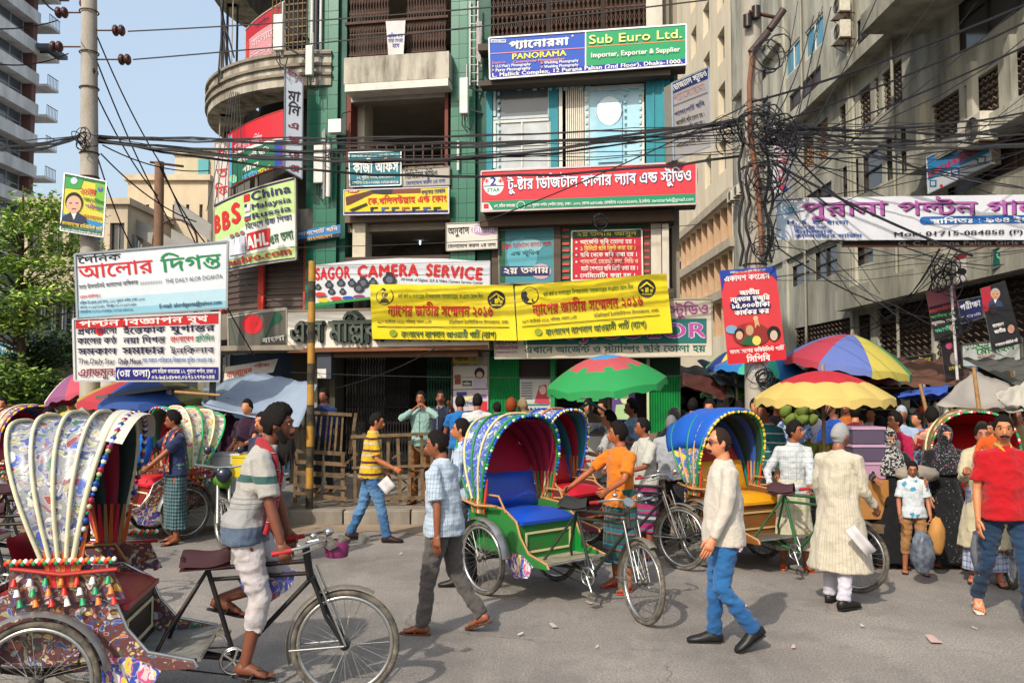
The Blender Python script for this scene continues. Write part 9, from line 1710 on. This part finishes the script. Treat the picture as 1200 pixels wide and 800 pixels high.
# ================================================================ held things and the crowd behind
def newspaper(label,px,py,px2,py2,Y,w_):
    a,b = at(px,py,Y),at(px2,py2,Y-.05); t = thing('newspaper',label,'newspaper',a); d = b-a; n = d.cross(Vector((0,1,0))).normalized()*w_
    m = MB(); m.grid(lambda u,v: d*u+n*(v-.5)+Vector((0,.012*sin(v*6),0)),3,6); o = obj('sheet',m.mesh('sheet',ink('#c4c0c0')),t); k = o.modifiers.new('s','SOLIDIFY'); k.thickness = .012
newspaper('folded newspaper in the hand of the man in the cream kurta',996,618,1022,648,7.72,.1); newspaper('white papers in the hand of the man in the striped shirt',448,562,458,574,10.7,.16)
random.seed(4)
SK = ('#7a4c34','#6a4230','#8a5a3e','#946244')
def bg(label,px,ptop,Y,face,c,low='#33353c',z=0,H=1.66,**k):
    if isinstance(c,tuple): c,pat = c
    else: pat = None
    H = at(px,ptop,Y).z-z
    if H < 1.25: H = 1.3
    H = min(H,1.8)
    up_person(label,px,ptop,H,face,z=z,Y=Y,lod=k.pop('lod',2),tone=random.choice(SK),topm=cloth(c,pat),botm=cloth(low),sleeve=k.pop('sleeve',rnd(.6,1.8)),hair_kind=k.pop('hair_kind',random.choice(('short','short','curly'))),head=k.pop('head',(rnd(-20,20),0)),arms=k.pop('arms',[('fk',rnd(-5,40),10,rnd(10,80)),('fk',rnd(-5,40),10,rnd(10,80))]),**k)
bg('man in a navy t-shirt sitting behind the slatted rack',380,459,14.6,260,'#1f3560',z=.2); bg('man in a sky blue striped shirt in front of the green shutter',742,465,12.6,200,('#8fb0d0',('v',30,[(0,'#9abada'),(.8,'#7898b8')])),lod=1)
bg('customer with short black hair behind the snack cart',690,467,13.2,270,'#4a5058'); bg('customer leaning behind the right side of the snack cart',708,472,13.3,230,'#a8a8a4')
bg('woman with hennaed hair behind the green rickshaw',599,468,13.4,80,'#5a3a34',hair='#7a3418',hair_kind='curly'); bg('person in a tan headscarf behind the green rickshaw',613,471,13.6,100,'#6a5a48',hair='#8a7458',hair_kind='scarf')
bg('man in a maroon striped shirt in the shade of the stalls',812,460,13.6,60,('#5a2030',('h',.1,[(0,'#5a2030'),(.8,'#b8a8a8')]))); bg('man in a grey t-shirt drinking from a white cup',832,468,12.4,250,'#7f8184',arms=[('fk',50,20,100),('fk',10,10,20)]); bg('woman in black behind the grey haired man',789,482,11.4,60,'#141416',hair='#141416',hair_kind='scarf'); bg('child with a floral top carried behind the blue covered rickshaw',806,487,11.8,250,'#a86a58')
bg('man in a teal striped shirt bending at the fruit stand',905,473,11.4,215,('#1f7078',('h',.12,[(0,'#1c6a70'),(.85,'#c8c8c4')])),lean=14); bg('man in a patterned blue shirt behind the fruit stand',931,472,12.4,90,('#3a5a8a',('n',30,[(0,'#3a5a8a'),(.6,'#a8b4c8')]))); bg('vendor in a white shirt and lilac scarf facing the street',950,465,13,265,'#c0bcc8')
bg('man in a royal blue shirt under the yellow umbrella',977,465,12.2,200,'#1a48a0'); bg('man in an orange shirt behind the blue shirted man',992,468,13.2,250,'#b8652a'); bg('vendor with crossed arms far under the umbrella',910,463,13.8,290,'#3a3030'); bg('man in black with glasses at the fruit stand',886,470,12.8,240,'#20242a'); bg('passer by in a pale shirt between the umbrellas',868,474,13.4,80,'#8a8a84')
bg('man in a plain white shirt seen from behind near the purple display',1032,493,10.9,60,'#c4c2c0',width=1.15); bg('man in a bright pink vest behind the zebra scarf woman',1050,487,10.9,210,'#b01c4a',lod=1); bg('man in a white cap and pale blue robe with a grey beard',1056,479,12.0,250,'#9fb2cc','#9fb2cc',hair='#a8b0b8',hair_kind='cap'); bg('small man in a pale shirt far behind the purple display',1020,480,14.2,260,'#b8b0ac')
bg('man in a red and yellow floral shirt at the goods stall',1093,482,11.4,100,('#b02a34',('n',22,[(0,'#b02a34'),(.6,'#d8a88a')])),'#4a5a3a',lod=1); bg('man in a blue shirt under the small blue tarpaulin',1096,469,13.4,250,'#2a5a9a'); bg('woman holding the orange dressed child behind the red shirt man',1150,500,9.6,250,'#bcae8c',hair='#2a2420',hair_kind='curly')
bg('man in a maroon shirt under the grey blue tarpaulin, left of two',268,459,13.6,255,'#3a1c34'); bg('man in a dark plum shirt under the grey blue tarpaulin, right of two',291,470,12.9,250,'#33182e'); bg('man in a white prayer cap at the clothes stall',222,460,13.9,255,'#b8b8c0',hair='#c8c8c8',hair_kind='cap'); bg('woman in a red and pink scarf at the clothes stall',203,462,14.4,250,'#b03a4a',hair='#b03a4a',hair_kind='scarf')
bg('man in a pale yellow shirt standing beside the bus',83,464,16.5,260,'#b8b044'); bg('man in an orange shirt with a beard behind the hood of the left rickshaw',58,482,11.5,300,'#c85a24',lod=1,beard='moustache'); bg('man in a dark shirt beside the man in pale yellow',95,466,16.8,200,'#2a3448'); bg('person in teal at the far left edge by the trees',3,466,15,280,'#2a6a7a'); bg('man in an olive shirt between the clothes stall and kiosk',140,468,15.2,240,'#5a5a34'); bg('tall man in a white shirt walking behind the orange shirt puller',716,486,11.6,160,'#b8b8b8'); bg('man in a brown check shirt near the concrete pole',846,478,12.0,110,'#6a4a34'); bg('man in a lime shirt beside the coconuts',921,484,13.2,240,'#7a8a3a'); bg('man in a dark red shirt under the yellow umbrella',1002,478,12.9,90,'#6a1a24'); bg('woman in an orange scarf beside the purple display',1040,503,11.6,250,'#a85a34',hair='#b86a3a',hair_kind='scarf')
bg('man in a sky blue shirt near the goods stall',1076,486,12.6,200,'#6a8ab0'); bg('man in a grey cap under the grey tarpaulin',1128,478,12.2,250,'#5a5a60',hair='#6a6a6a',hair_kind='cap'); bg('man in a khaki shirt at the far right edge',1192,482,11.8,250,'#8a7a54'); bg('man in a teal shirt behind the clothes stall',160,470,15.6,270,'#2a7a7a'); bg('man in a pink shirt by the kiosk',214,476,13.2,250,'#b87a84'); bg('man in white leaning at the shop posters',583,474,14.2,100,'#c0c0c0',z=.2)
bg('man in a checked shirt browsing the clothes stall',178,466,15,100,'#5a6a8a')

# ================================================================ overhead cables
random.seed(9)
def cable(a,b,sag,r=.014,n=14,label='thin black overhead cable crossing above the street',g='overhead cables',wob=0):
    a,b = Vector(a),Vector(b); m = MB(); ph = rnd(0,6); m.tube([(b-a)*(i/n)+Vector((0,wob*sin(i*1.7+ph),-sag*4*(i/n)*(1-i/n)+wob*sin(i*2.3+ph))) for i in range(n+1)],r,4,cap=False)
    m.build('overhead_cable',CABLE,None,loc=a,label=label,cat='cable',group=g)
PLc = at(99,158,14); PRc = at(885,155,12.9)
B1 = 'black cable in the thick bundle sagging across the green building between the two concrete poles'
for i in range(15):
    cable(PLc+Vector((0,.02*i,rnd(-.08,.1))),PRc+Vector((0,.02*i,rnd(-.3,.3))),rnd(.05,.55),random.choice((.008,.011,.016,.024)),18,B1,'cables of the main bundle',.015)
B2 = 'black cable running from the wrapped concrete pole right over the office building'
for i in range(13): cable(PRc+Vector((0,.02*i,rnd(-.3,.3))),at(1230,150+rnd(-30,45),13+rnd(-1.5,2)),rnd(.0,.3),random.choice((.008,.012,.02)),12,B2,'cables to the right',.015)
B3 = 'black cable of the bundle running left from the leaning pole'
for i in range(6): cable(PLc,at(-30,166+rnd(-6,10),15),rnd(.05,.3),random.choice((.01,.018)),8,B3,'cables to the left',.01)
def W2(l,*pts,sag=.05,r=.013,g=None): cable(pts[0],pts[1],sag,r,16,l,g)
W2('upper power line from the leaning pole insulators rising to the right',at(150,37,14),at(740,-6,13),r=.012); W2('lower power line from the leaning pole insulators rising to the right',at(156,70,14),at(830,0,12),r=.012)
W2('power line coming from the upper left to the first insulator',at(50,0,12),at(72,15,14)); W2('power line from the left edge to the upper brown insulator',at(-10,34,13),at(68,24,14),sag=.05); W2('power line from the left edge to the second insulator',at(-10,74,13),at(80,63,14),sag=.1)
for k,(x0,y0,x1,y1) in enumerate(((102,14,187,190),(105,50,200,262),(108,100,185,230),(110,170,160,300),(118,180,230,260),(187,195,255,300),(187,190,300,420),(120,170,245,200))): cable(at(x0,y0,14),at(x1,y1,15.8),.15,.012,12,'thin slanting service wire between the leaning pole and the wooden pole','service wires at the left')
PB = 'thin service wire fanning out from the cable wrapped pole over the office building'
for i in range(34):
    y0 = rnd(120,330); x1,y1 = random.choice(((1215,rnd(-10,330)),(1215,rnd(160,320)),(rnd(930,1180),rnd(-20,20)),(rnd(940,1190),rnd(300,420)))); cable(at(890+rnd(-12,14),y0,12.8),at(x1,y1,rnd(10,19)),rnd(0,.5),random.choice((.006,.008,.011)),12,PB,'service wires at the right',.01)
for i in range(9): cable(at(1010+rnd(-60,60),400+rnd(-50,40),17),at(1112+rnd(-15,15),305+rnd(-20,40),15),rnd(.1,.6),.009,10,'thin service wire gathering at the coil above the black poster','service wires at the coil')
for l,a,b,r in (('long black line crossing the upper right from the pole to the corner',(880,120,12.8),(1215,0,9),.018),('second black line crossing the upper right below the first',(905,145,12.8),(1215,20,9.5),.014),('third line crossing the upper right toward the air conditioner',(910,170,12.8),(1215,48,9),.012),('black line rising from the left across the pole',(560,262,16),(880,121,12.8),.012),('thick cable falling from the pole across the white banner',(905,190,12.7),(1140,300,12.6),.022),('second thick cable falling across the school banner',(925,175,12.7),(1010,250,12.8),.016),
                   ('pale rope tied from the canopy down to the grey blue tarpaulin',(510,408,15.6),(392,455,14),.012),('straight pale string across the shop fronts',(340,436,15.5),(850,438,14.5),.008),('white service wire in front of the first floor windows',(340,290,16.6),(830,262,15),.008),('wire from the corner shutter to the striped pole',(268,318,16),(345,360,13.4),.01)):
    cable(at(*a),at(*b),.08,r,16,l,None)
def tangle(label,px,py,Y,R,n,turns=1.6):
    t = thing('cable_coil',label,'cable coil',at(px,py,Y),0,'tangled cable coils')
    for i in range(n):
        m = MB(); c = Vector((rnd(-R,R)*.5,rnd(-.15,.05),rnd(-R,R)*.6)); r_ = R*rnd(.45,1); ph = rnd(0,6); tl = rnd(-.5,.5)
        m.tube([c+Vector((cos(ph+k*.45)*r_*(1+.1*sin(k*1.3+i)),tl*.3*sin(k*.45),sin(ph+k*.45)*r_*rnd(.85,1.1))) for k in range(int(14*turns))],rnd(.004,.010),4,cap=False); m.build('loop',CABLE,t)
tangle('tangled coil of cables left of the concrete pole at the bundle height',852,158,12.7,.2,9); tangle('big tangled nest of cables around the top of the concrete pole',890,150,12.65,.3,13); tangle('loop of cables hanging right of the orange conduit',912,165,12.6,.25,10); tangle('messy cable knot low on the concrete pole',895,210,12.6,.24,9); tangle('cable knot above the party poster',898,285,12.65,.2,6)
tangle('round loops of spare cable below the party poster',893,445,12.7,.16,9,2.2); tangle('black cable coil with yellow ties above the hanging posters',1107,322,14.2,.26,14); tangle('cable coil on the leaning left pole',98,165,13.8,.14,8); tangle('loop of cable hanging below the white shop sign',1125,375,14,.16,6); tangle('cable loops among the upper insulators of the concrete pole',902,62,12.6,.28,5)
tangle('thin cable loops on the window glass of the first floor',704,262,16.1,.14,4); tangle('dark cable knot on the left green pillar',392,185,17,.16,6)
for k in range(7): cable(at(262-k*1.5+rnd(-1,1),-10,18.5),at(256+k*3,rnd(60,105),18.6),0,.02,6,'dark vertical cable hanging down beside the curved corner','cables at the curved corner',.03)
for k in range(6): cable(at(270+k*2,108,18.2),at(242+k*9,250+rnd(-20,60),18),rnd(0,.2),.009,10,'thin drooping wire at the curved corner signs','thin wires at the corner',.01)
